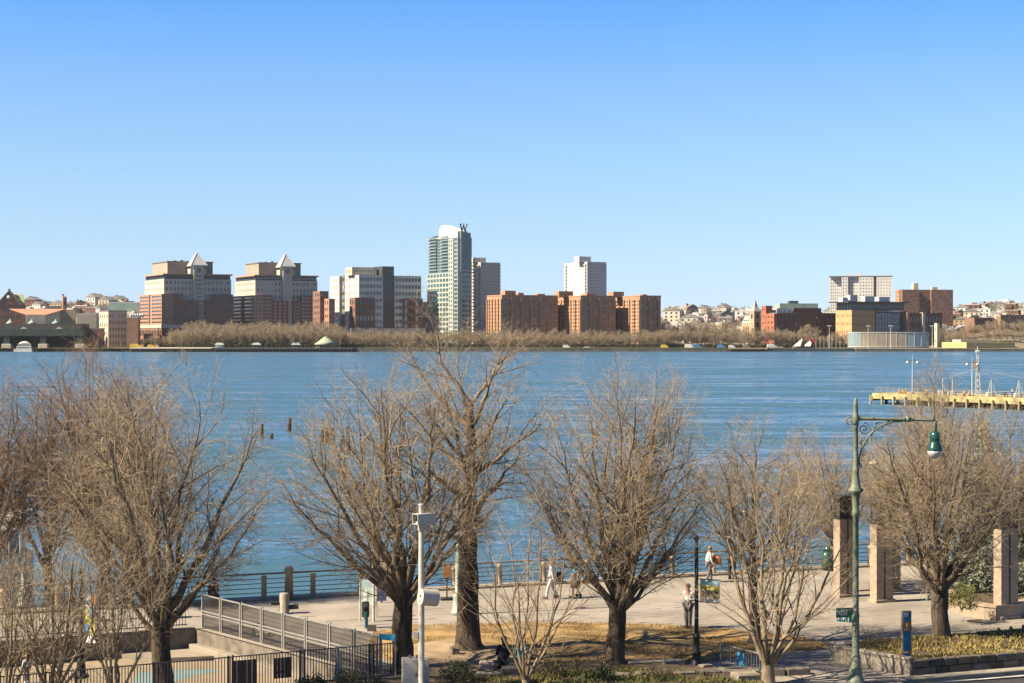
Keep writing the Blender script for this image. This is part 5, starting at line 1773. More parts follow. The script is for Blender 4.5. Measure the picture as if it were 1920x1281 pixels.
# ------------------------------------------------------------------ green street lamp with scrolled bracket and street signs
LD = 59.0
bx = (1604.5 - 960) * LD / FOC
sc_ = LD / FOC
def zz(py):
    return EYE - (py - YH) * sc_
o = empty('street_lamp', (bx, LD, 0), 'tall weathered green street lamp with scrolled bracket and bell shaped lamp', 'street lamp')
pole = MB()
pole.lathe([(0.30, 0), (0.30, 0.12), (0.24, 0.2), (0.21, 0.45), (0.17, 0.6), (0.165, 0.9), (0.125, 1.0), (0.115, zz(1160)), (0.125, zz(1158)), (0.125, zz(1150)), (0.105, zz(1148)), (0.095, zz(968)), (0.13, zz(966)), (0.13, zz(958)), (0.11, zz(955)), (0.12, zz(940)), (0.15, zz(926)), (0.26, zz(921)), (0.26, zz(919)), (0.16, zz(912)), (0.13, zz(896)), (0.11, zz(886)), (0.115, zz(884)), (0.115, zz(880)), (0.085, zz(876)), (0.078, zz(800)), (0.10, zz(798))], 16)
pole.build('pole', M_GREENP, o)
MB().lathe([(0.10, zz(798)), (0.11, zz(790)), (0.125, zz(786)), (0.11, zz(780)), (0.085, zz(776)), (0.07, zz(760)), (0.09, zz(757)), (0.05, zz(754)), (0.065, zz(750)), (0.03, zz(747)), (0, zz(745.5))], 12).build('finial', M_GREENP, o)
za = zz(785)
AX = (1753 - 1604.5) * sc_
arm = MB()
arm.tube([(0, 0, za), (AX * 0.6, 0, za - 0.03), (AX + 0.05, 0, za - 0.06)], [0.06, 0.052, 0.045], 10)
for x in (0.14, 0.55, 1.6, 1.86, AX - 0.08):
    arm.tube([(x - 0.025, 0, za - 0.012 * x), (x + 0.025, 0, za - 0.012 * x)], 0.078, 10)
arm.lathe([(0.085, -0.09), (0.085, 0.09)], 10, c=(1.73, 0, za - 0.02), M=None)
arm.build('arm', M_GREENP, o)
def spiral(mb, cx, cz, r, turns, a0, sgn=1, rad=0.02, n=26):
    pts = []
    for i in range(n):
        f = i / (n - 1)
        a = a0 + sgn * f * turns * 2 * math.pi
        q = r * (1 - 0.82 * f)
        pts.append((cx + q * math.cos(a), 0, cz + q * math.sin(a)))
    mb.tube(pts, rad, 6)
sc2 = MB()
pts = []
for i in range(20):
    a = math.pi - (math.pi / 2) * i / 19
    pts.append((0.10 + 1.35 * (1 + math.cos(a)), 0, zz(872) + (za - 0.09 - zz(872)) * math.sin(a)))
pts.append((1.72, 0, za - 0.06))
sc2.tube(pts, 0.030, 8)
spiral(sc2, 0.27, za - 0.34, 0.20, 1.7, 1.5, -1)
spiral(sc2, 0.26, za - 0.78, 0.15, 1.6, 1.2, -1)
spiral(sc2, 0.22, za - 1.12, 0.11, 1.5, 1.2, -1)
spiral(sc2, 0.78, za - 0.28, 0.16, 1.6, 1.0, 1)
spiral(sc2, 1.10, za - 0.17, 0.09, 1.4, 1.2, 1)
spiral(sc2, -0.20, za - 0.10, 0.15, 1.2, 0.9, 1, 0.025)
sc2.tube([(0.5, 0, za - 0.75), (0.56, 0, za - 0.4), (0.7, 0, za - 0.14)], 0.022, 6)
spiral(sc2, 0.17, zz(874), 0.07, 1.2, 1.0, 1)
sc2.build('scroll_bracket', M_GREENP, o)
lx = AX
lz = za - 0.08
MB().lathe([(0.06, lz), (0.09, lz - 0.04), (0.06, lz - 0.09), (0.085, lz - 0.16), (0.06, lz - 0.20), (0.075, lz - 0.30), (0.05, lz - 0.34)], 12, c=(lx, 0, 0)).build('hanger', M_GREENP, o)
hd = MB().lathe([(0.05, lz - 0.33), (0.13, lz - 0.36), (0.17, lz - 0.45), (0.175, lz - 0.62), (0.155, lz - 0.66), (0.18, lz - 0.72), (0.235, lz - 0.86), (0.26, lz - 0.93), (0.26, lz - 0.975)], 20, c=(lx, 0, 0)).build('lamp_shade', M_GREEND, o)
gm = mat('frosted_globe', (0.62, 0.60, 0.55), 0.25, (0.55, 0.53, 0.49), 1.0)
MB().lathe([(0.25, lz - 0.976), (0.24, lz - 1.05), (0.19, lz - 1.15), (0.10, lz - 1.23), (0.0, lz - 1.26)], 20, c=(lx, 0, 0)).build('globe', gm, o)
# street signs on the pole
M_SIGN = mat('street_sign_green', (0.005, 0.13, 0.075), 0.4, (0.004, 0.11, 0.065), 2.0)
sg = empty('street_name_sign', (bx - 0.1, LD - 0.02, zz(1148)), 'dark green street sign reading WEST ST on the lamp pole', 'street sign', R(10))
MB().bbox(-0.58, -0.02, -0.012, 0.012, -0.16, 0.155, 0.004).build('plate', M_SIGN, sg)
MB().box(-0.02, 0.04, -0.03, 0.03, -0.17, 0.165).build('clamp', M_GREENP, sg)
text('WEST', 0.25, sg, (-0.375, -0.014, -0.01), M_LETW, sx=0.62)
text('ST', 0.12, sg, (-0.105, -0.014, 0.07), M_LETW, sx=0.7)
M_SIGNB = mat('street_sign_teal', (0.02, 0.34, 0.25), 0.25, (0.015, 0.29, 0.21), 2.0, spec=0.6)
sg = empty('cross_street_sign', (bx - 0.1, LD - 0.03, zz(1160)), 'bright teal street sign below the WEST ST sign on the lamp pole', 'street sign', R(-32))
MB().bbox(-0.56, -0.02, -0.012, 0.012, -0.13, 0.13, 0.004).build('plate', M_SIGNB, sg)
MB().box(-0.02, 0.04, -0.03, 0.03, -0.14, 0.14).build('clamp', M_GREENP, sg)
for q_, w_ in ((-0.49, 0.03), (-0.42, 0.07), (-0.32, 0.05), (-0.24, 0.06), (-0.15, 0.03)):
    MB().box(q_ - w_ / 2, q_ + w_ / 2, -0.016, -0.0125, -0.08, 0.08).build('white_mark', M_LETW, sg)

# ------------------------------------------------------------------ white camera pole and cabinet
CD = 57.6
cs = CD / FOC
cx_ = (790 - 960) * cs
def zc_(py):
    return EYE - (py - YH) * cs
o = empty('camera_pole', (cx_, CD, 0), 'tall white pole with a camera housing and a drum shaped sensor', 'camera pole')
MB().lathe([(0.16, 0), (0.16, 0.03), (0.105, 0.05), (0.10, zc_(1195)), (0.10, zc_(1100)), (0.085, zc_(985)), (0.082, zc_(949)), (0.10, zc_(947)), (0.10, zc_(945)), (0, zc_(944.5))], 14).build('pole', M_WHITEM, o)
Mh = Matrix.Translation((0.05, -0.12, zc_(972))) @ Matrix.Rotation(R(-52), 4, 'Z')
hb = MB()
x0, x1, y0, y1, z0, z1 = -0.16, 0.16, -0.30, 0.40, -0.17, 0.17
for bxs in ((x0, x1, y0, y1, z1 - 0.02, z1), (x0, x1, y0, y1, z0, z0 + 0.02), (x0, x0 + 0.02, y0, y1, z0 + 0.021, z1 - 0.021), (x1 - 0.02, x1, y0, y1, z0 + 0.021, z1 - 0.021), (x0 + 0.021, x1 - 0.021, y0 + 0.10, y0 + 0.12, z0 + 0.021, z1 - 0.021)):
    hb.box(*bxs, M=Mh)
hs = hb.build('camera_housing', M_WHITEM, o)
MB().lathe([(0.055, 0), (0.07, 0.05), (0.07, 0.09), (0.05, 0.10)], 12, M=Mh @ Matrix.Translation((0.0, -0.205, 0.0)) @ Matrix.Rotation(R(90), 4, 'X')).build('lens', M_BLACKM, hs)
MB().box(-0.02, 0.20, -0.05, 0.05, zc_(995), zc_(990)).build('bracket', M_WHITEM, o)
MB().lathe([(0.10, 0), (0.115, 0.02), (0.115, 0.22), (0.10, 0.24)], 12, c=(0, 0, zc_(996))).build('collar', M_WHITEM, o)
# the drum: a thick half-round tube, flat face towards the viewer's left
Md = Matrix.Translation((0.22, -0.16, zc_(1119))) @ Matrix.Rotation(R(-58), 4, 'Z') @ Matrix.Rotation(R(-8), 4, 'X')
dr = MB()
prof2 = []
for i in range(15):
    a = -math.pi / 2 - 0.4 + (math.pi + 0.8) * i / 14
    prof2.append((0.21 * math.cos(a + math.pi / 2), 0.30 * math.sin(a + math.pi / 2) * 0.95))
pr_ = [(0.0 + 0.21 * math.cos(2 * math.pi * i / 20), 0.27 * math.sin(2 * math.pi * i / 20)) for i in range(20)]
vs = [Md @ Vector((x, -0.28, z)) for x, z in pr_] + [Md @ Vector((x, 0.33, z)) for x, z in pr_]
dr.add(vs, [(i, (i + 1) % 20, 20 + (i + 1) % 20, 20 + i) for i in range(20)], True)
dr.add(vs[:20], [tuple(range(20))[::-1]])
dr.add(vs[20:], [tuple(range(20))])
dd = dr.build('sensor_drum', M_WHITEM, o)
MB().box(-0.05, 0.05, -0.285, -0.279, 0.0, 0.06, M=Md).build('port', M_BLACKM, dd)
MB().box(-0.04, 0.04, -0.285, -0.279, -0.16, -0.12, M=Md).build('port', M_BLACKM, dd)
MB().tube([Md @ Vector((0.0, -0.28, 0.265)), Md @ Vector((0.0, 0.33, 0.265))], 0.014, 6).build('seam', M_GALV, dd)
MB().bbox(-0.27, -0.08, -0.09, 0.09, zc_(1197), zc_(1184), 0.015).build('junction_box', M_WHITEM, o)
MB().box(-0.09, 0.0, -0.02, 0.02, zc_(1192), zc_(1190)).build('bracket', M_WHITEM, o)
# mounting bands of the street cabinet
q = G(777, 1300)
o = empty('electric_cabinet', (q.x, 57.95, 0), 'white electric cabinet with bolts on the lid beside the camera pole', 'cabinet', R(8))
zt = EYE - (1235 - YH) * 57.9 / FOC
MB().bbox(-0.42, 0.10, -0.2, 0.3, 0, zt, 0.02).build('body', M_WHITEM, o)
MB().bbox(0.12, 0.45, -0.1, 0.3, 0, zt - 0.01, 0.02).build('side_box', mat('pale_grey_paint', (0.50, 0.475, 0.42), 0.5), o)
MB().bbox(-0.38, 0.06, -0.225, -0.201, 0.08, zt - 0.08, 0.01).build('door', M_WHITEM, o)
MB().box(0.0, 0.03, -0.245, -0.226, 0.5, 0.62).build('handle', M_BLACKM, o)
for x in (-0.16, 0.05):
    MB().lathe([(0.03, 0), (0.03, 0.08), (0.05, 0.09), (0.0, 0.13)], 8, c=(x, 0, zt)).build('lid_knob', M_GRAN, o)

# ------------------------------------------------------------------ dark lamp post with banner, left banner pole
def banner_post(label, px, py, d, ztop, name='lamp_post', lantern=True):
    x = (px - 960) * d / FOC
    o = empty(name, (x, d, 0), label, 'lamp post')
    MB().lathe([(0.28, 0), (0.28, 0.08), (0.18, 0.14), (0.14, 0.5), (0.155, 0.54), (0.12, 0.6), (0.11, 1.0), (0.14, 1.04), (0.14, 1.1), (0.075, 1.2), (0.062, ztop - 0.4), (0.045, ztop)], 14).build('pole', M_BLACKM, o)
    MB().lathe([(0.05, ztop), (0.09, ztop + 0.05), (0.10, ztop + 0.1), (0.03, ztop + 0.2)], 12).build('collar', M_BLACKM, o)
    if lantern:
        MB().lathe([(0.12, ztop + 0.16), (0.18, ztop + 0.35), (0.19, ztop + 0.5), (0.10, ztop + 0.66)], 12).build('globe', gm, o)
        MB().lathe([(0.2, ztop + 0.6), (0.12, ztop + 0.72), (0.03, ztop + 0.78), (0, ztop + 0.86)], 12).build('cap', M_BLACKM, o)
    return o
d2 = 62.0
banner_post('dark lamp post with a wide base beside the lawn, carrying a banner', 1306, 1252, d2, 4.4, lantern=False)
s2 = d2 / FOC
q = W(1312, 1106, d2)
bn = empty('join_banner', (q.x, d2, 0), 'yellow and white banner reading JOIN DONATE VOLUNTEER on the dark lamp post', 'banner', R(-28))
def zb(py):
    return EYE - (py - YH) * s2
bw_ = 40 * s2
cols = [(1128, 1121, (0.85, 0.82, 0.75), 'white_band'), (1120.9, 1112, (0.85, 0.74, 0.35), 'gold_band'), (1111.9, 1106, (0.30, 0.22, 0.07), 'brown_band'), (1105.9, 1097, (0.90, 0.76, 0.14), 'yellow_band'), (1096.9, 1086, (0.42, 0.62, 0.66), 'blue_band')]
for a, b_, c_, n_ in cols:
    MB().box(0.02, bw_, -0.006, 0.006, zb(a), zb(b_)).build('banner_band', mat('banner_' + n_, c_, 0.7, tuple(x * 0.9 for x in c_), 3.0), bn)
for py in (1085.5, 1128.5):
    MB().tube([(-0.1, 0, zb(py)), (bw_ + 0.05, 0, zb(py))], 0.018, 6).build('banner_arm', M_BLACKM, bn)
text('JOIN', 0.15, bn, (0.06, -0.008, zb(1101.5)), M_LETK, align='LEFT')
text('DONATE', 0.12, bn, (0.06, -0.008, zb(1108.8)), M_LETW, align='LEFT')
text('VOLUNTEER', 0.13, bn, (0.05, -0.008, zb(1116.5)), M_LETK, align='LEFT', sx=0.85)
text('friends of the park', 0.09, bn, (0.05, -0.008, zb(1124.3)), M_LETK, align='LEFT', sx=0.85) if False else None
d3 = 60.2
o = banner_post('thin dark pole in the playground carrying the blue and yellow banner', 152, 1272, d3, 3.5, lantern=False)
s3 = d3 / FOC
q = W(157, 1150, d3)
bn = empty('checked_banner', (q.x, d3, 0), 'banner of blue and yellow squares with an orange top corner', 'banner', R(-16))
def zb3(py):
    return EYE - (py - YH) * s3
bw = 25 * s3
def sq(x0, x1, y0, y1, c, n):
    MB().box(bw * x0 + 0.002, bw * x1 - 0.002, -0.006, 0.006, zb3(y1) + 0.002, zb3(y0) - 0.002).build('banner_square', mat('banner_' + n, c, 0.6, tuple(x * 0.92 for x in c), 2.0), bn)
CY, CB, CO, CW, CYG = (0.90, 0.74, 0.14), (0.05, 0.45, 0.78), (0.85, 0.27, 0.04), (0.85, 0.85, 0.82), (0.72, 0.76, 0.06)
sq(0.2, 0.55, 1115, 1131, (0.40, 0.52, 0.60), 'pale_blue')
sq(0.55, 1.05, 1116, 1132, CO, 'orange')
sq(0.05, 1, 1132, 1138, CW, 'white')
sq(0, 0.52, 1138, 1156, (0.66, 0.56, 0.30), 'cream')
sq(0.52, 1, 1138, 1157, CB, 'blue')
sq(0, 0.52, 1156, 1170, CYG, 'lime')
sq(0.52, 1, 1157, 1192, CY, 'yellow')
sq(0, 0.52, 1170, 1192, CB, 'blue')
sq(0, 0.98, 1192, 1205, CW, 'white')
for py in (1133, 1206):
    MB().tube([(-0.1, 0, zb3(py)), (bw + 0.03, 0, zb3(py))], 0.015, 6).build('banner_arm', M_BLACKM, bn)

# ------------------------------------------------------------------ promenade lamps (pale green) with one arm and white lantern
def prom_lamp(px, py, zt, label, arm=-1):
    q = G(px, py)
    o = empty('promenade_lamp', (q.x, q.y, 0), label, 'lamp post', 0.1, 'pale green lamps along the promenade')
    c_ = mat('pale_green_paint', (0.36, 0.42, 0.33), 0.5, (0.29, 0.35, 0.27), 5.0)
    MB().lathe([(0.30, 0), (0.30, 0.16), (0.24, 0.2), (0.2, 0.75), (0.22, 0.8), (0.13, 0.9), (0.12, 2.4), (0.085, 2.5), (0.07, zt), (0.09, zt + 0.05), (0.0, zt + 0.3)], 12).build('pole', c_, o)
    MB().tube([(0, 0, zt - 0.35), (arm * 0.35, 0, zt - 0.05), (arm * 0.75, 0, zt - 0.12)], 0.035, 8).build('arm', c_, o)
    MB().lathe([(0.04, zt - 0.12), (0.22, zt - 0.2), (0.26, zt - 0.3)], 14, c=(arm * 0.78, 0, 0)).build('lamp_shade', M_WHITEM, o)
    MB().lathe([(0.2, zt - 0.3), (0.17, zt - 0.42), (0.08, zt - 0.5), (0, zt - 0.52)], 14, c=(arm * 0.78, 0, 0)).build('globe', gm, o)
    return o
prom_lamp(859, 1153, 5.9, 'pale green promenade lamp half hidden by the tall thick trunk in the middle')
prom_lamp(1669, 1098, 5.9, 'pale green promenade lamp behind the pair of stone pillars')
prom_lamp(45, 1140, 6.6, 'pale green promenade lamp at the far left near the white boat')

# ------------------------------------------------------------------ small signs and kiosks on the promenade
q = G(838, 1126)
o = empty('orange_sign', (q.x, q.y, 0), 'orange square sign on a black stand by the river railing', 'sign', 0.15)
MB().tube([(0, 0, 0.1), (0, 0, 1.6)], 0.03, 8).build('post', M_BLACKM, o)
MB().bbox(-0.28, 0.28, -0.2, 0.2, 0, 0.13, 0.03).build('foot', M_BLACKM, o)
MB().bbox(-0.17, 0.17, -0.045, -0.031, 1.0, 1.6, 0.004).build('panel', mat('orange_panel', (0.62, 0.26, 0.08), 0.6, (0.55, 0.22, 0.07), 4.0), o)
q = G(686, 1178)
o = empty('pay_station', (q.x, q.y, 0), 'slim black and blue pay station with green button on the promenade', 'kiosk', 0.5)
MB().bbox(-0.05, 0.07, -0.06, 0.06, 0, 0.62, 0.01).build('post', mat('blue_grey_paint', (0.08, 0.20, 0.26), 0.5), o)
MB().bbox(-0.15, 0.11, -0.1, 0.1, 0.45, 1.05, 0.02).build('head', M_BLACKM, o)
MB().box(-0.12, 0.02, -0.115, -0.101, 0.85, 1.0).build('screen', mat('pale_screen', (0.20, 0.34, 0.36), 0.2), o)
MB().bbox(-0.1, 0.0, -0.14, -0.101, 0.45, 0.66, 0.02).build('button', mat('green_plastic', (0.02, 0.34, 0.20), 0.4), o)
q = G(690, 1166)
o = empty('map_board', (q.x, q.y, 0), 'clear map board with a white notice beside two white poles', 'sign', -0.25)
MB().tube([(0.24, 0, 0), (0.24, 0, 2.35)], 0.055, 8).build('post', M_WHITEM, o)
MB().tube([(-0.34, 0, 0), (-0.34, 0, 1.72)], 0.03, 8).build('post', M_WHITEM, o)
gl = bpy.data.materials.new('clear_panel')
gl.use_nodes = True
gb = gl.node_tree.nodes['Principled BSDF']
gb.inputs['Base Color'].default_value = (0.5, 0.6, 0.52, 1)
gb.inputs['Roughness'].default_value = 0.08
gb.inputs['Alpha'].default_value = 0.35
MB().box(-0.31, 0.18, -0.01, 0.01, 0.72, 1.7).build('panel', gl, o)
MB().box(-0.19, -0.02, -0.03, -0.012, 0.74, 1.28).build('notice', M_LETW, o)
q = G(705, 1158)
o = empty('white_post', (q.x, q.y, 0), 'flat white post with dark edge right of the map board', 'post', -0.1)
MB().bbox(-0.06, 0.05, -0.05, 0.05, 0, 1.5, 0.01).build('post', M_WHITEM, o)
q = G(716, 1131)
o = empty('info_sign', (q.x, q.y, 0), 'blue information panel behind the white post by the railing', 'sign', 0.1)
MB().bbox(-0.2, 0.2, -0.03, 0.03, 0.1, 1.5, 0.01).build('panel', mat('navy_panel', (0.04, 0.08, 0.20), 0.5, (0.10, 0.12, 0.2), 5.0), o)
MB().box(-0.03, 0.03, -0.02, 0.02, 0, 0.1).build('foot', M_BLACKM, o)
q = G(697, 1184)
o = empty('small_plaque', (q.x, q.y, 0), 'small dark sloping plaque behind the mesh fence', 'plaque', -0.2)
MB().box(-0.18, 0.18, -0.02, 0.02, 0, 0.26).build('panel', mat('dark_bronze', (0.09, 0.07, 0.06), 0.5), o)

# ------------------------------------------------------------------ crowd barrier
qa, qb = G(1351, 1247), G(1429, 1268)
dv = qb - qa
o = empty('crowd_barrier', (qa.x, qa.y, 0), 'grey steel crowd barrier with a blue tag standing on the path', 'barrier', math.atan2(dv.y, dv.x))
ln = dv.length
hb_ = 0.74
MB().tube([(0, 0, 0.02), (0, 0, hb_ - 0.08), (0.03, 0, hb_ - 0.02), (0.1, 0, hb_), (ln - 0.1, 0, hb_), (ln - 0.03, 0, hb_ - 0.02), (ln, 0, hb_ - 0.08), (ln, 0, 0.02)], 0.022, 8).build('frame', M_GALV, o)
MB().tube([(0, 0, 0.16), (ln, 0, 0.16)], 0.018, 6).build('rail', M_GALV, o)
bm_ = MB().tube([(0, 0, 0.16), (0, 0, hb_)], 0.010, 6).mesh('bar'); bm_.materials.append(M_GALV)
for i in range(1, 16):
    link('bar', bm_, o, (ln * i / 16, 0, 0))
for x in (0.1, ln - 0.1):
    MB().bar((x, -0.28, 0.02), (x, 0.28, 0.02), 0.05, 0.03).build('foot', M_GALV, o)
MB().box(ln * 0.42, ln * 0.60, -0.04, -0.025, 0.18, 0.62).build('tag', mat('light_blue_tag', (0.10, 0.34, 0.52), 0.5, (0.08, 0.28, 0.45), 4.0), o)

# ------------------------------------------------------------------ stone blocks, slabs and benches on the front bed
def stone(label, px, py, w, d, h, rz=0.0, m=None, cat='stone', name='stone_block', seed=1, z=0.0):
    q = G(px, py, z)
    r = random.Random(seed)
    o = MB().bbox(-w / 2, w / 2, -d / 2, d / 2, 0, h, min(w, d, h) * 0.14).build(name, m or M_GRAN, None, (q.x, q.y, z), rz)
    for v in o.data.vertices:
        v.co += Vector((r.uniform(-1, 1) * w * 0.04, r.uniform(-1, 1) * d * 0.04, r.uniform(-1, 1) * h * 0.06 if v.co.z > 0.01 else 0))
    props(o, label, cat)
    return o
stone('upright grey boulder slab at the foot of the tall thick trunk', 852, 1234, 0.32, 0.3, 0.42, 0.3, mat('grey_boulder', (0.30, 0.25, 0.19), 0.9, (0.2, 0.165, 0.125), 4.0, 0.5, 12), seed=2)
stone('pale stone block seat left of the person in the dark coat', 913, 1262, 0.5, 0.45, 0.40, 0.1, mat('pale_stone', (0.52, 0.44, 0.33), 0.9, (0.42, 0.35, 0.26), 3.0, 0.5, 14), seed=3)
stone('long pale stone step in front of the person in the dark coat', 905, 1272, 1.5, 0.3, 0.2, 0.12, MATS['pale_stone'], seed=4, cat='step')
stone('flat grey stone slab on the ground right of the big middle tree', 1218, 1250, 1.7, 0.4, 0.22, 0.30, mat('grey_slab', (0.33, 0.29, 0.23), 0.9, (0.24, 0.21, 0.165), 2.0, 0.4, 12), seed=5)
stone('low stone block left of the dark lamp post', 1262, 1250, 0.75, 0.4, 0.26, 0.3, MATS['grey_slab'], seed=6)
stone('small stone block at the foot of the dark lamp post', 1323, 1258, 0.45, 0.35, 0.22, 0.5, MATS['grey_slab'], seed=7)
stone('smooth stone block beside the foot of the pale multi stemmed tree', 1398, 1281, 0.85, 0.6, 0.36, 0.35, M_CONC, seed=8)
stone('rough stone block in the planting bed below the lamp post', 1340, 1268, 0.9, 0.35, 0.24, 0.3, MATS['grey_slab'], seed=9)
q = G(1306, 1255)
o = empty('bed_edging', (q.x, q.y, 0), 'low rough stone edging along the front of the planting bed', 'wall', R(8))
for i in range(9):
    w = 0.55 + 0.15 * ((i * 7) % 3)
    k = MB().bbox(0, w, -0.16, 0.16, 0, 0.26, 0.04).build('stone', M_DARKSTONE, o, (-3.2 + i * 0.74, -1.6 + 0.05 * ((i * 5) % 3), 0), 0.06 * ((i * 3) % 5 - 2))

# ------------------------------------------------------------------ raised planter at the right with stone front
P0, P1 = G(1560, 1241), G(1706, 1267)
PR = P1 + U * 9.0
pb0, pb1 = G(1652, 1222), G(1782, 1214)
pl = empty('raised_planter', (P1.x, P1.y, 0), 'raised planting bed with smooth end wall and rough stone front', 'planter')
HP = 0.52
def wall_seg(a, b, h, th, name, m, nseg, cap=None):
    d_ = (b - a); l_ = d_.length
    rz = math.atan2(d_.y, d_.x)
    for i in range(nseg):
        k = MB().bbox(l_ * i / nseg + 0.004, l_ * (i + 1) / nseg - 0.004, 0.0, th, 0, h, 0.015).build(name, m, pl, a - P1, rz)
        if cap:
            MB().bbox(l_ * i / nseg + 0.003, l_ * (i + 1) / nseg - 0.003, -0.03, th + 0.04, h + 0.001, h + 0.075, 0.015).build('coping', cap, pl, a - P1, rz)
wall_seg(P0, P1, HP, 0.22, 'wall_panel', M_CONC, 2, M_CONC)
rs = random.Random(4)
rzf = SHA
mstone = [mat('field_stone_' + n_, c_, 0.9, tuple(x * 0.6 for x in c_), 3.0, 0.6, 12) for n_, c_ in (('brown', (0.20, 0.155, 0.11)), ('grey', (0.16, 0.14, 0.115)), ('dark', (0.11, 0.09, 0.07)))]
for row_ in range(2):
    x = 0.02
    i = 0
    while x < 9:
        w = rs.uniform(0.45, 0.95)
        h = 0.24
        k = MB().bbox(x, x + w - 0.02, rs.uniform(-0.02, 0.03), 0.3, row_ * 0.262, row_ * 0.262 + h, 0.025)
        k.v = [(a + rs.uniform(-0.008, 0.008), b_ + rs.uniform(-0.01, 0.01), c_ + (rs.uniform(-0.012, 0.012) if 0.02 < c_ < 0.5 else 0)) for a, b_, c_ in k.v]
        k.build('stone', mstone[i * 2 % 3 if row_ else i % 3], pl, (0, 0, 0), rzf)
        x += w
        i += 1
rest = [P0, P1, PR, PR + V * 1.6, pb1, pb0]
back = [P0 + Vector((0.15, 0.25, 0)), pb0, pb1, pb1 + U * 6]
for a, b_ in zip(back[:-1], back[1:]):
    d_ = b_ - a
    MB().bbox(0, d_.length - 0.005, 0, 0.25, 0, HP - 0.05, 0.02).build('back_wall', M_CONC, pl, a - P1, math.atan2(d_.y, d_.x))
soil_poly = [P0 + Vector((0.2, 0.05, 0)), P1 + Vector((0.1, 0.2, 0)), PR, PR + V * 1.5, pb1 + U * 6, pb1, pb0]
sm = MB().add([Vector((p.x - P1.x, p.y - P1.y, HP - 0.06)) for p in soil_poly], [tuple(range(len(soil_poly)))])
sm.build('soil', M_MULCH, pl)
M_YLEAF = mat('yellowish_ground_cover', (0.40, 0.30, 0.09), 0.8, (0.24, 0.19, 0.06), 1.5)
blades('ground_cover', soil_poly, 9000, 0.10, 0.028, M_YLEAF, z=HP - 0.05, seed=9, clump=-0.7)
M_GLEAF = mat('green_ground_cover', (0.12, 0.15, 0.035), 0.8, (0.20, 0.15, 0.06), 1.5)
blades('bed_greenery', [G(px, py, 0.15) for px, py in ((1000, 1264), (1130, 1254), (1275, 1258), (1420, 1280), (1430, 1305), (830, 1305), (870, 1276))], 9000, 0.12, 0.025, M_GLEAF, z=0.15, seed=12, clump=-0.5)
M_LITTER = mat('brown_leaf_litter', (0.34, 0.18, 0.08), 0.9, (0.20, 0.12, 0.06), 2.0)
blades('leaf_litter', [G(px, py, 0.02) for px, py in lawn_px], 3500, 0.03, 0.03, M_LITTER, z=0.08, seed=21)
# information totem
q = G(1699, 1232, HP)
o = empty('info_totem', (q.x, q.y, HP - 0.06), 'blue and orange information totem standing in the raised planting bed', 'sign', R(12))
sT = q.y / FOC
zt = EYE - (1145 - YH) * sT - HP + 0.06
w = 19 * sT
MB().bbox(-w / 2, w / 2, -0.06, 0.06, 0, zt, 0.012).build('frame', mat('bronze_frame', (0.22, 0.16, 0.11), 0.5, (0.17, 0.125, 0.085), 4.0), o)
def face(f0, f1, c, n):
    MB().box(-w * 0.36, w * 0.34, -0.075, -0.061, zt * f0, zt * f1).build('panel', mat('totem_' + n, c, 0.45, tuple(x * 0.85 for x in c), 3.0), o)
face(0.03, 0.105, (0.01, 0.13, 0.26), 'blue'); face(0.11, 0.165, (0.34, 0.13, 0.035), 'orange'); face(0.17, 0.575, (0.01, 0.13, 0.26), 'blue')
face(0.58, 0.765, (0.34, 0.13, 0.035), 'orange'); face(0.77, 0.97, (0.01, 0.13, 0.26), 'blue')
for f, l in ((0.955, 0.5), (0.925, 0.55), (0.895, 0.45), (0.62, 0.5), (0.14, 0.45)):
    MB().box(-w * 0.30, -w * 0.30 + w * 0.9 * l, -0.079, -0.0755, zt * f - 0.014, zt * f + 0.010).build('text_line', M_LETW, o)
MB().box(-0.03, 0.02, -0.079, -0.0755, zt * 0.66, zt * 0.735).build('text_line', M_LETW, o)

# bicycle racks
for i, (px, py) in enumerate(((1873, 1206), (1896, 1203), (1919, 1200))):
    q = G(px, py)
    o = empty('bike_rack', (q.x, q.y, 0), ('leftmost', 'middle', 'rightmost')[i] + ' of the dark hoop bicycle racks behind the stone planter', 'bike rack', SHA + R(60), 'hoop bike racks')
    a = [(-0.30, 0, 0), (-0.30, 0, 0.38)] + [(-0.30 * math.cos(math.pi * k / 8), 0, 0.38 + 0.17 * math.sin(math.pi * k / 8)) for k in range(1, 8)] + [(0.30, 0, 0.38), (0.30, 0, 0)]
    MB().tube(a, 0.035, 8).build('hoop', M_BLACKM, o)
    MB().box(-0.42, 0.42, -0.06, 0.06, 0, 0.012).build('base_plate', M_GALVD, o)
q = G(1931, 1204)
o = empty('parked_bicycle', (q.x, q.y, 0), 'dark bicycle leaning at the racks, cut by the right edge of the view', 'bicycle', SHA + R(55))
for x in (-0.5, 0.5):
    ring = [(x + 0.33 * math.cos(2 * math.pi * k / 20), 0, 0.34 + 0.33 * math.sin(2 * math.pi * k / 20)) for k in range(21)]
    wh = MB().tube(ring, 0.022, 6, caps=False).build('wheel', M_BLACKM, o)
    sp = MB()
    for k in range(6):
        a = math.pi * k / 6
        sp.bar((x - 0.31 * math.cos(a), 0, 0.34 - 0.31 * math.sin(a)), (x + 0.31 * math.cos(a), 0, 0.34 + 0.31 * math.sin(a)), 0.006, 0.006)
    sp.build('spokes', M_GALV, wh)
fb = MB()
for a, b_ in (((-0.5, 0, 0.34), (-0.05, 0, 0.32)), ((-0.5, 0, 0.34), (-0.18, 0, 0.78)), ((-0.18, 0, 0.82), (-0.05, 0, 0.32)), ((-0.05, 0, 0.32), (0.36, 0, 0.76)), ((-0.16, 0, 0.74), (0.36, 0, 0.80)), ((0.34, 0, 0.9), (0.5, 0, 0.34))):
    fb.tube([a, b_], 0.018, 6)
fb.build('frame', M_BLACKM, o)
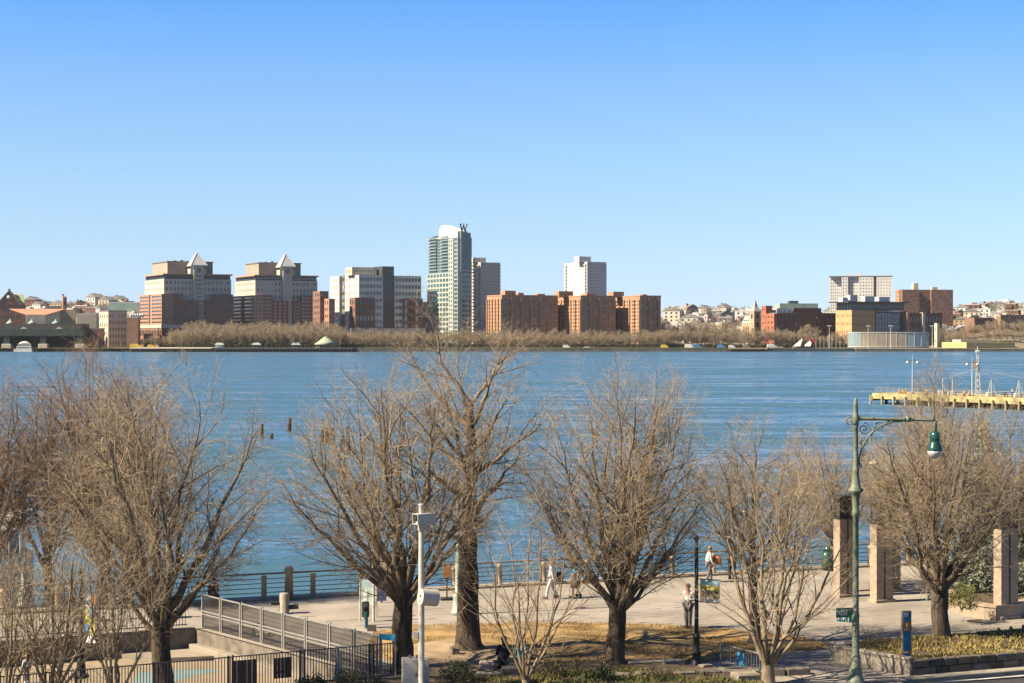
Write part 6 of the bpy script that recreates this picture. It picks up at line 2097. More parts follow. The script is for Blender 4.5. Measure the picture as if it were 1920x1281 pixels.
MB().bbox(-0.32, -0.06, -0.07, 0.07, 0.86, 0.93, 0.03).build('saddle', M_BLACKM, o)
MB().tube([(0.30, -0.28, 0.98), (0.34, 0, 0.95), (0.30, 0.28, 0.98)], 0.015, 6).build('handlebar', M_BLACKM, o)

# ------------------------------------------------------------------ granite pillars with dark lantern tops
def pillar(px, py, hs, label, cap=1.05):
    q = G(px, py)
    o = empty('stone_pillar', (q.x, q.y, 0), label, 'pillar', SHA + R(4), 'granite pillars of the plaza')
    for x in (-0.245, 0.245):
        for j in range(4):
            z0, z1 = 0.15 + (hs - 0.15) * j / 4, 0.15 + (hs - 0.15) * (j + 1) / 4
            MB().bbox(x - 0.20, x + 0.20, -0.24, 0.24, z0 + (0.004 if j else 0), z1, 0.012).build('stone_block', M_PINK, o)
    MB().box(-0.045, 0.045, -0.17, 0.17, 0.15, hs - 0.02).build('joint_stone', M_DARKSTONE, o)
    MB().bbox(-0.52, 0.52, -0.32, 0.32, 0, 0.149, 0.02).build('plinth', M_PINK, o)
    cm = mat('dark_bronze_metal', (0.06, 0.05, 0.042), 0.5, (0.04, 0.034, 0.03), 3.0)
    fr = MB()
    for sx in (-0.4, 0.4):
        for sy in (-0.2, 0.2):
            fr.box(sx - 0.03, sx + 0.03, sy - 0.03, sy + 0.03, hs + 0.1, hs + cap - 0.12)
    fr.box(-0.46, 0.46, -0.26, 0.26, hs + 0.001, hs + 0.1)
    fr.build('lantern_frame', cm, o)
    MB().box(-0.34, 0.34, -0.15, 0.15, hs + 0.12, hs + cap - 0.14).build('lantern_glass', mat('smoky_glass', (0.10, 0.09, 0.08), 0.15, (0.07, 0.065, 0.06), 1.0), o)
    MB().bbox(-0.58, 0.58, -0.36, 0.36, hs + cap - 0.118, hs + cap, 0.02).build('lantern_cap', cm, o)
    return o
pillar(1584, 1119, 3.45, 'leftmost granite pillar with dark lantern top on the plaza')
pillar(1653, 1129, 3.38, 'front granite pillar right of the green street lamp')
pillar(1668, 1110, 3.38, 'granite pillar hidden close behind the front one right of the street lamp', 1.6)
pillar(1886, 1160, 3.68, 'granite pillar standing on the curved planter wall at the right edge')
# curved planter wall
arc_px = [(1772, 1132), (1783, 1144), (1800, 1152), (1822, 1158), (1846, 1162), (1867, 1164), (1905, 1161), (1935, 1152)]
arc = [G(a, b_) for a, b_ in arc_px]
o = empty('curved_planter', (arc[3].x, arc[3].y, 0), 'curved pink granite planter wall around the spruce', 'planter')
hw_ = 0.62
inner = []
for i in range(len(arc)):
    t_ = (arc[min(i + 1, len(arc) - 1)] - arc[max(i - 1, 0)]).normalized()
    nrm_ = Vector((-t_.y, t_.x, 0))
    inner.append(arc[i] + nrm_ * 0.4)
org = Vector((arc[3].x, arc[3].y, 0))
for i in range(len(arc) - 1):
    a, b_, c_, d_ = arc[i], arc[i + 1], inner[i + 1], inner[i]
    for k in range(2):
        f0, f1 = k / 2 + 0.004, (k + 1) / 2 - 0.004
        q_ = [a.lerp(b_, f0) - org, a.lerp(b_, f1) - org, d_.lerp(c_, f1) - org, d_.lerp(c_, f0) - org]
        MB().prism([(p.x, p.y) for p in q_], 0, hw_ - 0.1).build('wall_stone', M_PINK, o)
    t1 = [a - org, b_ - org, c_ - org, d_ - org]
    out_ = [(a - org) + (a - d_).normalized() * 0.05, (b_ - org) + (b_ - c_).normalized() * 0.05, c_ - org, d_ - org]
    MB().prism([(p.x, p.y) for p in out_], hw_ - 0.098, hw_).build('coping_stone', M_PINK, o)
sp_ = [p - org for p in inner] + [G(1960, 1118) - org, G(1800, 1105) - org, G(1768, 1116) - org]
MB().add([(p.x, p.y, hw_ - 0.12) for p in sp_], [tuple(range(len(sp_)))]).build('soil', M_MULCH, o)
q = G(1821, 1161)
q = G(1822, 1163)
o = MB().lathe([(0.34, 0.018), (0.34, 0.03), (0.3, 0.032), (0.3, 0.028), (0, 0.028)], 20).build('manhole_cover', mat('rusty_iron', (0.16, 0.105, 0.06), 0.7, (0.10, 0.07, 0.045), 6.0), None, (q.x, q.y - 0.45, 0))
props(o, 'round rusty manhole cover on the plaza by the curved planter', 'manhole cover')

# bollard-like green bin at the railing
q = G(1552, 1070)
o = empty('litter_bin', (q.x, q.y, 0), 'rounded dark green litter bin by the railing left of the pillars', 'litter bin')
MB().lathe([(0.26, 0), (0.34, 0.3), (0.36, 0.6), (0.30, 0.85), (0.18, 0.98)], 16).build('body', M_GREEND, o)
MB().lathe([(0.2, 0.98), (0.22, 1.05), (0.14, 1.15), (0.1, 1.22), (0, 1.26)], 16).build('lid', M_GREEND, o)

# ------------------------------------------------------------------ white boat at the left behind the railing
BD = 84.0
bs = BD / FOC
o = empty('moored_boat', ((-30 - 960) * bs, BD, WZ), 'white boat with dark cabin windows moored at the far left edge', 'boat', R(3))
zb4 = lambda py: EYE - (py - YH) * bs - WZ
xr = (58 + 30) * bs
hull = MB()
hp = [(-9, -1.6), (xr - 1.2, -1.6), (xr, 0.4), (xr - 1.0, 2.4), (-9, 2.4)]
hull.prism([(x, y) for x, y in hp], -0.3, zb4(1035)).build('hull', M_WHITEM, o)
MB().box(-9, xr + 0.05, -1.68, -1.605, zb4(1034), zb4(1030)).build('rub_rail', M_BLACKM, o)
MB().box(-9, 1.2, -1.2, 2.0, zb4(1035) + 0.002, zb4(990)).build('cabin', mat('boat_grey', (0.14, 0.13, 0.12), 0.5), o)
MB().bbox(-9.2, xr - 0.1, -1.5, 2.2, zb4(988), zb4(962), 0.2).build('cabin_roof', M_WHITEM, o)
for x in (1.7, 2.2):
    MB().tube([(x - 0.2, -1.4, zb4(1034)), (x - 0.2, -1.4, zb4(988))], 0.04, 6).build('stanchion', M_WHITEM, o)
wbm = MB().box(-0.35, 0.35, -0.04, 0.04, 0, 0.9).mesh('window'); wbm.materials.append(M_GLASS)
for i in range(8):
    link('window', wbm, o, (0.7 - i * 0.9, -1.22, zb4(1022)))

# ------------------------------------------------------------------ old piles in the river
PIL = [(490, 795, 823), (509, 813, 823), (542, 783, 810), (604, 806, 830), (614, 796, 831), (622, 803, 836), (640, 818, 850), (653, 800, 852), (680, 822, 862), (1529, 905, 924), (1557, 905, 924), (1512, 890, 906)]
lab = ['tall leaning wooden pile at the left of the three standing clear in the river', 'short wooden stump between the two tall piles in the river', 'tall dark wooden pile standing alone in open water', 'broken pile at the left edge of the cluster behind the branches', 'tall pile in the cluster behind the branches', 'leaning pile in the cluster behind the branches', 'pile behind the branches right of the pile cluster', 'tall slim pile behind the branches of the big middle tree', 'pile half hidden by the crown of the big middle tree', 'left pile in the water near the leaning limb by the pillars', 'right pile in the water near the leaning limb by the pillars', 'short pile in the water left of the leaning limb']
for i, (px, pt, pbm) in enumerate(PIL):
    q = G(px, pbm, WZ)
    h = (pbm - pt) * q.y / FOC
    r = random.Random(i)
    o = MB().tube([(0, 0, -1), (r.uniform(-.05, .05), 0, h * 0.4), (r.uniform(-.15, .15), 0, h)], [0.30, 0.27, 0.2], 9).build('river_pile', M_PILE, None, (q.x, q.y, WZ))
    props(o, lab[i], 'pile', 'old wooden piles in the river')

# ------------------------------------------------------------------ the yellow pier at the right with masts
pl0, pl1 = Vector((70.3, 349, 0)), Vector((97.0, 311, 0))
dv = pl1 - pl0
pr = math.atan2(dv.y, dv.x)
zd = 2.12                                             # deck top above the water
o = empty('yellow_pier', (pl0.x, pl0.y, WZ), 'yellow edged pier on dark piles reaching in from the right', 'pier', pr)
ln = dv.length
M_YEL = mat('yellow_fascia', (0.52, 0.44, 0.19), 0.8, (0.29, 0.235, 0.12), 0.55, detail=8, lo=0.38, hi=0.6)
MB().box(0.3, ln, 0.0, 13, zd - 1.1, zd).build('deck', M_YEL, o)
MB().box(-0.5, 0.28, 0.2, 13, zd - 1.5, zd - 0.5).build('end_beam', M_YEL, o)
pk = MB().tube([(0, 0, -1.5), (0, 0, zd - 0.45)], 0.2, 8).mesh('pile'); pk.materials.append(M_YEL)
pk2 = MB().tube([(0, 0, -1.5), (0, 0, zd - 1.11)], 0.3, 8).mesh('pile'); pk2.materials.append(M_PILE)
for i in range(16):
    link('pile', pk, o, (0.2 + i * 3.0, -0.32, 0))
    for y in (3.5, 7, 11):
        link('pile', pk2, o, (0.8 + i * 3.0, y, 0))
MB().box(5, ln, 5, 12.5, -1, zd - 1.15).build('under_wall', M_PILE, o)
rl = MB()
for z in (0.45, 0.8, 1.1):
    rl.tube([(1, 0.3, zd + z), (ln, 0.3, zd + z)], 0.03, 5)
rl.build('railing', M_GALV, o)
rp = MB().tube([(0, 0, 0), (0, 0, 1.1)], 0.05, 6).mesh('rail_post'); rp.materials.append(M_RAILP)
for i in range(30):
    link('rail_post', rp, o, (1 + i * 1.55, 0.3, zd))
def on_pier(px, back=3.0):
    t_ = (px - 960) / FOC
    a = pl0 + Vector((-math.sin(pr), math.cos(pr), 0)) * back
    d_ = dv.normalized()
    k_ = (t_ * a.y - a.x) / (d_.x - t_ * d_.y)
    return a + d_ * k_
ZDW = WZ + zd
def pier_lamp(px, top, label):
    q = on_pier(px)
    h = EYE - (top - YH) * q.y / FOC - ZDW
    o = empty('pier_lamp', (q.x, q.y, ZDW), label, 'lamp post', 0, 'lamps on the yellow pier')
    MB().tube([(0, 0, 0), (0, 0, h * 0.84), (0, 0, h)], [0.16, 0.09, 0.03], 8).build('pole', mat('pale_lamp_paint', (0.50, 0.52, 0.47), 0.5), o)
    MB().lathe([(0.32, 0), (0.28, 0.4), (0.2, 0.5)], 10).build('base', MATS['pale_lamp_paint'], o)
    MB().tube([(-0.95, 0, h * 0.83), (0, 0, h * 0.86), (0.95, 0, h * 0.83)], 0.05, 6).build('arm', M_DGREY, o)
    for x in (-0.95, 0.95):
        MB().lathe([(0.05, h * 0.83), (0.28, h * 0.80), (0.32, h * 0.775), (0.1, h * 0.76)], 10, c=(x, 0, 0)).build('lamp_shade', M_WHITEM, o)
pier_lamp(1711, 664, 'twin armed pale lamp near the outer end of the yellow pier')
pier_lamp(1823, 668, 'twin armed pale lamp beside the white lattice mast on the pier')
q = on_pier(1833, 5)
o = empty('lattice_mast', (q.x, q.y, ZDW), 'white lattice mast with cables on the yellow pier', 'mast')
h = EYE - (650 - YH) * q.y / FOC - ZDW
mb = MB()
for sx, sy in ((-0.5, -0.3), (0.5, -0.3), (0, 0.5)):
    mb.tube([(sx, sy, 0), (sx * 0.25, sy * 0.25, h * 0.86)], 0.07, 6)
mb.build('leg', M_WHITEM, o)
mb = MB()
for k in range(7):
    f0, f1 = k / 7.5, (k + 1) / 7.5
    s0, s1 = 1 - 0.75 * f0, 1 - 0.75 * f1
    mb.bar((-0.5 * s0, -0.3 * s0, h * 0.86 * f0), (0.5 * s1, -0.3 * s1, h * 0.86 * f1), 0.07, 0.07)
    mb.bar((0.5 * s0, -0.3 * s0, h * 0.86 * f0), (0, 0.5 * s1, h * 0.86 * f1), 0.07, 0.07)
mb.build('bracing', M_WHITEM, o)
MB().tube([(0, 0, h * 0.86), (0, 0, h)], 0.08, 6).build('topmast', M_WHITEM, o)
MB().bbox(-0.35, 0.35, -0.3, 0.3, h * 0.88, h * 0.93, 0.05).build('head_box', M_WHITEM, o)
MB().box(-0.65, -0.25, -0.42, -0.3, h * 0.55, h * 0.70).build('orange_board', MATS['orange_panel'], o)
for (dx, dz, n_) in ((-6.8, 2.9, 0), (3.4, 2.8, 1), (9, 3.0, 2)):
    MB().tube([(0, 0, h * 0.56), (dx, -0.5, dz)], 0.03, 5).build('cable', M_WHITEM, o)
for i, (px, lab_) in enumerate(((1768, 'white frame post left of the lattice mast on the pier'), (1786, 'tall white frame post next to the lattice mast on the pier'), (1859, 'white A shaped frame right of the lattice mast on the pier'), (1911, 'white A shaped frame at the right end of the pier'))):
    q = on_pier(px, 3.5)
    o = empty('pier_davit', (q.x, q.y, ZDW), lab_, 'frame')
    MB().tube([(0, 0, 0), (0, 0, 3.1)], 0.09, 6).build('post', M_WHITEM, o)
    MB().tube([(0.05, 0, 3.0), (0.9 if i > 1 else 0.45, 0, 0)], 0.06, 6).build('brace', M_WHITEM, o)
    if i > 1:
        MB().tube([(-0.05, 0, 3.0), (-0.8, 0, 0)], 0.06, 6).build('brace', M_WHITEM, o)
    MB().bbox(-0.8, 0.9, 0.15, 0.9, 0, 0.75, 0.05).build('base_block', M_WHITE, o)
for px, c_, lab_ in ((1688, M_YEL, 'yellow box behind the pier railing, left one'), (1696, mat('orange_box', (0.62, 0.34, 0.05), 0.6), 'orange box behind the pier railing')):
    q = on_pier(px, 1.2)
    o = MB().bbox(-0.38, 0.38, -0.3, 0.3, 0, 0.75, 0.05).build('pier_box', c_, None, (q.x, q.y, ZDW))
    props(o, lab_, 'box')
for px, lab_ in ((1738, 'orange safety drum on the pier left of the frame posts'), (1808, 'orange safety drum on the pier between the frames'), (1818, 'orange safety drum on the pier beside the lattice mast')):
    q = on_pier(px, 1.4)
    o = MB().lathe([(0.26, 0), (0.24, 0.8), (0.1, 0.95)], 10).build('safety_drum', MATS['orange_panel'], None, (q.x, q.y, ZDW))
    props(o, lab_, 'drum')
# ------------------------------------------------------------------ near trees
def T(label, bx, by, fork, cx, cy, rx, ry, n1, tw, seed, style='vase', **kw):
    base = G(bx, by)
    d = base.y
    k = d / FOC
    c = Vector(((cx - 960) * k, d + kw.pop('dy', 0), EYE - (cy - YH) * k))
    zf = EYE - (fork - YH) * k if fork else kw.pop('zf', 0.4)
    r = (rx * k, rx * k * kw.pop('dep', 0.9), ry * k)
    return make_tree(label, base, zf, c, r, n1, tw * k / 2, seed, style, **kw)
T('big dark bare tree with a wide crown behind the left end of the fence', 305, 1300, 1160, 298, 905, 218, 245, 15, 38, 1, m2=10, m4=5, th=(6, 112), m3=9)
T('bare tree with far reaching low limbs left of the white camera pole', 757, 1258, 1105, 728, 900, 222, 238, 15, 40, 2, m2=10, m4=5, th=(8, 114), m3=8)
T('tallest bare tree with a thick upright trunk reaching up across the far skyline', 880, 1222, 1040, 885, 785, 178, 268, 22, 48, 35, style='leader', m2=8, m3=8, m4=3, lean=(0.0, 0))
T('bare tree with an even rounded vase crown in the middle of the lawn', 1155, 1250, 1122, 1168, 890, 200, 216, 18, 36, 4, m2=10, m4=5, th=(4, 118), m3=8)
T('small pale multi stemmed tree beside the seated people at the bottom', 985, 1300, None, 985, 1075, 150, 168, 7, 14, 5, style='multi', bark=M_PALEB, limbm=M_PALEB, twig=M_PALET, m2=6, m3=5, m4=3, th=(8, 84), zf=0.5)
T('pale multi stemmed tree rising behind the crowd barrier', 1440, 1283, None, 1452, 1040, 170, 180,  9, 22, 6, style='multi', bark=M_PALEB, limbm=M_PALEB, twig=M_PALET, m2=7, m3=5, m4=3, th=(5, 82), zf=0.7)
T('dense bare tree behind the pale multi stemmed tree, on the right part of the lawn', 1413, 1208, 1045, 1420, 945, 152, 165, 14, 20, 7, m2=9, m4=5)
T('bare tree with a rounded crown in the raised planter behind the lamp bracket', 1763, 1216, 1085, 1765, 925, 158, 172, 18, 34, 8, m2=10, m4=5, th=(6, 104))
T('dark bare tree with reddish twig tips behind the fence at the left', 195, 1136, 1060, 150, 870, 148, 238, 15, 26, 9, twig=M_TWIGR, m2=9, m4=4, th=(5, 80))
T('second dark bare tree close to the big left tree by the railing', 240, 1132, 1070, 255, 880, 110, 205, 12, 22, 10, twig=M_TWIGR, m2=9, m4=4, th=(5, 85))
T('bare reddish tree cut by the left edge of the view', -25, 1140, 1040, -15, 880, 112, 190, 12, 26, 11, twig=M_TWIGR, m2=9, m4=5)
T('thin pale multi stemmed tree in the bottom left corner', 95, 1340, None, 120, 1120, 150, 165, 10, 14, 12, style='multi', bark=M_PALEB, limbm=M_PALEB, twig=M_PALET, m2=7, m3=6, m4=3, th=(6, 80), zf=0.5)
T('second thin pale tree at the very left of the bottom corner', 8, 1345, None, 0, 1140, 120, 150, 9, 13, 13, style='multi', bark=M_PALEB, limbm=M_PALEB, twig=M_PALET, m2=6, m3=6, m4=3, th=(6, 80), zf=0.5)
T('bare tree with a long limb leaning left behind the stone pillars', 1596, 1108, 1035, 1550, 900, 105, 110, 10, 17, 14, m2=9, m4=4, lean=(-0.3, 0))
T('bare tree behind the spruce at the right edge', 1925, 1135, 1020, 1905, 885, 95, 135, 11, 22, 15, m2=9, m4=4)
T('upright bare tree behind the lamp shade with twigs against the yellow pier', 1750, 1098, 1000, 1758, 850, 78, 165, 10, 16, 16, m2=8, m4=4, th=(4, 60))
T('slight bare tree between the leaning limb and the raised planter', 1655, 1092, 1000, 1660, 910, 85, 105, 10, 14, 17, m2=8, m4=3)

# ------------------------------------------------------------------ spruce, clipped shrubs
M_SPR = mat('silvery_spruce_needle', (0.36, 0.39, 0.28), 0.8, (0.17, 0.20, 0.135), 2.5)
M_YEW = mat('yellow_green_leaf', (0.20, 0.20, 0.04), 0.7, (0.10, 0.115, 0.025), 3.0)
M_DKL = mat('dark_evergreen_leaf', (0.055, 0.07, 0.022), 0.6, (0.03, 0.038, 0.014), 3.0, spec=0.5)
M_SPL = mat('sparse_brown_leaf', (0.16, 0.125, 0.05), 0.8, (0.09, 0.075, 0.03), 3.0)
def leaf_quads(C, Dn, ln, wd, rng):
    n = len(C)
    s = nrm(np.cross(Dn, rng.normal(size=(n, 3))))
    a = C - s * wd[:, None]
    b = C + s * wd[:, None]
    t = C + Dn * ln[:, None]
    v = np.stack([C, a + Dn * ln[:, None] * 0.45, t, b + Dn * ln[:, None] * 0.45], 1)
    q = np.arange(n * 4).reshape(-1, 4)
    return v.reshape(-1, 3), q
def spruce(label, px, py, h, rad, seed):
    rng = np.random.default_rng(seed)
    base = G(px, py)
    o = empty('spruce_tree', (base.x, base.y, 0.3), label, 'tree')
    MB().tube([(0, 0, -0.3), (0.05, 0, h * 0.5), (0, 0, h)], [0.16, 0.09, 0.015], 8).build('trunk', M_BARK, o)
    Cs, Ds, Ls, Ws = [], [], [], []
    BP = []
    nwh = 24
    for k in range(nwh):
        z = h * (0.05 + 0.93 * k / nwh)
        rr = rad * (1 - (z / h) ** 1.15) * rng.uniform(0.8, 1.15) + 0.12
        nb = 8 if k < nwh * 0.7 else 5
        for j in range(nb):
            az = 2 * np.pi * j / nb + k * 0.7 + rng.uniform(-0.25, 0.25)
            L_ = rr * rng.uniform(0.72, 1.12)
            f = np.linspace(0, 1, 6)
            x = L_ * f
            zz_ = z + 0.10 * L_ * np.sin(f * 2.2) - 0.28 * L_ * f ** 2
            P = np.stack([x * np.cos(az), x * np.sin(az), zz_], 1)
            BP.append(P)
            m = int(26 + 70 * L_)
            ff = rng.uniform(0.15, 1.0, m)
            pos = np.stack([np.interp(ff, f, P[:, i]) for i in range(3)], 1)
            lat = rng.normal(0, 0.16, m) * (1.15 - ff) * L_ * 0.9
            pos += np.stack([-np.sin(az) * lat, np.cos(az) * lat, -np.abs(lat) * 0.25 + rng.normal(0, 0.03, m)], 1)
            dn = np.stack([np.cos(az) * 0.8 - np.sin(az) * lat * 2, np.sin(az) * 0.8 + np.cos(az) * lat * 2, rng.normal(0.0, 0.45, m)], 1) + rng.normal(0, 0.35, (m, 3))
            Cs.append(pos); Ds.append(nrm(dn)); Ls.append(rng.uniform(0.10, 0.22, m)); Ws.append(rng.uniform(0.018, 0.038, m))
    BP = np.array(BP)
    Rb = np.linspace(0.022, 0.006, 6)[None].repeat(len(BP), 0)
    me = tubes_mesh('branches', [(BP, Rb, 4)], rng, M_BARK)
    b = link('branches', me, o); b['kind'] = 'stuff'
    v, q = leaf_quads(np.concatenate(Cs), np.concatenate(Ds), np.concatenate(Ls), np.concatenate(Ws), rng)
    me = np_mesh('needles', v, quads=q)
    me.materials.append(M_SPR)
    b = link('needles', me, o); b['kind'] = 'stuff'
    return o
spruce('silvery spruce rising behind the curved planter wall', 1842, 1128, 7.9, 2.15, 31)
spruce('dark spruce behind the right hand pillar, cut by the right edge', 1925, 1135, 6.0, 1.5, 32)
def shrub(label, px, py, rx, h, m, seed, n=900, leaf=0.055, z=0.1, name='shrub', ry=None, stems=9):
    rng = np.random.default_rng(seed)
    q = G(px, py, z)
    o = empty(name, (q.x, q.y, z), label, 'shrub')
    st = []
    for i in range(stems):
        a = rng.uniform(0, 6.28)
        r_ = rng.uniform(0.3, 0.85)
        f = np.linspace(0, 1, 5)[:, None]
        e = np.array([rx * r_ * np.cos(a), (ry or rx) * r_ * np.sin(a), h * rng.uniform(0.6, 0.95)])
        st.append(f * e + np.array([0, 0, 0.2]) * np.sin(f * 3) * h * 0.4)
    st = np.array(st)
    me = tubes_mesh('stems', [(st, np.linspace(0.014, 0.005, 5)[None].repeat(stems, 0), 4)], rng, M_LIMB)
    b = link('stems', me, o); b['kind'] = 'stuff'
    # leaves in tufts spread through the crown
    nt_ = max(8, n // 22)
    d = nrm(rng.normal(size=(nt_, 3)))
    d[:, 2] = np.abs(d[:, 2])
    tc_ = d * np.array([rx, ry or rx, h * 0.85]) * rng.uniform(0.55, 1.0, (nt_, 1)) + np.array([0, 0, h * 0.12])
    k = rng.integers(0, nt_, n)
    C = tc_[k] + rng.normal(0, 0.07, (n, 3))
    Dn = nrm(d[k] + rng.normal(0, 0.8, (n, 3)))
    v, qd = leaf_quads(C, Dn, rng.uniform(0.6, 1.3, n) * leaf, rng.uniform(0.25, 0.5, n) * leaf, rng)
    me = np_mesh('leaves', v, quads=qd)
    me.materials.append(m)
    b = link('leaves', me, o); b['kind'] = 'stuff'
    return o
shrub('rounded yellow green shrub at the left end of the curved planter', 1803, 1146, 0.72, 1.15, M_YEW, 41, 2600, 0.06, z=0.5)
shrub('small thin shrub in the raised bed behind the street lamp', 1630, 1216, 0.42, 0.75, M_SPL, 42, 420, 0.05, z=0.45)
shrub('round dark evergreen shrub right of the electric cabinet', 860, 1280, 0.72, 0.72, M_DKL, 43, 2600, 0.06)
shrub('dark evergreen shrub in front of the right end of the picket fence', 655, 1292, 0.55, 0.62, M_DKL, 44, 1700, 0.06)
shrub('low dark evergreen shrub left of the white pointed sheet', 585, 1294, 0.6, 0.5, M_DKL, 45, 1700, 0.06)
shrub('low dark evergreen shrub beside the left edge of the cabinet', 705, 1296, 0.42, 0.48, M_DKL, 46, 1100, 0.06)
shrub('thin dark shrub right of the seated person in teal', 1035, 1272, 0.52, 0.72, M_SPL, 47, 900, 0.06)
shrub('twiggy brown shrub between the seated people and the middle tree', 1085, 1268, 0.42, 0.66, M_SPL, 48, 620, 0.05)
shrub('dark shrub at the foot of the middle tree', 1133, 1280, 0.45, 0.66, M_DKL, 49, 1000, 0.06)
shrub('low leafy shrub left of the dark lamp post base', 1240, 1274, 0.5, 0.36, M_SPL, 50, 700, 0.05)

T('thin pale tree in the bottom left corner nearest the checked banner', 215, 1345, None, 225, 1120, 130, 150, 6, 12, 24, style='multi', bark=M_PALEB, limbm=M_PALEB, twig=M_PALET, m2=5, m3=4, m4=3, th=(6, 78), zf=0.5)
T('bare tree by the railing between the two big left trees', 92, 1138, 1055, 75, 900, 110, 190, 9, 20, 25, m2=8, m4=3, th=(5, 85))
# ------------------------------------------------------------------ people
M_SKIN = mat('skin', (0.50, 0.30, 0.21), 0.6, (0.44, 0.26, 0.18), 8.0)
M_SKIND = mat('brown_skin', (0.24, 0.13, 0.08), 0.6, (0.2, 0.11, 0.07), 8.0)
def cloth(n, c):
    return mat('cloth_' + n, c, 0.9, tuple(x * 0.75 for x in c), 9.0, 0.3, 30)

def skin_obj(name, verts, edges, radii, roots, m, parent, sub=1):
    me = bpy.data.meshes.new(name)
    me.from_pydata([tuple(v) for v in verts], edges, [])
    me.materials.append(m)
    o = link(name, me, parent)
    sk = o.modifiers.new('skin', 'SKIN')
    sk.use_smooth_shade = True
    lay = me.skin_vertices[0].data
    for i, r in enumerate(radii):
        lay[i].radius = (r, r) if not isinstance(r, tuple) else r
        lay[i].use_root = i in roots
    ss = o.modifiers.new('subdivision', 'SUBSURF')
    ss.levels = sub
    ss.render_levels = sub
    return o

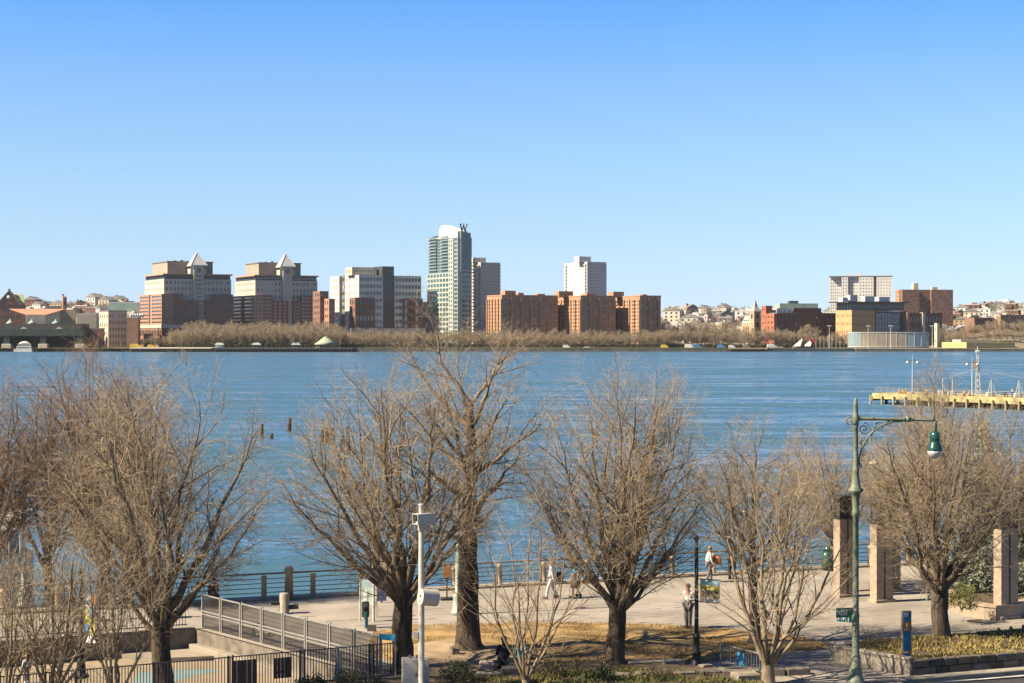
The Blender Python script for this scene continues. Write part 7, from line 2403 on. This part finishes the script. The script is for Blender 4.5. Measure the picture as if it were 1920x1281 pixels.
class Person:
    """joint positions in the person's own frame, facing -y"""
    def __init__(s, label, loc, rz, h=1.72, pose='stand', skin=None, top=None, bottom=None, shoe=None, hair=None, hairc=(0.08, 0.05, 0.03), skirt=None, step=0.0, arms=None, hat=None, long_hair=False, coat=False, bare_arms=False, short=False):
        k = h / 1.72
        o = empty('person', loc, label, 'person', rz)
        sit = pose == 'sit'
        hip = 0.50 if sit else 0.93
        J = {}
        J['pelvis'] = Vector((0, 0, hip)); J['waist'] = Vector((0, 0.0, hip + 0.17)); J['chest'] = Vector((0, -0.01 - (0.06 if sit else 0), hip + 0.36))
        J['neck'] = J['chest'] + Vector((0, -0.01, 0.19)); J['head0'] = J['neck'] + Vector((0, -0.025, 0.09)); J['head1'] = J['head0'] + Vector((0, -0.005, 0.115))
        J['nose'] = J['head0'] + Vector((0, -0.112, 0.05))
        for sx, n in ((-1, 'l'), (1, 'r')):
            J['sh' + n] = J['chest'] + Vector((sx * 0.185, 0.01, 0.11))
            sw = step * sx
            if sit:
                J['hip' + n] = Vector((sx * 0.10, 0, hip - 0.02)); J['knee' + n] = Vector((sx * 0.13, -0.44, hip + 0.02)); J['ank' + n] = Vector((sx * 0.12, -0.48, 0.09))
            else:
                J['hip' + n] = Vector((sx * 0.095, 0, hip - 0.04)); J['knee' + n] = Vector((sx * 0.10, -0.05 - sw * 0.42, 0.49)); J['ank' + n] = Vector((sx * 0.10, 0.02 - sw * 0.95, 0.09 + (0.06 if sw < -0.05 else 0)))
            J['toe' + n] = J['ank' + n] + Vector((0, -0.16, -0.055))
            a = (arms or {}).get(n)
            if a == 'fold':
                J['el' + n] = J['sh' + n] + Vector((sx * 0.07, 0.0, -0.27)); J['wr' + n] = J['el' + n] + Vector((-sx * 0.14, -0.20, 0.03))
            elif a == 'up':
                J['el' + n] = J['sh' + n] + Vector((sx * 0.08, -0.14, -0.22)); J['wr' + n] = J['el' + n] + Vector((-sx * 0.05, -0.18, 0.13))
            elif a == 'out':
                J['el' + n] = J['sh' + n] + Vector((sx * 0.17, 0.02, -0.23)); J['wr' + n] = J['el' + n] + Vector((sx * 0.14, -0.06, -0.19))
            elif sit:
                J['el' + n] = J['sh' + n] + Vector((sx * 0.05, -0.08, -0.26)); J['wr' + n] = J['el' + n] + Vector((-sx * 0.06, -0.22, -0.04))
            else:
                J['el' + n] = J['sh' + n] + Vector((sx * 0.06, 0.02 + sw * 0.3, -0.28)); J['wr' + n] = J['el' + n] + Vector((sx * 0.01, -0.05 + sw * 0.45, -0.24))
        for n in J:
            J[n] = J[n] * k
        s.J = J
        V_, E_, Rr, ix = [], [], [], {}
        def add(n, p, r):
            ix[n] = len(V_); V_.append(p); Rr.append(r * k)
        def edge(a, b):
            E_.append((ix[a], ix[b]))
        for n, r in (('pelvis', 0.145), ('waist', 0.125), ('chest', 0.145), ('neck', 0.055), ('head0', 0.082), ('head1', 0.088)):
            add(n, J[n], r)
        for a, b in (('pelvis', 'waist'), ('waist', 'chest'), ('chest', 'neck'), ('neck', 'head0'), ('head0', 'head1')):
            edge(a, b)
        add('nose', J['nose'], 0.016); edge('head0', 'nose')
        for n in 'lr':
            for q, r in (('sh', 0.06), ('el', 0.043), ('wr', 0.030), ('hip', 0.085), ('knee', 0.058), ('ank', 0.040), ('toe', 0.036)):
                add(q + n, J[q + n], r)
            edge('chest', 'sh' + n); edge('sh' + n, 'el' + n); edge('el' + n, 'wr' + n)
            edge('pelvis', 'hip' + n); edge('hip' + n, 'knee' + n); edge('knee' + n, 'ank' + n); edge('ank' + n, 'toe' + n)
            # palm and five separate, curled fingers
            f = (J['wr' + n] - J['el' + n]).normalized()
            side_ = f.cross(Vector((0, 0, 1)))
            side_ = side_.normalized() if side_.length > 0.2 else Vector((1, 0, 0))
            cur = f.cross(side_).normalized()
            palm = J['wr' + n] + f * 0.06 * k
            add('palm' + n, palm, 0.030); edge('wr' + n, 'palm' + n)
            root_ids = []
            for q, (off, ln_) in enumerate(((-0.030, 0.065), (-0.011, 0.078), (0.009, 0.073), (0.028, 0.058))):
                b0 = palm + side_ * off * k + f * 0.012 * k
                b1 = b0 + (f * 0.8 + cur * 0.25).normalized() * ln_ * 0.55 * k
                b2 = b1 + (f * 0.5 + cur * 0.7).normalized() * ln_ * 0.45 * k
                add(f'f{n}{q}0', b0, 0.009); add(f'f{n}{q}1', b1, 0.0085); add(f'f{n}{q}2', b2, 0.007)
                edge(f'f{n}{q}0', f'f{n}{q}1'); edge(f'f{n}{q}1', f'f{n}{q}2')
            b0 = palm - side_ * 0.03 * k - f * 0.025 * k
            b1 = b0 - side_ * 0.03 * k + f * 0.03 * k
            b2 = b1 + f * 0.03 * k + cur * 0.01 * k
            add('t' + n + '0', b0, 0.010); add('t' + n + '1', b1, 0.009); add('t' + n + '2', b2, 0.0075)
            edge('t' + n + '0', 't' + n + '1'); edge('t' + n + '1', 't' + n + '2')
        roots = {ix['pelvis']} | {ix[f'f{n}{q}0'] for n in 'lr' for q in range(4)} | {ix['t' + n + '0'] for n in 'lr'}
        body = skin_obj('body', V_, E_, Rr, roots, skin or M_SKIN, o)
        eye = MB()
        for sx in (-1, 1):
            c = J['head0'] + Vector((sx * 0.034, -0.084, 0.062)) * k
            eye.lathe([(0, -0.012 * k), (0.011 * k, 0), (0, 0.012 * k)], 8, c=c)
        eye.build('eyes', M_BLACKM, o)
        # clothes: their own surfaces, a little wider than the body
        def garment(name, chain, m):
            vv, ee, rr, idx = [], [], [], {}
            for n, r, off in chain['v']:
                idx[n + str(off)] = len(vv)
                vv.append(J[n] + Vector(off) * k if off else J[n]); rr.append(r * k)
            for a, b in chain['e']:
                ee.append((idx[a + 'None'] if a + 'None' in idx else idx[a], idx[b + 'None'] if b + 'None' in idx else idx[b]))
            return skin_obj(name, vv, ee, rr, {0}, m, o)
        if top is not None:
            ar = [('shl', 0.078, None), ('ell', 0.060, None), ('shr', 0.078, None), ('elr', 0.060, None)]
            ae = [('chest', 'shl'), ('shl', 'ell'), ('chest', 'shr'), ('shr', 'elr')]
            if not bare_arms:
                ar += [('wrl', 0.043, None), ('wrr', 0.043, None)]
                ae += [('ell', 'wrl'), ('elr', 'wrr')]
            vs_ = [('pelvis', 0.172 if not coat else 0.2, None), ('waist', 0.158 if not coat else 0.18, None), ('chest', 0.172, None), ('neck', 0.066, (0, 0, -0.05))]
            ch = dict(v=vs_ + ar, e=[('pelvis', 'waist'), ('waist', 'chest')] + ae)
            ch['v'] = [v for v in ch['v'] if v[0] != 'neck']
            garment('coat' if coat else 'shirt', ch, top)
        if bottom is not None:
            ends = 'knee' if short else 'ank'
            vv = [('pelvis', 0.160, None), ('hipl', 0.112, None), ('kneel', 0.088, None), ('hipr', 0.112, None), ('kneer', 0.088, None)]
            ee = [('pelvis', 'hipl'), ('hipl', 'kneel'), ('pelvis', 'hipr'), ('hipr', 'kneer')]
            if not short:
                vv += [('ankl', 0.062, None), ('ankr', 0.062, None)]
                ee += [('kneel', 'ankl'), ('kneer', 'ankr')]
            garment('trousers', dict(v=vv, e=ee), bottom)
        if skirt is not None:
            z0, z1 = J['knee' + 'l'].z * 0.98, J['waist'].z
            prof = [(0.25 * k, z0), (0.235 * k, z0 + 0.15 * k), (0.20 * k, (z0 + z1) / 2 + 0.05 * k), (0.155 * k, z1)]
            MB().lathe(prof, 18, M=Matrix.Translation((0, -0.02, 0)) @ Matrix.Scale(0.85, 4, (0, 1, 0))).build('skirt', skirt, o)
        if shoe is not None:
            for n in 'lr':
                a = J['ank' + n]
                MB().bbox(-0.052 * k, 0.052 * k, -0.20 * k, 0.075 * k, -0.09 * k, 0.03 * k, 0.03 * k, M=Matrix.Translation(a)).build('shoe', shoe, o)
        hm = mat('hair_%02d%02d%02d' % tuple(int(c * 99) for c in hairc), hairc, 0.8, tuple(c * 0.6 for c in hairc), 12.0)
        c = J['head1'] + Vector((0, 0.018, -0.02)) * k
        rr = 0.106 * k
        prof = [(rr * 0.96, -0.045 * k), (rr * 1.02, 0.0), (rr * 0.92, 0.045 * k), (rr * 0.6, 0.085 * k), (0, 0.105 * k)]
        if hat is None:
            MB().lathe(prof, 14, c=c).build('hair', hm, o)
            if long_hair:
                MB().tube([c + Vector((0, 0.05, 0.02)) * k, c + Vector((0, 0.09, -0.1)) * k, c + Vector((0, 0.08, -0.3)) * k], [0.07 * k, 0.085 * k, 0.04 * k], 10).build('hair', hm, o)
        else:
            MB().lathe(prof, 14, c=c + Vector((0, 0, 0.004))).build('hat', hat, o)
        s.o = o
        s.k = k

cw, ck, cg = cloth('white', (0.66, 0.64, 0.60)), cloth('black', (0.03, 0.028, 0.03)), cloth('grey', (0.17, 0.16, 0.155))
ct, cd_, cpk = cloth('teal', (0.06, 0.38, 0.42)), cloth('dark_brown', (0.07, 0.05, 0.045)), cloth('maroon', (0.16, 0.05, 0.09))
p1 = Person('person in white clothes and red cap walking left with a black bag', G(1034, 1124), R(-100), 1.70, top=cw, bottom=cw, shoe=cpk, hat=cloth('red', (0.50, 0.09, 0.05)), step=0.24)
q = G(1049, 1122)
o = empty('shoulder_bag', (q.x, q.y - 0.05, 0.72), 'large black bag hanging beside the person in the red cap', 'bag', R(-10))
MB().lathe([(0.05, 0), (0.17, 0.04), (0.19, 0.2), (0.15, 0.38), (0.05, 0.46)], 14, M=Matrix.Scale(0.7, 4, (0, 1, 0))).build('body', ck, o)
MB().tube([(-0.1, 0, 0.40), (-0.2, 0, 0.62), (-0.12, 0, 0.75), (0.02, 0, 0.62), (0.1, 0, 0.40)], 0.014, 6).build('strap', ck, o)
Person('person in a teal top and dark skirt walking left with orange bags', G(1080, 1122), R(-80), 1.72, top=ct, bottom=None, skirt=cd_, shoe=ck, hairc=(0.40, 0.25, 0.12), step=0.2, arms={'r': 'out'}, bare_arms=True)
q = G(1099, 1121)
o = empty('carrier_bag', (q.x, q.y, 0.62), 'orange and white carrier bag held by the person in the teal top', 'bag', 0.3)
MB().bbox(-0.14, 0.14, -0.06, 0.06, 0, 0.34, 0.02).build('body', cloth('orange', (0.55, 0.22, 0.10)), o)
MB().tube([(-0.08, 0, 0.33), (-0.05, 0, 0.48), (0.05, 0, 0.48), (0.08, 0, 0.33)], 0.01, 6).build('handle', cw, o)
Person('man in a white shirt and dark grey trousers standing beside the dark lamp post', G(1291, 1179), R(-35), 1.74, top=cw, bottom=cg, shoe=ck, hairc=(0.20, 0.085, 0.055), step=0.05, arms={'l': 'fold', 'r': 'fold'})
Person('person in a dark top running behind the fence at the left', G(133, 1166), R(-60), 1.74, top=ck, bottom=ck, short=True, shoe=cw, hairc=(0.06, 0.04, 0.03), step=0.26, bare_arms=True, arms={'l': 'up'})
Person('person with long fair hair and a pale top walking behind the big left tree', G(287, 1160), R(100), 1.66, top=cloth('cream', (0.55, 0.42, 0.26)), bottom=cloth('blue_jeans', (0.10, 0.15, 0.24)), shoe=ck, hairc=(0.36, 0.18, 0.08), long_hair=True, step=0.15)
Person('person in a dark coat seated on the stone block at the bottom', G(945, 1266), R(185), 1.72, 'sit', top=ck, bottom=ck, shoe=ck, hairc=(0.04, 0.03, 0.025), long_hair=True, coat=True)
Person('person in a teal jacket seated at the foot of the small pale tree', G(978, 1268), R(165), 1.68, 'sit', top=ct, bottom=cloth('navy', (0.04, 0.05, 0.10)), shoe=ck, hairc=(0.35, 0.18, 0.12))
stone('flat stone seat under the person in the teal jacket', 984, 1271, 1.6, 0.45, 0.40, 0.1, M_DARKSTONE, seed=14)
Person('person in a pale top with an orange bag walking by the railing behind the banner', G(1330, 1092), R(100), 1.66, top=cw, bottom=cg, shoe=ck, hairc=(0.36, 0.24, 0.12), step=0.15)
q = G(1344, 1091)
o = empty('orange_backpack', (q.x, q.y - 0.1, 0.82), 'round orange backpack of the person behind the banner', 'bag')
MB().lathe([(0.05, 0), (0.19, 0.05), (0.22, 0.2), (0.19, 0.34), (0.06, 0.42)], 14, M=Matrix.Scale(0.7, 4, (0, 1, 0))).build('body', cloth('rust_orange', (0.50, 0.16, 0.06)), o)
MB().bbox(-0.12, 0.12, -0.19, -0.12, 0.08, 0.24, 0.02).build('pocket', MATS['cloth_rust_orange'], o)
Person('person in black leaning at the railing right of the orange backpack', G(1372, 1086), R(160), 1.80, top=ck, bottom=ck, shoe=ck, hairc=(0.03, 0.025, 0.02), arms={'l': 'up', 'r': 'up'})
Person('person in dark clothes crouching low behind the corner of the mesh fence', G(398, 1133), R(30), 1.5, 'sit', top=cd_, bottom=ck, shoe=ck, hairc=(0.03, 0.02, 0.02))
Person('small child with an orange hat in the playground at the bottom left', G(50, 1281, PITZ), R(-150), 1.0, top=cw, bottom=cg, shoe=cw, hat=cloth('orange_hat', (0.50, 0.26, 0.10)))
for px, lab_, tp in ((1879, 'person in a dark jacket seated on the pier, left of the yellow jacket', cd_), (1884, 'person in navy crouching on the yellow pier', MATS['cloth_navy']), (1898, 'person in a yellow jacket walking on the pier', cloth('yellow', (0.55, 0.48, 0.16)))):
    q = on_pier(px, 4)
    Person(lab_, Vector((q.x, q.y, ZDW)), R(90), 1.7, 'stand' if px == 1898 else 'sit', top=tp, bottom=ck, shoe=ck, step=0.15)
